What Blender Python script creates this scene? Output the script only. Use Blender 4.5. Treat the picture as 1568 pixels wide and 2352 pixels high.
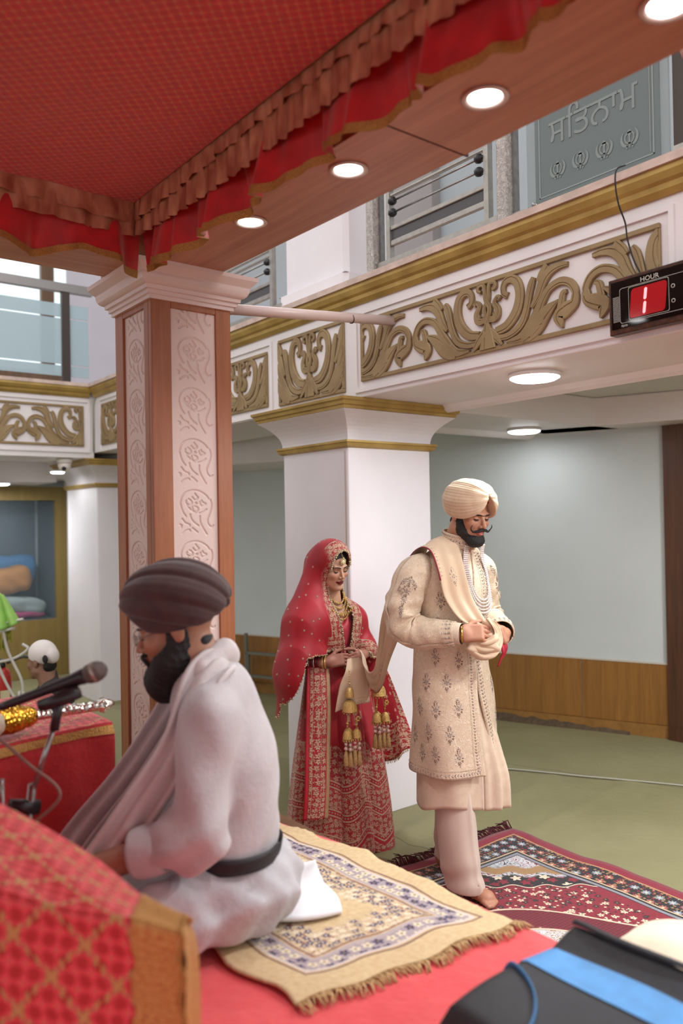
import bpy, bmesh, math, random
import numpy as np
from mathutils import Vector, Matrix, Quaternion
from mathutils.bvhtree import BVHTree

for _o in list(bpy.data.objects):
    bpy.data.objects.remove(_o)
SC = bpy.context.scene
COL = SC.collection
PI = math.pi
random.seed(7)
RNG = np.random.default_rng(7)

# ------------------------------------------------------------------ camera
# World: +X runs across the hall (away, to the right), +Y runs along the platform (away, to the left), Z up, metres.
CAM_F = 1829.0 / 2352.0 * 36.0          # 28 mm lens on a 24 x 36 portrait frame
_a, _p, _r = math.radians(38.1), math.atan(19 / 1829.0), 0.018
_F = Vector((math.sin(_a), math.cos(_a), 0)); _R = Vector((math.cos(_a), -math.sin(_a), 0)); _Z = Vector((0, 0, 1))
_D = _F * math.cos(_p) + _Z * math.sin(_p); _U = -_F * math.sin(_p) + _Z * math.cos(_p)
_Rc = _R * math.cos(_r) - _U * math.sin(_r); _Uc = _R * math.sin(_r) + _U * math.cos(_r)
cam = bpy.data.cameras.new('camera')
cam.sensor_fit = 'VERTICAL'; cam.sensor_height = 36.0; cam.sensor_width = 24.0
cam.lens = CAM_F; cam.clip_start = 0.05; cam.clip_end = 100
cam.dof.use_dof = True; cam.dof.focus_distance = 3.75; cam.dof.aperture_fstop = 1.6
camo = bpy.data.objects.new('camera', cam); COL.objects.link(camo)
_m = Matrix((_Rc, _Uc, -_D)).transposed().to_4x4(); _m.translation = (0, 0, 1.747)
camo.matrix_world = _m
SC.camera = camo

# ------------------------------------------------------------------ world, hall fill lights, exposure
W = bpy.data.worlds.new('world'); SC.world = W; W.use_nodes = True
W.node_tree.nodes['Background'].inputs[0].default_value = (1.0, 0.97, 0.97, 1)
W.node_tree.nodes['Background'].inputs[1].default_value = 0.72
SC.view_settings.view_transform = 'Standard'; SC.view_settings.look = 'None'
SC.view_settings.exposure = 0.34; SC.view_settings.gamma = 1.0; SC.view_settings.use_curve_mapping = False

def area_light(name, loc, size, power, color=(1, 1, 1), target=None, sizey=None):
    l = bpy.data.lights.new(name, 'AREA'); l.energy = power; l.color = color
    l.shape = 'RECTANGLE'; l.size = size; l.size_y = sizey or size
    o = bpy.data.objects.new(name, l); COL.objects.link(o); o.location = loc
    if target is not None:
        o.rotation_euler = (Vector(target) - Vector(loc)).to_track_quat('-Z', 'Y').to_euler()
    return o
# unseen fill lights added high over the open hall, on both sides of the canopy
area_light('hall_fill_light', (-3.6, 1.5, 6.2), 3.0, 130, (1, 0.97, 0.96), (0, 2.2, 0), 6.0)
area_light('hall_fill_light', (2.3, -3.8, 5.6), 3.0, 115, (1, 0.97, 0.97), (2.4, 2.0, 1.0), 2.5)
area_light('hall_fill_light', (2.0, 5.6, 6.0), 1.4, 35, (0.97, 0.98, 1), (2.2, 5.4, 0), 3.0)
# light paths kept short: a plain matt interior needs few bounces
_cy = SC.cycles
_cy.max_bounces = 4; _cy.diffuse_bounces = 3; _cy.glossy_bounces = 2; _cy.transmission_bounces = 2; _cy.transparent_max_bounces = 6
_cy.caustics_reflective = False; _cy.caustics_refractive = False
_cy.use_adaptive_sampling = True; _cy.adaptive_threshold = 0.08; _cy.adaptive_min_samples = 16; _cy.use_denoising = True

# ------------------------------------------------------------------ materials: a small node language
def lin(c):
    if isinstance(c, str):
        c = c.lstrip('#'); c = tuple(int(c[i:i + 2], 16) / 255 for i in (0, 2, 4))
    return tuple((v / 12.92 if v <= 0.04045 else ((v + 0.055) / 1.055) ** 2.4) for v in c[:3])

class V:
    """a scalar socket in a node tree with arithmetic"""
    def __init__(s, t, sock): s.t = t; s.s = sock
    def _b(s, op, o, rev=False):
        a, b = (o, s) if rev else (s, o)
        return s.t.math(op, a, b)
    def __add__(s, o): return s._b('ADD', o)
    def __radd__(s, o): return s._b('ADD', o, True)
    def __sub__(s, o): return s._b('SUBTRACT', o)
    def __rsub__(s, o): return s._b('SUBTRACT', o, True)
    def __mul__(s, o): return s._b('MULTIPLY', o)
    def __rmul__(s, o): return s._b('MULTIPLY', o, True)
    def __truediv__(s, o): return s._b('DIVIDE', o)
    def __rtruediv__(s, o): return s._b('DIVIDE', o, True)
    def __neg__(s): return s * -1.0
    def lt(s, o): return s._b('LESS_THAN', o)
    def gt(s, o): return s._b('GREATER_THAN', o)
    def min(s, o): return s._b('MINIMUM', o)
    def max(s, o): return s._b('MAXIMUM', o)
    def mod(s, o): return s._b('FLOORED_MODULO', o)
    def pow(s, o): return s._b('POWER', o)
    def abs(s): return s.t.math('ABSOLUTE', s)
    def sin(s): return s.t.math('SINE', s)
    def cos(s): return s.t.math('COSINE', s)
    def sqrt(s): return s.t.math('SQRT', s)
    def floor(s): return s.t.math('FLOOR', s)
    def fract(s): return s.t.math('FRACT', s)
    def ss(s, a, b):      # smoothstep a..b
        n = s.t.n('ShaderNodeMapRange'); n.interpolation_type = 'SMOOTHSTEP'; n.clamp = True
        s.t.put(n.inputs['Value'], s); n.inputs['From Min'].default_value = a; n.inputs['From Max'].default_value = b
        return V(s.t, n.outputs['Result'])
    def lin(s, a, b, c=0.0, d=1.0):
        n = s.t.n('ShaderNodeMapRange'); n.clamp = True
        s.t.put(n.inputs['Value'], s)
        for k, v in (('From Min', a), ('From Max', b), ('To Min', c), ('To Max', d)): n.inputs[k].default_value = v
        return V(s.t, n.outputs['Result'])

class Mat:
    def __init__(s, name):
        s.m = bpy.data.materials.new(name); s.m.use_nodes = True
        s.nt = s.m.node_tree; s.bsdf = s.nt.nodes['Principled BSDF']; s._c = {}
    def n(s, t): return s.nt.nodes.new(t)
    def put(s, sock, v):
        if isinstance(v, V): s.nt.links.new(v.s, sock)
        elif hasattr(v, 'is_output'): s.nt.links.new(v, sock)
        elif isinstance(v, (tuple, list)):
            sock.default_value = tuple(v) + ((1.0,) if len(v) == 3 and len(sock.default_value) == 4 else ())
        else: sock.default_value = v
    def math(s, op, a, b=None):
        n = s.n('ShaderNodeMath'); n.operation = op; s.put(n.inputs[0], a)
        if b is not None: s.put(n.inputs[1], b)
        return V(s, n.outputs[0])
    def coord(s, kind='Object'):
        if kind not in s._c:
            n = s.n('ShaderNodeTexCoord'); s._c[kind] = n.outputs[kind]
        return s._c[kind]
    def xyz(s, kind='Object'):
        n = s.n('ShaderNodeSeparateXYZ'); s.nt.links.new(s.coord(kind), n.inputs[0])
        return tuple(V(s, n.outputs[i]) for i in range(3))
    def uv(s): return s.xyz('UV')[:2]
    def vec(s, x, y, z=0.0):
        n = s.n('ShaderNodeCombineXYZ')
        for i, v in enumerate((x, y, z)): s.put(n.inputs[i], v)
        return n.outputs[0]
    def noise(s, vec, scale, detail=2.0, rough=0.5, dist=0.0):
        n = s.n('ShaderNodeTexNoise'); s.put(n.inputs['Vector'], vec)
        n.inputs['Scale'].default_value = scale; n.inputs['Detail'].default_value = detail
        n.inputs['Roughness'].default_value = rough; n.inputs['Distortion'].default_value = dist
        return V(s, n.outputs['Fac'])
    def vor(s, vec, scale, feature='F1', rnd=1.0):
        n = s.n('ShaderNodeTexVoronoi'); s.put(n.inputs['Vector'], vec); n.feature = feature
        n.inputs['Scale'].default_value = scale; n.inputs['Randomness'].default_value = rnd
        return V(s, n.outputs['Distance']), n
    def rnd(s, vec):
        n = s.n('ShaderNodeTexWhiteNoise'); s.put(n.inputs['Vector'], vec); return V(s, n.outputs['Value'])
    def mix(s, f, a, b):
        n = s.n('ShaderNodeMix'); n.data_type = 'RGBA'
        s.put(n.inputs[0], f)
        for i, c in ((6, a), (7, b)):
            if isinstance(c, str): c = lin(c)
            s.put(n.inputs[i], c)
        return n.outputs[2]
    def done(s, color=None, rough=0.6, metal=0.0, bump=None, bump_d=0.002, bump_s=1.0, **kw):
        if color is not None:
            s.put(s.bsdf.inputs['Base Color'], lin(color) if isinstance(color, str) else color)
        s.put(s.bsdf.inputs['Roughness'], rough); s.put(s.bsdf.inputs['Metallic'], metal)
        if bump is not None:
            b = s.n('ShaderNodeBump'); s.put(b.inputs['Height'], bump)
            b.inputs['Distance'].default_value = bump_d; b.inputs['Strength'].default_value = bump_s
            s.nt.links.new(b.outputs[0], s.bsdf.inputs['Normal'])
        for k, v in kw.items():
            s.put(s.bsdf.inputs[k.replace('_', ' ')], v)
        return s.m

_MC = {}
def simple(name, color, rough=0.6, metal=0.0, var=0.0, scale=8.0, bump=0.0, bscale=200.0, **kw):
    if name in _MC: return _MC[name]
    M = Mat(name); c = lin(color)
    if var > 0:
        f = M.noise(M.coord(), scale, 3)
        c = M.mix(f.lin(0.3, 0.7), tuple(v * (1 - var) for v in c), tuple(min(1, v * (1 + var)) for v in c))
    b = M.noise(M.coord(), bscale, 2) if bump > 0 else None
    _MC[name] = M.done(c, rough, metal, b, bump, **kw)
    return _MC[name]

def emit(name, color, strength):
    M = Mat(name); M.done((0.8, 0.8, 0.8), 0.5)
    M.put(M.bsdf.inputs['Emission Color'], lin(color)); M.bsdf.inputs['Emission Strength'].default_value = strength
    return M.m

# ------------------------------------------------------------------ mesh building
class MB:
    """collects faces for one mesh object"""
    def __init__(s): s.v = []; s.f = []; s.mi = []; s.uv = []; s.hasuv = False; s.sm = []
    def add(s, vs, fs, mi=0, uvs=None, smooth=False):
        b = len(s.v); s.v.extend([tuple(map(float, v)) for v in vs])
        for f in fs:
            s.f.append(tuple(b + i for i in f)); s.mi.append(mi); s.sm.append(smooth)
            if uvs is not None: s.uv.append([uvs[i] for i in f]); s.hasuv = True
            else: s.uv.append([(0, 0)] * len(f))
        return s
    def box(s, lo, hi, mi=0, R=None, c=None):
        (x0, y0, z0), (x1, y1, z1) = lo, hi
        v = [(x0, y0, z0), (x1, y0, z0), (x1, y1, z0), (x0, y1, z0), (x0, y0, z1), (x1, y0, z1), (x1, y1, z1), (x0, y1, z1)]
        if R is not None:
            c = Vector(c or ((x0 + x1) / 2, (y0 + y1) / 2, (z0 + z1) / 2)); v = [tuple(c + R @ (Vector(p) - c)) for p in v]
        return s.add(v, [(0, 3, 2, 1), (4, 5, 6, 7), (0, 1, 5, 4), (1, 2, 6, 5), (2, 3, 7, 6), (3, 0, 4, 7)], mi)
    def cbox(s, c, size, mi=0, R=None):
        return s.box([c[i] - size[i] / 2 for i in range(3)], [c[i] + size[i] / 2 for i in range(3)], mi, R, c)
    def tube(s, pts, r, n=8, mi=0, caps=True, smooth=True, flat=None):
        """round tube through points; r a number or a list; flat scales the binormal radius"""
        pts = [Vector(p) for p in pts]; m = len(pts)
        rs = r if isinstance(r, (list, tuple, np.ndarray)) else [r] * m
        T = [(pts[min(i + 1, m - 1)] - pts[max(i - 1, 0)]).normalized() for i in range(m)]
        up = Vector((0, 0, 1)) if abs(T[0].z) < 0.9 else Vector((1, 0, 0))
        nrm = (up - T[0] * up.dot(T[0])).normalized(); vs = []; uvs = []; acc = 0
        for i in range(m):
            nrm = (nrm - T[i] * nrm.dot(T[i])).normalized(); bn = T[i].cross(nrm)
            if i: acc += (pts[i] - pts[i - 1]).length
            for k in range(n):
                a = 2 * PI * k / n
                vs.append(pts[i] + nrm * (math.cos(a) * rs[i] * (flat or 1)) + bn * (math.sin(a) * rs[i])); uvs.append((k / n, acc))
        fs = [(i * n + k, i * n + (k + 1) % n, (i + 1) * n + (k + 1) % n, (i + 1) * n + k) for i in range(m - 1) for k in range(n)]
        if caps: fs += [tuple(range(n))[::-1], tuple((m - 1) * n + k for k in range(n))]
        return s.add(vs, fs, mi, uvs, smooth)
    def lathe(s, prof, c=(0, 0, 0), n=24, mi=0, smooth=True, R=None, caps=True):
        """prof = [(r, z)...] turned about z"""
        vs = []; c = Vector(c)
        for (r, z) in prof:
            for k in range(n):
                a = 2 * PI * k / n; p = Vector((r * math.cos(a), r * math.sin(a), z))
                vs.append(c + (R @ p if R is not None else p))
        m = len(prof)
        fs = [(i * n + k, i * n + (k + 1) % n, (i + 1) * n + (k + 1) % n, (i + 1) * n + k) for i in range(m - 1) for k in range(n)]
        if caps: fs += [tuple(range(n))[::-1], tuple((m - 1) * n + k for k in range(n))]
        return s.add(vs, fs, mi, None, smooth)
    def grid(s, fn, nu, nv, mi=0, smooth=True, closed_u=False, uvfn=None):
        """fn(u, v) -> point, u v in 0..1"""
        vs = []; uvs = []
        for j in range(nv + 1):
            for i in range(nu + 1):
                u, v = i / nu, j / nv; vs.append(fn(u, v)); uvs.append(uvfn(u, v) if uvfn else (u, v))
        w = nu + 1
        fs = [(j * w + i, j * w + i + 1, (j + 1) * w + i + 1, (j + 1) * w + i) for j in range(nv) for i in range(nu)]
        return s.add(vs, fs, mi, uvs, smooth)
    def prism(s, poly, h0, h1, ax=2, mi=0, M=None):
        """extruded polygon (2-D list) between h0 and h1 along axis; M maps to world"""
        n = len(poly); vs = []
        for h in (h0, h1):
            for p in poly:
                q = [0, 0, 0]; k = [i for i in range(3) if i != ax]; q[k[0]], q[k[1]], q[ax] = p[0], p[1], h
                vs.append(M @ Vector(q) if M is not None else q)
        fs = [tuple(range(n))[::-1], tuple(range(n, 2 * n))] + [(i, (i + 1) % n, n + (i + 1) % n, n + i) for i in range(n)]
        return s.add(vs, fs, mi)
    def ball(s, c, r, n=8, m=6, mi=0, sc=(1, 1, 1)):
        vs = [(c[0], c[1], c[2] - r * sc[2])]
        for j in range(1, m):
            t = -PI / 2 + PI * j / m
            for k in range(n):
                a = 2 * PI * k / n; vs.append((c[0] + r * sc[0] * math.cos(t) * math.cos(a), c[1] + r * sc[1] * math.cos(t) * math.sin(a), c[2] + r * sc[2] * math.sin(t)))
        vs.append((c[0], c[1], c[2] + r * sc[2])); L = len(vs) - 1
        fs = [(0, 1 + (k + 1) % n, 1 + k) for k in range(n)]
        fs += [(1 + j * n + k, 1 + j * n + (k + 1) % n, 1 + (j + 1) * n + (k + 1) % n, 1 + (j + 1) * n + k) for j in range(m - 2) for k in range(n)]
        fs += [(1 + (m - 2) * n + k, 1 + (m - 2) * n + (k + 1) % n, L) for k in range(n)]
        return s.add(vs, fs, mi, None, True)
    def mesh(s, name, mats):
        me = bpy.data.meshes.new(name)
        me.from_pydata(s.v, [], s.f)
        for m in (mats if isinstance(mats, (list, tuple)) else [mats]): me.materials.append(m)
        me.polygons.foreach_set('material_index', s.mi); me.polygons.foreach_set('use_smooth', s.sm)
        if s.hasuv:
            l = me.uv_layers.new(name='UVMap')
            l.data.foreach_set('uv', np.array([c for f in s.uv for c in f], dtype=np.float32).ravel())
        me.update(); return me
    def build(s, name, mats, parent=None, *a, **kw): return link(name, s.mesh(name, mats), parent, *a, **kw)

def link(name, data, parent=None, label=None, cat=None, group=None, kind=None, loc=None, rotz=None, mw=None):
    o = bpy.data.objects.new(name, data); COL.objects.link(o)
    if parent is not None: o.parent = parent
    if loc is not None: o.location = loc
    if rotz is not None: o.rotation_euler = (0, 0, rotz)
    if mw is not None: o.matrix_local = mw
    for k, v in (('label', label), ('category', cat), ('group', group), ('kind', kind)):
        if v: o[k] = v
    return o
def empty(name, label=None, cat=None, loc=(0, 0, 0), rotz=0.0, group=None, kind=None):
    o = link(name, None, None, label, cat, group, kind, loc, rotz); o.empty_display_size = 0.1; return o
def npmesh(name, verts, faces, mats, smooth=True):
    me = bpy.data.meshes.new(name)
    verts = np.asarray(verts, dtype=np.float32); faces = np.asarray(faces, dtype=np.int32)
    me.vertices.add(len(verts)); me.vertices.foreach_set('co', verts.ravel())
    k = faces.shape[1]; me.loops.add(faces.size); me.loops.foreach_set('vertex_index', faces.ravel())
    me.polygons.add(len(faces)); me.polygons.foreach_set('loop_start', np.arange(0, faces.size, k, dtype=np.int32))
    me.polygons.foreach_set('loop_total', np.full(len(faces), k, dtype=np.int32))
    me.update(calc_edges=True); me.validate()
    for m in (mats if isinstance(mats, (list, tuple)) else [mats]): me.materials.append(m)
    if smooth: me.polygons.foreach_set('use_smooth', np.ones(len(me.polygons), dtype=bool))
    return me
def bevel(o, w=0.005, seg=2, ang=35):
    m = o.modifiers.new('bevel', 'BEVEL'); m.width = w; m.segments = seg; m.limit_method = 'ANGLE'; m.angle_limit = math.radians(ang); return o
def spline(pts, n=8):
    """Catmull-Rom through points, n samples per span"""
    P = [np.array(p, float) for p in pts]; P = [2 * P[0] - P[1]] + P + [2 * P[-1] - P[-2]]; out = []
    for i in range(1, len(P) - 2):
        for k in range(n):
            t = k / n; a, b, c, d = P[i - 1], P[i], P[i + 1], P[i + 2]
            out.append(0.5 * ((2 * b) + (-a + c) * t + (2 * a - 5 * b + 4 * c - d) * t * t + (-a + 3 * b - 3 * c + d) * t ** 3))
    out.append(P[-2]); return out
def lerp(a, b, t): return a + (b - a) * t
def sst(a, b, x):
    t = np.clip((x - a) / (b - a), 0, 1); return t * t * (3 - 2 * t)

# ------------------------------------------------------------------ distance-field modelling (numpy surface nets)
def ell(p, c, r, R=None):
    q = p - np.array(c, np.float32)
    if R is not None: q = q @ np.array(R, np.float32)
    r = np.array(r, np.float32); k0 = np.linalg.norm(q / r, axis=-1); k1 = np.linalg.norm(q / (r * r), axis=-1)
    return k0 * (k0 - 1.0) / np.maximum(k1, 1e-6)
def cap(p, a, b, ra, rb=None):
    rb = ra if rb is None else rb
    a = np.array(a, np.float32); b = np.array(b, np.float32); ab = b - a
    t = np.clip(((p - a) @ ab) / (ab @ ab), 0, 1)
    return np.linalg.norm(p - a - t[..., None] * ab, axis=-1) - (ra + (rb - ra) * t)
def ecap(p, a, b, ra, rb, wide, sq):
    """tapered capsule with an elliptical section: 'wide' axis keeps the radius, the third axis is scaled by sq"""
    a = np.array(a, np.float32); b = np.array(b, np.float32); ab = b - a; L = np.linalg.norm(ab); d = ab / L
    w = np.array(wide, np.float32); w = w - d * (w @ d); w /= np.linalg.norm(w); n = np.cross(d, w)
    q = p - a; x = q @ w; y = (q @ n) / sq; z = q @ d; t = np.clip(z / L, 0, 1); zz = z - t * L
    return (np.sqrt(x * x + y * y + zz * zz) - (ra + (rb - ra) * t)) * min(1.0, sq)
def rbox(p, c, b, r, R=None):
    q = p - np.array(c, np.float32)
    if R is not None: q = q @ np.array(R, np.float32)
    q = np.abs(q) - np.array(b, np.float32) + r
    return np.linalg.norm(np.maximum(q, 0), axis=-1) + np.minimum(q.max(-1), 0) - r
def smin(a, b, k):
    h = np.clip(0.5 + 0.5 * (b - a) / k, 0, 1); return b + (a - b) * h - k * h * (1 - h)
def smax(a, b, k): return -smin(-a, -b, k)
def U(k, *ds):
    d = ds[0]
    for e in ds[1:]: d = smin(d, e, k)
    return d
def sdf_mesh(fn, lo, hi, h, blk=8):
    lo = np.array(lo, float); hi = np.array(hi, float)
    nb = np.maximum(1, np.ceil((hi - lo) / (h * blk)).astype(int)); n = nb * blk + 1
    cen = np.stack(np.meshgrid(*[lo[i] + (np.arange(nb[i]) + 0.5) * blk * h for i in range(3)], indexing='ij'), -1).astype(np.float32)
    dc = fn(cen.reshape(-1, 3)).reshape(nb)
    act = np.argwhere(np.abs(dc) < blk * h * 1.35)
    G = np.ones(n, np.float32) * np.float32(1.0)
    neg = np.argwhere(dc < 0)
    for (i, j, k) in neg: G[i * blk:(i + 1) * blk + 1, j * blk:(j + 1) * blk + 1, k * blk:(k + 1) * blk + 1] = -1.0
    ar = np.arange(blk + 1); loc = np.stack(np.meshgrid(ar, ar, ar, indexing='ij'), -1).reshape(-1, 3)
    for s in range(0, len(act), 400):
        A = act[s:s + 400]; idx = (A[:, None, :] * blk + loc[None]).reshape(-1, 3)
        P = (lo + idx * h).astype(np.float32); d = fn(P)
        G[idx[:, 0], idx[:, 1], idx[:, 2]] = d
    ins = G < 0
    c8 = [ins[a:n[0] - 1 + a, b:n[1] - 1 + b, c:n[2] - 1 + c] for a in (0, 1) for b in (0, 1) for c in (0, 1)]
    sm = sum(x.astype(np.int8) for x in c8); cell = (sm > 0) & (sm < 8)
    ci = np.argwhere(cell); vid = -np.ones(cell.shape, np.int64); vid[cell] = np.arange(len(ci))
    acc = np.zeros((len(ci), 3)); cnt = np.zeros(len(ci))
    corners = [(a, b, c) for a in (0, 1) for b in (0, 1) for c in (0, 1)]
    for x, A in enumerate(corners):
        for B in corners[x + 1:]:
            if sum(abs(A[i] - B[i]) for i in range(3)) != 1: continue
            ga = G[ci[:, 0] + A[0], ci[:, 1] + A[1], ci[:, 2] + A[2]]; gb = G[ci[:, 0] + B[0], ci[:, 1] + B[1], ci[:, 2] + B[2]]
            m = (ga < 0) != (gb < 0); t = np.where(m, ga / np.where(m, ga - gb, 1), 0)
            acc += m[:, None] * (np.array(A) + t[:, None] * (np.array(B) - np.array(A))); cnt += m
    verts = lo + (ci + acc / cnt[:, None]) * h
    faces = []
    for ax in range(3):
        sl0 = [slice(None)] * 3; sl1 = [slice(None)] * 3; sl0[ax] = slice(0, -1); sl1[ax] = slice(1, None)
        a, b = ins[tuple(sl0)], ins[tuple(sl1)]; e = np.argwhere(a != b)
        o1, o2 = (ax + 1) % 3, (ax + 2) % 3
        e = e[(e[:, o1] > 0) & (e[:, o2] > 0) & (e[:, o1] < n[o1] - 1) & (e[:, o2] < n[o2] - 1)]
        q = []
        for (d1, d2) in ((0, 0), (-1, 0), (-1, -1), (0, -1)):
            f = e.copy(); f[:, o1] += d1; f[:, o2] += d2; q.append(vid[f[:, 0], f[:, 1], f[:, 2]])
        q = np.stack(q, 1); flip = ins[e[:, 0], e[:, 1], e[:, 2]]
        q = np.where(flip[:, None], q, q[:, ::-1]); q = q[(q >= 0).all(1)]; faces.append(q)
    return verts, np.concatenate(faces)
def relax(v, f, it=2, k=0.5):
    """light Laplacian smoothing"""
    e = np.concatenate([f[:, [0, 1]], f[:, [1, 2]], f[:, [2, 3]], f[:, [3, 0]]]); e = np.concatenate([e, e[:, ::-1]])
    cnt = np.bincount(e[:, 0], minlength=len(v))[:, None]
    for _ in range(it):
        a = np.stack([np.bincount(e[:, 0], weights=v[e[:, 1], i], minlength=len(v)) for i in range(3)], 1)
        v = v + k * (a / np.maximum(cnt, 1) - v)
    return v

# ------------------------------------------------------------------ setting materials
def wood(name, dark, light, axis, scale=1.0, rough=0.42):
    M = Mat(name); x, y, z = M.xyz()
    s = [9.0, 9.0, 9.0]; s['xyz'.index(axis)] = 0.45
    v = M.vec(x * (s[0] * scale), y * (s[1] * scale), z * (s[2] * scale))
    a = M.noise(v, 2.2, 6, 0.6, 0.6); b = M.noise(v, 9.0, 3, 0.6); c = M.noise(v, 0.5, 2)
    f = (a * 0.6 + b * 0.25 + c * 0.3).lin(0.38, 0.76)
    return M.done(M.mix(f, lin(dark), lin(light)), rough, 0.0, b, 0.0006)
def paint(name, color, rough=0.45, var=0.04):
    M = Mat(name); c = lin(color); f = M.noise(M.coord(), 1.7, 4).lin(0.35, 0.7); g = M.noise(M.coord(), 35, 3)
    return M.done(M.mix(f, tuple(v * (1 - var * 2) for v in c), c), rough, 0.0, g, 0.0008)
WHITE = paint('white_wall_paint', '#ece6e6'); CREAM = paint('column_paint', '#ebe6ea', 0.38)
PINKW = paint('pillar_cap_paint', '#e2ccc6', 0.25)
CEILP = paint('ceiling_paint', '#dde0da'); SCREENW = paint('wall_paint_pale', '#cfd6d6', 0.6)
def gold_paint(name, a, b, rough=0.38, metal=0.35):
    M = Mat(name); f = M.noise(M.coord(), 6, 4).lin(0.35, 0.7)
    return M.done(M.mix(f, lin(a), lin(b)), rough, metal, M.noise(M.coord(), 60, 2), 0.001)
GOLD = gold_paint('gold_paint', '#a68748', '#c2a45c'); GOLDM = gold_paint('frieze_gold_paint', '#8c7450', '#a08862', 0.5, 0.15)
BWOOD = wood('beam_veneer', '#a06850', '#c48e70', 'y', 1.6); BWOODX = wood('beam_veneer_cross', '#a06850', '#c48e70', 'x', 1.6)
PWOOD = wood('pillar_veneer', '#8a4d2c', '#aa6a44', 'z', 1.7, 0.34)
WAINS = wood('wainscot_veneer', '#7a5224', '#a47438', 'z', 1.2, 0.4); DARKW = wood('dark_veneer', '#3c2418', '#6b4630', 'z', 1.6, 0.4)
STEEL = simple('brushed_steel', '#8d8b88', 0.3, 0.85, 0.15, 30); ALU = simple('dull_aluminium', '#a9a59e', 0.35, 0.7, 0.12, 25)
BLACKP = simple('black_plastic', '#18181b', 0.4)
def frosted(name, color, alpha=0.8, rough=0.5):
    M = Mat(name); return M.done(lin(color), rough, 0.0, **{'Alpha': alpha, 'Specular_IOR_Level': 0.5})

# ------------------------------------------------------------------ floor
def floor_mat():
    M = Mat('olive_floor_cloth'); x, y, z = M.xyz()
    n = M.noise(M.coord(), 0.9, 4, 0.6); m = M.noise(M.vec(x * 1.2 + y * 0.8, y * 0.9 - x * 0.6, z), 7, 4, 0.65, 0.5)
    c = M.mix(n.lin(0.3, 0.7), lin('#7f7a55'), lin('#8f8a66'))
    # sewn seams between the cloth widths, along the hall
    d = ((x * 0.93 + y * 0.37) * 0.62 + 0.1 + n * 0.012).fract() - 0.5
    seam = 1.0 - d.abs().ss(0.0, 0.006)
    c = M.mix(seam * 0.6, c, lin('#4c4c34'))
    return M.done(c, 0.75, 0.0, m * 0.8 + n, 0.02, 0.6)
def floor_pt(u, v):
    x, y = -7 + 15 * u, -5 + 21 * v
    h = 0.004 * math.sin(7 * x + 3 * y) * math.sin(5 * y - 2 * x)
    # rucks of cloth pulled toward the column foot
    for (cx, cy, ang, amp, wd, ln) in ((2.45, 3.0, 0.5, 0.016, 0.05, 0.7), (2.9, 3.25, 0.3, 0.020, 0.06, 0.6), (2.55, 3.35, 0.75, 0.014, 0.04, 0.6), (3.5, 3.2, 0.2, 0.012, 0.06, 0.9), (3.9, 2.9, 0.1, 0.008, 0.05, 1.0)):
        dx, dy = x - cx, y - cy; a = dx * math.cos(ang) + dy * math.sin(ang); b = -dx * math.sin(ang) + dy * math.cos(ang)
        h += amp * math.exp(-(b / wd) ** 2 - (a / ln) ** 2)
    return (x, y, h)
fl = MB(); fl.grid(lambda u, v: (-7 + 15 * u, -5 + 21 * v, -0.02), 2, 2, 0, False)
def floor_fine(u, v):
    x, y = 1.6 + 4.6 * u, 1.2 + 4.2 * v
    p = floor_pt((x + 7) / 15, (y + 5) / 21); e = min(u, 1 - u, v, 1 - v); return (x, y, p[2] * min(1, e * 12) + 0.0005)
fl2 = MB(); fl2.grid(floor_fine, 150, 150)
FLM = floor_mat()
fl3 = MB(); fl3.grid(lambda u, v: (-7 + 15 * u, -5 + 21 * v, -0.003), 4, 4, 0, False)
floor = fl3.build('floor', FLM, kind='structure', label='olive green cloth laid over the hall floor', cat='floor')
fl2.build('rucked_cloth', FLM, floor)

# ------------------------------------------------------------------ back wall: pale paint, veneer wainscot, skirting
WA = Vector((5.293, 4.679, 0)); WD = Vector((0.569, -1.428, 0)).normalized(); WN = Vector((WD.y, -WD.x, 0))
if WN.x > 0: WN = -WN
def wl(s, z, o=0.0): p = WA + WD * s + WN * o; return (p.x, p.y, z)
def wall_slab(mb, s0, s1, z0, z1, o0, o1, mi=0):
    v = [wl(s0, z0, o0), wl(s1, z0, o0), wl(s1, z0, o1), wl(s0, z0, o1), wl(s0, z1, o0), wl(s1, z1, o0), wl(s1, z1, o1), wl(s0, z1, o1)]
    return mb.add(v, [(0, 3, 2, 1), (4, 5, 6, 7), (0, 1, 5, 4), (1, 2, 6, 5), (2, 3, 7, 6), (3, 0, 4, 7)], mi)
wall_back = wall_slab(MB(), -7.5, 1.46, 0.0, 2.72, -0.12, 0.0).build('wall_back', SCREENW, kind='structure', label='pale painted back wall above brown veneer panelling', cat='wall')
s = -7.4
edges = [-7.4, -5.8, -4.3, -3.1, -1.9, -0.75, 0.78, 1.44]
for a, b in zip(edges[:-1], edges[1:]):
    o = wall_slab(MB(), a + 0.003, b - 0.003, 0.1, 0.575, 0.0, 0.012).build('wainscot_panel', WAINS, wall_back); bevel(o, 0.002, 1)
wall_slab(MB(), -7.4, 1.44, 0.575, 0.588, 0.0, 0.016).build('wainscot_cap', simple('pale_edge', '#c9c2b4', 0.5), wall_back)
bb = wall_slab(MB(), -7.4, 1.44, 0.0, 0.098, 0.0, 0.02).build('baseboard_back', wood('skirting_veneer', '#80592a', '#a67a40', 'x', 1.0), kind='structure', label='veneer skirting board along the back wall', cat='baseboard')
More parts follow.
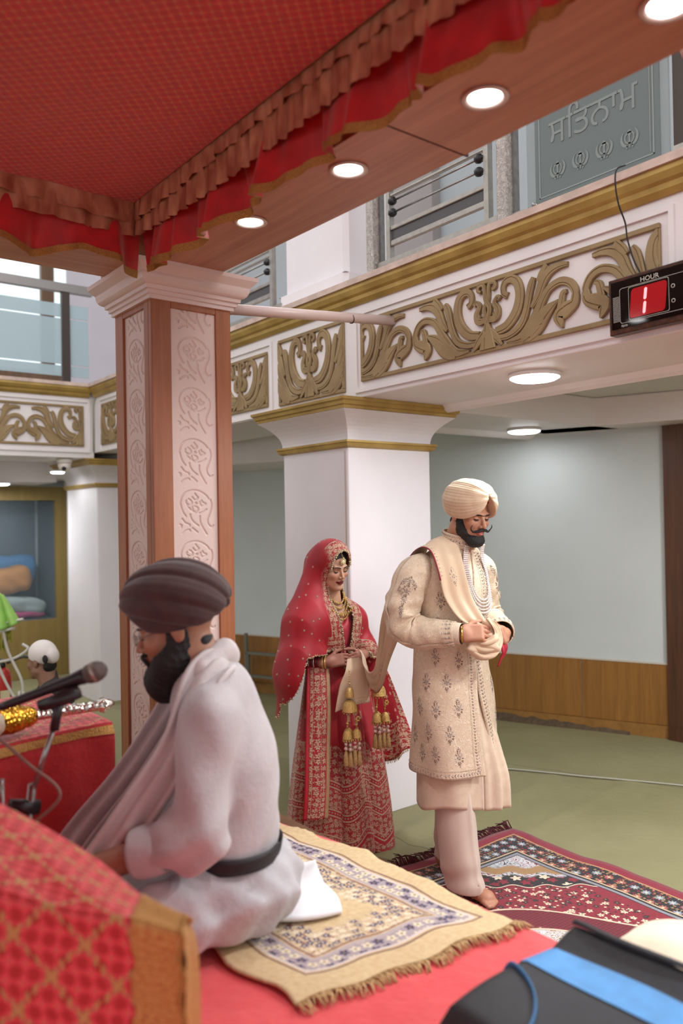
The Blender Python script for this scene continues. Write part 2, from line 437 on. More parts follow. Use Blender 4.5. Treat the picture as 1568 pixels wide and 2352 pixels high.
# broken plaster where the skirting has come away
dm = MB(); rr = random.Random(3)
pts = []; ss = [-0.05 + 0.06 * i for i in range(21)]
top = [0.075 - 0.055 * (i / 20) + rr.uniform(-0.012, 0.012) for i in range(21)]
for i in range(20):
    v = [wl(ss[i], 0.0, 0.021), wl(ss[i + 1], 0.0, 0.021), wl(ss[i + 1], max(top[i + 1], 0.006), 0.023), wl(ss[i], max(top[i], 0.006), 0.023), wl(ss[i], 0.0, 0.04), wl(ss[i + 1], 0.0, 0.04)]
    dm.add(v, [(0, 1, 2, 3), (4, 5, 2, 3), (0, 3, 4), (1, 5, 2)])
dm.build('broken_plaster', simple('bare_plaster', '#5a4a38', 0.9, 0, 0.3, 40, 0.004, 60), bb)
# dark veneer wall that closes the bay on the far side
wr = MB(); p0 = Vector(wl(1.44, 0, 0.03))
wr.box((p0.x, p0.y - 3.2, 0.0), (p0.x + 0.1, p0.y, 2.72)); wr.build('wall_right', DARKW, kind='structure', label='dark brown veneer wall beside the pale back wall', cat='wall')
MB().box((p0.x - 0.012, p0.y - 3.2, 0.0), (p0.x - 0.001, p0.y - 0.005, 0.1)).build('baseboard_right', DARKW, kind='structure', label='dark skirting below the dark veneer wall', cat='baseboard')

# ------------------------------------------------------------------ balcony: beams, ceiling below it, upper walls
FX = 2.873; LY = 7.515
bm_ = MB(); bm_.box((FX, -1.5, 2.44), (3.53, LY + 0.6, 3.04))
beamA = bm_.build('balcony_beam', WHITE, kind='structure', label='white balcony beam with gold carved friezes behind the couple', cat='beam'); bevel(beamA, 0.006)
beamB = MB().box((-4.0, LY, 2.385), (FX - 0.001, LY + 0.6, 3.04)).build('balcony_beam', WHITE, kind='structure', label='white balcony beam across the end of the hall', cat='beam'); bevel(beamB, 0.006)
def mould(mb, prof, p, q, out, mi=0):
    """sweep a profile [(out, z)] from p to q (plan points), out = outward plan vector; ends mitred by the caller"""
    n = len(prof); vs = []
    for c in (p, q):
        for (o, z) in prof: vs.append((c[0] + out[0] * o, c[1] + out[1] * o, z))
    mb.add(vs, [(i, (i + 1) % n, n + (i + 1) % n, n + i) for i in range(n)] + [tuple(range(n))[::-1], tuple(range(n, 2 * n))], mi, None, False)
gp = [(0, 2.965), (0.012, 2.965), (0.03, 2.985), (0.034, 3.005), (0.05, 3.015), (0.062, 3.04), (0.062, 3.062), (0, 3.062)]
m_ = MB(); mould(m_, gp, (FX, -1.5), (FX, LY - 0.05), (-1, 0)); m_.build('cornice_moulding', GOLD, beamA, label='gold painted cornice')
m_ = MB(); mould(m_, gp, (-4.0, LY), (FX - 0.05, LY), (0, -1)); m_.build('cornice_moulding', GOLD, beamB, label='gold painted cornice')
MB().box((FX - 0.075, -1.5, 3.062), (3.6, LY + 0.6, 3.095)).build('balcony_kerb', simple('worn_kerb', '#c8b2a6', 0.7, 0, 0.15, 12, 0.003, 30), beamA)
MB().box((-4.0, LY - 0.07, 3.062), (FX - 0.076, LY + 0.6, 3.095)).build('balcony_kerb', simple('worn_kerb', '#c8b2a6'), beamB)
def panel_trim(mb, y0, y1, z0, z1, f, ax):
    w = 0.022
    for (a, b, c, d) in ((y0, y1, z1, z1 + w), (y0, y1, z0 - w, z0), (y0 - w, y0, z0 - w, z1 + w), (y1, y1 + w, z0 - w, z1 + w)):
        if ax == 'x': mb.box((f - 0.012, a, c), (f, b, d))
        else: mb.box((a, f - 0.012, c), (b, f, d))
STROKES = [
    ([(0.051, 0.113), (0.117, 0.128), (0.172, 0.182), (0.192, 0.248), (0.180, 0.308), (0.149, 0.333), (0.117, 0.332), (0.098, 0.310), (0.100, 0.278), (0.122, 0.263)], [0.02, 0.024, 0.026, 0.024, 0.022, 0.02, 0.018, 0.015, 0.014, 0.016]),
    ([(0.022, 0.090), (0.115, 0.078), (0.193, 0.110), (0.229, 0.176), (0.244, 0.236), (0.258, 0.281), (0.273, 0.309)], [0.01, 0.016, 0.018, 0.018, 0.018, 0.018, 0.012]),
    ([(0.260, 0.177), (0.295, 0.224), (0.322, 0.280), (0.356, 0.312), (0.405, 0.325), (0.453, 0.322)], [0.01, 0.02, 0.024, 0.022, 0.016, 0.01]),
    ([(0.297, 0.286), (0.319, 0.315), (0.348, 0.345)], [0.012, 0.018, 0.018]),
    ([(0.115, 0.051), (0.205, 0.062), (0.276, 0.131), (0.315, 0.192), (0.354, 0.238), (0.412, 0.257), (0.461, 0.240), (0.488, 0.199), (0.485, 0.166)], [0.006, 0.022, 0.026, 0.02, 0.018, 0.018, 0.018, 0.017, 0.014]),
    ([(0.204, 0.041), (0.275, 0.083), (0.335, 0.139), (0.402, 0.178)], [0.028, 0.04, 0.032, 0.006]),
    ([(0.240, 0.069), (0.292, 0.097), (0.344, 0.102)], [0.03, 0.022, 0.003]),
    ([(0.490, 0.185), (0.480, 0.149), (0.440, 0.130), (0.404, 0.111), (0.411, 0.079), (0.421, 0.057)], [0.018, 0.024, 0.034, 0.03, 0.018, 0.003]),
    ([(0.413, 0.143), (0.419, 0.175), (0.428, 0.203), (0.446, 0.209)], [0.018, 0.016, 0.014, 0.008]),
    ([(0.004, 0.157), (-0.018, 0.224), (0.006, 0.270), (0.012, 0.320), (0.021, 0.345), (0.048, 0.342), (0.052, 0.321), (0.033, 0.313)], [0.012, 0.012, 0.01, 0.009, 0.009, 0.009, 0.008, 0.008]),
    ([(0.005, 0.174), (0.053, 0.179), (0.063, 0.213), (0.045, 0.246), (0.065, 0.271), (0.078, 0.257)], [0.012, 0.018, 0.016, 0.012, 0.01, 0.012]),
    ([(0.010, 0.188), (0.038, 0.167), (0.058, 0.181), (0.039, 0.202)], [0.01, 0.01, 0.009, 0.008]),
    ([(0.000, 0.160), (-0.001, 0.116), (-0.002, 0.040)], [0.012, 0.030, 0.05]),
    ([(0.009, 0.122), (0.050, 0.085), (0.087, 0.044)], [0.02, 0.02, 0.006]),
]
def carved_frieze(name, label, M, L, z0, z1, axes, group='gold carved frieze panels'):
    """openwork panel: local x along the beam 0..L, local y out of the wall, z up; axes = (position, flip) of the fountain motif centres"""
    root = link(name, None, None, label, 'carved panel', group, None); root.matrix_world = M
    hz = (z1 - z0) / 0.345; fw = 0.022
    bmh = bmesh.new(); k = 0
    for c in axes:
        for sg in (1, -1):
            for (pts, ws) in STROKES:
                n = 6; P = spline([(p[0] * sg, p[1] - 0.025, w) for p, w in zip(pts, ws)], n); k += 1
                top = 0.0155 + 0.00021 * (k % 29); rows = []
                for i, q in enumerate(P):
                    t = P[min(i + 1, len(P) - 1)][:2] - P[max(i - 1, 0)][:2]; t = t / (np.linalg.norm(t) + 1e-9); nn = np.array((-t[1], t[0])); w = max(q[2], 0.002)
                    row = []
                    for (a, h) in ((-1, 0), (-1, top - 0.003), (-0.86, top), (-0.5, top), (-0.42, top - 0.004), (-0.3, top), (0.86, top), (1, top - 0.003), (1, 0)):
                        row.append(bmh.verts.new((c + q[0] + nn[0] * w * a, h, z0 + (q[1] + nn[1] * w * a) * hz)))
                    rows.append(row)
                for i in range(len(rows) - 1):
                    for j in range(8): bmh.faces.new((rows[i][j], rows[i][j + 1], rows[i + 1][j + 1], rows[i + 1][j]))
                bmh.faces.new(rows[0][::-1]); bmh.faces.new(rows[-1])
    for (co, no) in (((0.004, 0, 0), (-1, 0, 0)), ((L - 0.004, 0, 0), (1, 0, 0)), ((0, 0, z0 + 0.004), (0, 0, -1)), ((0, 0, z1 - 0.004), (0, 0, 1))):
        bmesh.ops.bisect_plane(bmh, geom=bmh.verts[:] + bmh.edges[:] + bmh.faces[:], plane_co=co, plane_no=no, clear_outer=True)
    bmesh.ops.recalc_face_normals(bmh, faces=bmh.faces[:])
    me = bpy.data.meshes.new('scrollwork'); bmh.to_mesh(me); bmh.free(); me.materials.append(GOLDM)
    link('scrollwork', me, root)
    fr = MB()
    for (a, b, c, d) in ((0, L, z1 - fw, z1), (0, L, z0, z0 + fw), (0, fw, z0 + fw, z1 - fw), (L - fw, L, z0 + fw, z1 - fw)): fr.box((a, 0.0, c), (b, 0.0145, d))
    bevel(fr.build('panel_frame', GOLDM, root), 0.003, 1)
    return root
def matA(y): return Matrix(((0, -1, 0, FX), (-1, 0, 0, y), (0, 0, 1, 0), (0, 0, 0, 1)))      # local x runs toward -Y, out = -X
def matB(x): return Matrix(((1, 0, 0, x), (0, -1, 0, LY), (0, 0, 1, 0), (0, 0, 0, 1)))
t_ = MB()
carved_frieze('carved_frieze', 'long gold carved scrollwork frieze beside the digital clock', matA(3.45), 1.815, 2.525, 2.872, (0.94 - 1.03, 0.94, 0.94 + 1.03))
panel_trim(t_, 1.60, 3.485, 2.49, 2.905, FX, 'x')
carved_frieze('carved_frieze', 'square gold carved frieze right above the white column', matA(4.285), 0.685, 2.488, 2.913, (0.342,))
carved_frieze('carved_frieze', 'small gold carved frieze between the wooden pillar and the white column', matA(5.10), 0.68, 2.504, 2.869, (0.34,))
panel_trim(t_, 4.385, 5.14, 2.47, 2.905, FX, 'x')
carved_frieze('carved_frieze', 'gold carved frieze half hidden by the wooden pillar near the corner', matA(7.30), 2.0, 2.495, 2.885, (0.24, 1.25))
panel_trim(t_, 5.25, 7.34, 2.46, 2.92, FX, 'x')
carved_frieze('carved_frieze', 'gold carved frieze on the beam across the end of the hall', matB(0.70), 2.07, 2.495, 2.885, (0.01, 1.03, 2.04))
t2_ = MB(); panel_trim(t2_, 0.66, 2.81, 2.46, 2.92, LY, 'y')
t_.build('panel_moulding', WHITE, beamA); t2_.build('panel_moulding', WHITE, beamB)
# ceiling under the balcony and its beams
ce = MB().box((3.5, -1.5, 2.66), (9.5, 14, 2.74)).build('ceiling', CEILP, kind='structure', label='low painted ceiling under the balcony', cat='ceiling')
cb = MB(); cb.box((3.531, 3.62, 2.44), (8.5, 4.3, 2.659)); bevel(cb.build('ceiling_beam', WHITE, ce), 0.01)
cb = MB(); wall_slab(cb, 0.5, 2.2, 2.44, 2.659, 0.02, 0.35); bevel(cb.build('ceiling_beam', WHITE, ce), 0.01)
cb = MB(); cb.box((3.531, 7.0, 2.44), (8.5, 7.6, 2.659)); bevel(cb.build('ceiling_beam', WHITE, ce), 0.01)
cb = MB(); wall_slab(cb, -7.4, -1.2, 2.27, 2.659, 0.0, 0.9); bevel(cb.build('ceiling_beam', WHITE, ce), 0.01)
cb = MB()
mould(cb, [(0, 2.40), (0.03, 2.415), (0.06, 2.44), (0.06, 2.46), (0, 2.46)], (3.56, -1.5), (3.56, 3.6), (-1, 0))
mould(cb, [(0, 2.40), (0.03, 2.415), (0.06, 2.44), (0.06, 2.46), (0, 2.46)], (3.56, 4.33), (8.4, 4.33), (0, -1))
cb.build('cove_moulding', WHITE, ce)
cl = MB().box((-4, 7.8, 2.62), (2.87, 14, 2.7)).build('ceiling', CEILP, kind='structure', label='low ceiling over the bay with the glass cabinet', cat='ceiling')
MB().box((-4, 8.6, 2.21), (2.87, 9.7, 2.619)).build('ceiling_beam', WHITE, cl)
# columns
def flare(prof, n_mi, x0, y0, x1, y1, mb):
    """rings of a square column: prof = [(offset, z, material)]"""
    vs = []; fs = []
    rings = [[(x0 - o, y0 - o, z), (x1 + o, y0 - o, z), (x1 + o, y1 + o, z), (x0 - o, y1 + o, z)] for (o, z, m) in prof]
    for i in range(len(rings) - 1):
        mb.add(rings[i] + rings[i + 1], [(k, (k + 1) % 4, 4 + (k + 1) % 4, 4 + k) for k in range(4)], prof[i][2])
    mb.add(rings[-1], [(0, 1, 2, 3)], prof[-1][2])
def hall_column(x0, y0, x1, y1, zt, label):
    root = empty('column', label, 'column', (0, 0, 0), kind='structure')
    zb = zt - 0.25
    b = MB(); flare([(0, 0, 0), (0, zb, 0)], 1, x0, y0, x1, y1, b); o = b.build('shaft', CREAM, root); bevel(o, 0.012, 2)
    prof = [(0.0, zb + 0.02, 0)] + [(0.002 + 0.115 * (t ** 2.2), zb + 0.02 + t * 0.165, 0) for t in np.linspace(0, 1, 9)] + [(0.11, zt - 0.06, 0)]
    b = MB(); flare(prof, 0, x0, y0, x1, y1, b); b.build('capital', CREAM, root)
    b = MB(); flare([(0.0, zb - 0.022, 0), (0.022, zb - 0.012, 0), (0.026, zb + 0.006, 0), (0.034, zb + 0.01, 0), (0.034, zb + 0.022, 0), (0, zb + 0.024, 0)], 0, x0, y0, x1, y1, b); b.build('gold_band', GOLD, root, label='gold painted band')
    b = MB(); flare([(0.105, zt - 0.066, 0), (0.118, zt - 0.06, 0), (0.12, zt - 0.045, 0), (0.132, zt - 0.04, 0), (0.136, zt - 0.022, 0), (0.148, zt - 0.015, 0), (0.15, zt, 0), (0, zt, 0)], 0, x0, y0, x1, y1, b); b.build('gold_cornice', GOLD, root, label='gold painted capital edge')
    return root
cA = hall_column(2.873, 3.593, 3.532, 4.262, 2.439, 'white square column with gold banded capital behind the couple')
MB().box((2.8715, 3.615, 0), (2.8745, 3.628, 2.15)).build('corner_line', simple('corner_tape', '#cbb9b2', 0.5), cA)
hall_column(2.93, 7.61, 3.60, 8.45, 2.384, 'white square column with gold band beyond the wooden pillar')
# upper storey
uc = MB(); flare([(0.03, 3.095, 0), (0.03, 3.24, 0), (0.0, 3.245, 0), (0, 6.0, 0)], 0, 3.0, 3.74, 3.42, 4.40, uc)
bevel(uc.build('upper_column', CREAM, kind='structure', label='white square column standing on the balcony', cat='column'), 0.03, 1)
MB().box((5.0, -1.5, 3.04), (5.12, 12, 6.4)).build('wall_upper_back', paint('upper_wall_shade_grey', '#aab2b6', 0.6), kind='structure', label='pale wall at the back of the balcony', cat='wall')  # wall colour darkened to stand in for shade at the back of the balcony
MB().box((4.9, 4.9, 3.04), (4.999, 5.5, 6.4)).build('wall_upper_pier', paint('upper_pier_paint', '#96908e', 0.6), kind='structure', label='greyish pier on the balcony wall', cat='wall')
bf = MB().box((3.531, -1.5, 2.741), (5.0, 12, 3.04)).build('balcony_floor', WHITE, kind='structure', label='balcony floor slab above the low ceiling', cat='floor')
bf2 = MB().box((-4, LY + 0.601, 2.741), (2.86, 12, 3.04)).build('balcony_floor', WHITE, kind='structure', label='balcony floor slab at the end of the hall', cat='floor')
# end-of-hall upper wall with a lit window
wu = MB().box((3.64, 10.4, 3.04), (5.0, 10.5, 6.4)); wu.box((-4, 10.4, 3.04), (3.64, 10.5, 3.5)); wu.box((-4, 10.4, 5.7), (3.64, 10.5, 6.4)); wu.box((-4, 10.4, 3.5), (0.9, 10.5, 5.7))
wu.build('wall_upper_end', paint('end_wall_paint', '#d6d0d8', 0.6), kind='structure', label='upper wall with a window at the end of the hall', cat='wall')
win = empty('window_1', 'bright window behind the glass balcony railing', 'window', (0, 0, 0), kind='structure')
wf = MB(); WFM = wood('window_frame_wood', '#5a4230', '#7a5c42', 'z', 1.0)
for x0, x1 in ((0.9, 1.0), (2.15, 2.30), (3.30, 3.46)): wf.box((x0, 10.36, 3.73), (x1, 10.47, 5.6))
wf.box((0.9, 10.36, 3.5), (3.64, 10.47, 3.73)); wf.box((0.9, 10.36, 5.6), (3.64, 10.47, 5.7)); wf.build('window_frame', WFM, win)
for x0, x1 in ((1.0, 2.15), (2.30, 3.30), (3.46, 3.64)): MB().box((x0, 10.44, 3.73), (x1, 10.46, 5.6)).build('pane', emit('daylit_pane', '#cfe6ec', 0.75), win)

# ------------------------------------------------------------------ ceiling lamps
LAMP = emit('lamp_diffuser_glow', '#f4f8ff', 9.0)
def disc_lamp(c, r, label, power):
    root = empty('ceiling_lamp', label, 'lamp', c, group='round ceiling lamps under the balcony')
    b = MB(); b.lathe([(r * 0.2, 0.0), (r, 0.0), (r * 1.02, -0.012), (r * 1.0, -0.02)], n=36); b.build('rim', simple('lamp_rim', '#f0f0f0', 0.3), root)
    b = MB(); b.lathe([(r * 0.96, -0.006), (r * 0.95, -0.024), (r * 0.8, -0.034), (0.001, -0.038)], n=36); b.build('diffuser', LAMP, root)
    l = bpy.data.lights.new('lamp_light', 'AREA'); l.shape = 'DISK'; l.size = r * 1.8; l.energy = power; l.color = (0.96, 0.98, 1)
    o = bpy.data.objects.new('lamp_light', l); COL.objects.link(o); o.parent = root; o.location = (0, 0, -0.05)
    return root
disc_lamp((3.117, 2.443, 2.44), 0.125, 'bright round ceiling lamp right under the gold frieze', 14)
disc_lamp((4.997, 4.03, 2.44), 0.13, 'round ceiling lamp near the pale back wall', 2.5)
disc_lamp((4.62, 7.0, 2.27), 0.125, 'round ceiling lamp between the wooden pillar and the white column', 5)
disc_lamp((2.30, 8.75, 2.21), 0.13, 'round ceiling lamp above the glass cabinet', 16)
disc_lamp((4.75, 0.75, 2.66), 0.13, 'unseen ceiling lamp added further along the balcony bay', 60)  # out of view, added to brighten the floor and back wall of the bay
disc_lamp((3.117, 0.75, 2.44), 0.125, 'unseen ceiling lamp added further along the gold frieze beam', 30)  # out of view as well, added for more light under the balcony
disc_lamp((2.68, 8.0, 2.30), 0.07, 'small lamp beside the security camera', 0.8)

# ------------------------------------------------------------------ canopy: wooden frame, patterned cloth, frills, downlights
CZ = 2.842
def canopy_cloth_mat():
    M = Mat('red_canopy_brocade'); x, y, z = M.xyz(); k = 27.0
    u = (x + y) * k; w = (x - y) * k; fu = (u.fract() - 0.5).abs(); fw = (w.fract() - 0.5).abs()      # 0.5 on the lattice lines
    lu = fu.ss(0.40, 0.46); lw = fw.ss(0.40, 0.46); knot = lu * lw; knot = (fu + fw).ss(0.76, 0.84)
    dash = ((u * 5).fract() - 0.5).abs().ss(0.15, 0.3); dash2 = ((w * 5).fract() - 0.5).abs().ss(0.15, 0.3)
    line = (lu * dash2).max(lw * dash) * 0.45
    r = (((u.fract() - 0.5) * (u.fract() - 0.5)) + ((w.fract() - 0.5) * (w.fract() - 0.5))).sqrt()
    ring = 1.0 - (r - 0.22).abs().ss(0.03, 0.08)
    base = M.mix(M.noise(M.coord(), 40, 2).lin(0.3, 0.7), lin('#bc1820'), lin('#d8242e')); base = M.mix(ring * 0.8, base, lin('#941018'))
    f = line.max(knot) * M.noise(M.coord(), 3.0, 2).lin(0.2, 0.75, 0.7, 1.0)
    return M.done(M.mix(f, base, lin('#c48c50')), 0.6, 0.0, f * 0.5 + M.noise(M.coord(), 300, 1) * 0.3, 0.002, **{'Sheen_Weight': 0.3})
can = empty('canopy', 'red brocade canopy with gold and red frills in a wooden frame', 'canopy', (0, 0, 0))
b = MB(); b.add([(1.42, 3.60, CZ), (1.737, 2.94 + 0.66, CZ), (1.80, 0.96, CZ), (1.86, -1.4, CZ), (1.47, -1.4, CZ), (1.42, 3.0, CZ),
                 (1.42, 3.60, CZ + 0.2), (1.737, 3.60, CZ + 0.2), (1.80, 0.96, CZ + 0.2), (1.86, -1.4, CZ + 0.2), (1.47, -1.4, CZ + 0.2), (1.42, 3.0, CZ + 0.2)],
                [(0, 1, 2, 3, 4, 5), (11, 10, 9, 8, 7, 6), (1, 7, 8, 2), (2, 8, 9, 3), (3, 9, 10, 4), (4, 10, 11, 5), (5, 11, 6, 0), (0, 6, 7, 1)])
bmA = b.build('frame_beam', BWOOD, can)
b = MB(); b.box((-3.0, 3.05, CZ + 0.0005), (1.42, 3.40, CZ + 0.2)); b.box((-3.0, -1.55, CZ + 0.202), (1.74, 3.58, CZ + 0.22)); b.build('frame_beam', BWOODX, can)  # second box: unseen top board added to block light leaking in from above
b = MB(); b.box((-3.0, -1.6, CZ), (1.8, -1.2, CZ + 0.2)); b.build('frame_beam', BWOODX, can)
b = MB(); b.box((1.46, 1.640, CZ - 0.0012), (1.80, 1.6455, CZ + 0.01)); b.build('frame_seam', simple('dark_seam', '#4a2a1e', 0.7), can)
# cloth with a slight sag
def cloth_pt(u, v):
    x = lerp(-2.6, 1.29, u); y = lerp(-1.2, 2.92, v)
    sag = 0.02 * math.sin(PI * u) * math.sin(PI * v) + 0.004 * math.sin(23 * x + 9 * y) * min(1, (1.29 - x) * 4)
    return (x, y, 3.0 - sag)
b = MB(); b.grid(cloth_pt, 60, 60); b.build('canopy_cloth', canopy_cloth_mat(), can)
def satin(name, a, b_):
    M = Mat(name); x, y, z = M.xyz(); n = M.noise(M.vec(x * 3, y * 3, z * 1.5), 7, 2, 0.5, 0.2)
    return M.done(M.mix(n.lin(0.3, 0.7), lin(a), lin(b_)), 0.32, 0.15, n, 0.006, 0.6)
COPPER = satin('copper_satin', '#9c5844', '#d09878'); REDNET = simple('red_frill_cloth', '#c01a22', 0.55, 0, 0.2, 14, **{'Sheen_Weight': 0.3})
GOLDLACE = simple('gold_lace', '#b98a4a', 0.4, 0.5, 0.35, 260, 0.004, 300)
def frill(p0, p1, ztop, zbot, amp, freq, out, seed, nz=7, flare_=0.0, ruffle=0.0):
    """hanging pleated strip between two plan points; returns the surface function and sample counts"""
    r = random.Random(seed); ph = [r.uniform(0, 6.28) for _ in range(6)]; L = math.hypot(p1[0] - p0[0], p1[1] - p0[1])
    def fn(u, v):
        s_ = u * L
        w = math.sin(freq * s_ + ph[0] + 1.3 * math.sin(2.1 * s_ + ph[1])) * 0.6 + math.sin(freq * 1.73 * s_ + ph[2] + v) * 0.4
        a = amp * (0.25 + 0.75 * v)
        o = a * w + flare_ * v * v + ruffle * v * math.sin(freq * 0.42 * s_ + ph[3])
        along = 0.5 * amp * v * math.cos(freq * s_ + ph[0])
        zz = lerp(ztop, zbot, v) + v * (0.018 * math.sin(2.7 * s_ + ph[4]) + ruffle * 0.45 * math.sin(freq * 0.42 * s_ + ph[5]))
        d = ((p1[0] - p0[0]) / L, (p1[1] - p0[1]) / L)
        return (p0[0] + d[0] * (s_ + along) + out[0] * o, p0[1] + d[1] * (s_ + along) + out[1] * o, zz)
    return fn, L
def hang(name, p0, p1, zt, zb, amp, freq, out, seed, mat, hem=None, flare_=0.0, ruffle=0.0, per=70):
    fn, L = frill(p0, p1, zt, zb, amp, freq, out, seed, 7, flare_, ruffle); nu = int(L * per)
    b = MB(); b.grid(fn, nu, 8); o = b.build(name, mat, can)
    if hem:
        b = MB(); b.grid(lambda u, v: tuple(np.array(fn(u, 0.90 + 0.115 * v)) + np.array((out[0] * 0.003, out[1] * 0.003, 0))), nu, 1); b.build('gold_hem', hem, o, label='gold lace hem')
    return o
hang('satin_frill', (1.30, 2.93), (1.33, -1.2), 2.995, 2.872, 0.012, 88, (-1, 0), 1, COPPER, None, 0.0, 0.0, 150)
hang('satin_frill', (-2.6, 2.93), (1.30, 2.93), 2.995, 2.868, 0.010, 60, (0, -1), 2, COPPER, None, 0.0, 0.006, 110)
hang('satin_band', (1.292, 2.92), (1.322, -1.2), 3.004, 2.945, 0.010, 75, (-1, 0), 5, COPPER, None, 0.0, 0.004, 130)
hang('satin_band', (-2.6, 2.922), (1.29, 2.922), 3.004, 2.935, 0.012, 40, (0, -1), 6, COPPER, None, 0.0, 0.008, 110)
hang('red_frill', (1.335, 2.955), (1.365, -1.2), 3.0, 2.755, 0.022, 42, (-1, 0), 3, REDNET, GOLDLACE, 0.0, 0.055, 120)
hang('red_frill', (-2.6, 2.955), (1.335, 2.955), 3.0, 2.775, 0.022, 36, (0, -1), 4, REDNET, GOLDLACE, 0.0, 0.06, 110)
DLG = emit('downlight_glow', '#ffffff', 14.0)
for i, (x, y) in enumerate(((1.537, 2.466), (1.557, 1.92), (1.58, 1.379), (1.614, 0.89))):
    lab = ('recessed downlight in the canopy beam, nearest the wooden pillar', 'second recessed downlight from the wooden pillar', 'third recessed downlight, above the glass balcony panel', 'recessed downlight cut off by the top edge of the picture')[i]
    root = empty('downlight', lab, 'downlight', (x, y, CZ), group='downlights in the canopy beam')
    b = MB(); b.lathe([(0.043, -0.001), (0.058, -0.001), (0.062, -0.006), (0.05, -0.008), (0.043, -0.002)], n=32, caps=False); b.build('ring', simple('downlight_ring', '#d8c8c0', 0.3), root)
    b = MB(); b.lathe([(0.045, -0.002), (0.04, -0.005), (0.001, -0.007)], n=28); b.build('lens', DLG, root)
    l = bpy.data.lights.new('downlight_beam', 'SPOT'); l.energy = 16; l.spot_size = math.radians(120); l.spot_blend = 0.8; l.shadow_soft_size = 0.04
    o = bpy.data.objects.new('downlight_beam', l); COL.objects.link(o); o.parent = root; o.location = (0, 0, -0.012)

# ------------------------------------------------------------------ wooden pillar with carved inset panels
PX0, PY0, PX1, PY1 = 1.45, 3.13, 1.835, 3.515
pil = empty('canopy_pillar', 'square wooden pillar with carved cream panels and a cream cap', 'pillar', (0, 0, 0))
ZT = 2.715
b = MB(); b.box((PX0 + 0.02, PY0 + 0.02, 0), (PX1 - 0.02, PY1 - 0.02, ZT)); b.build('core', PWOOD, pil)
st = 0.092; st2 = 0.075
for nm, args in (('stile', ((PX0, PY0, 0), (PX0 + st, PY0 + 0.03, ZT))), ('stile', ((PX1 - st2, PY0, 0), (PX1, PY0 + 0.03, ZT))), ('rail', ((PX0 + st, PY0 + 0.001, 2.675), (PX1 - st2, PY0 + 0.03, ZT))),
                 ('stile', ((PX0, PY0 + 0.031, 0), (PX0 + 0.03, PY0 + 0.075, ZT))), ('stile', ((PX0, PY1 - 0.085, 0), (PX0 + 0.03, PY1, ZT))), ('rail', ((PX0 + 0.001, PY0 + 0.075, 2.675), (PX0 + 0.03, PY1 - 0.085, ZT)))):
    bevel(MB().box(*args).build(nm, PWOOD, pil), 0.003, 2)
CARVE = [  # grooves of one repeat, in a cell 0..1 wide, 0..1.27 high (traced from the front panel)
    [(0.17, 0.945), (0.20, 1.06), (0.27, 1.16), (0.38, 1.22), (0.50, 1.235), (0.62, 1.20), (0.74, 1.11), (0.80, 1.02)],
    [(0.84, 1.0), (0.865, 0.90), (0.86, 0.78), (0.81, 0.62), (0.77, 0.50), (0.79, 0.38), (0.86, 0.31), (0.90, 0.35)],
    [(0.17, 0.91), (0.19, 0.80), (0.23, 0.68), (0.29, 0.585)], [(0.31, 0.86), (0.37, 0.78), (0.44, 0.70)],
    [(0.58, 0.665), (0.67, 0.69), (0.75, 0.76)],
    [(0.38, 0.64), (0.40, 0.54), (0.46, 0.44), (0.56, 0.35)], [(0.60, 0.59), (0.60, 0.46), (0.66, 0.30), (0.75, 0.13)],
    [(0.20, 0.53), (0.27, 0.43), (0.36, 0.385), (0.37, 0.345)], [(0.15, 0.39), (0.19, 0.365), (0.18, 0.31)],
    [(0.20, 0.165), (0.28, 0.235), (0.36, 0.255), (0.38, 0.22)], [(0.42, 0.30), (0.48, 0.25), (0.54, 0.185)],
    [(0.49, 1.155), (0.53, 1.09), (0.56, 1.05), (0.53, 1.0), (0.50, 0.985)], [(0.43, 1.07), (0.46, 1.02), (0.50, 0.985)],
    [(0.35, 1.02), (0.41, 0.97), (0.42, 0.91), (0.37, 0.855)], [(0.30, 0.98), (0.29, 0.92), (0.37, 0.855)],
    [(0.64, 0.985), (0.67, 0.93), (0.73, 0.90), (0.70, 0.86), (0.64, 0.83)], [(0.60, 0.95), (0.61, 0.88), (0.64, 0.83)],
    [(0.48, 0.84), (0.55, 0.80), (0.56, 0.75), (0.52, 0.70), (0.50, 0.67)], [(0.44, 0.82), (0.44, 0.74), (0.50, 0.67)],
    [(0.50, 0.93), (0.53, 0.91), (0.50, 0.885)],
]
PANELM = paint('carved_panel_paint', '#dcc4bc', 0.42, 0.02)
def carved_panel(name, M, w, z0, z1, ztop):
    """cream panel with routed grooves pressed into a fine grid"""
    nx = 90; cell = w; rep = 1.27 * cell; h = z1 - z0; nz = int(nx * h / w * 0.8)
    X, Zg = np.meshgrid(np.linspace(0, 1, nx + 1), np.linspace(z0, z1, nz + 1)); D = np.full(X.shape, 9.0)
    cell = 0.176; t = (ztop - Zg) / cell                     # distance below the first repeat's top, in drawing units
    tc = 1.27 - (t % 1.27)
    for g in CARVE:
        P = spline(g, 5)
        for a, b_ in zip(P[:-1], P[1:]):
            for sh in (0.0,):
                dx, dy = b_[0] - a[0], b_[1] - a[1]; q = dx * dx + dy * dy + 1e-12
                k = np.clip(((X - a[0]) * dx + (tc - a[1]) * dy) / q, 0, 1)
                D = np.minimum(D, np.hypot(X - a[0] - k * dx, tc - a[1] - k * dy))
    dep = -0.006 * (1 - sst(0.006, 0.024, D))
    V3 = np.stack([X * w, dep, Zg], -1).reshape(-1, 3)
    i = np.arange(nz)[:, None] * (nx + 1) + np.arange(nx)[None]
    F4 = np.stack([i, i + 1, i + nx + 2, i + nx + 1], -1).reshape(-1, 4)
    o = link(name, npmesh(name, V3, F4, PANELM), pil); o.matrix_world = M
    return o
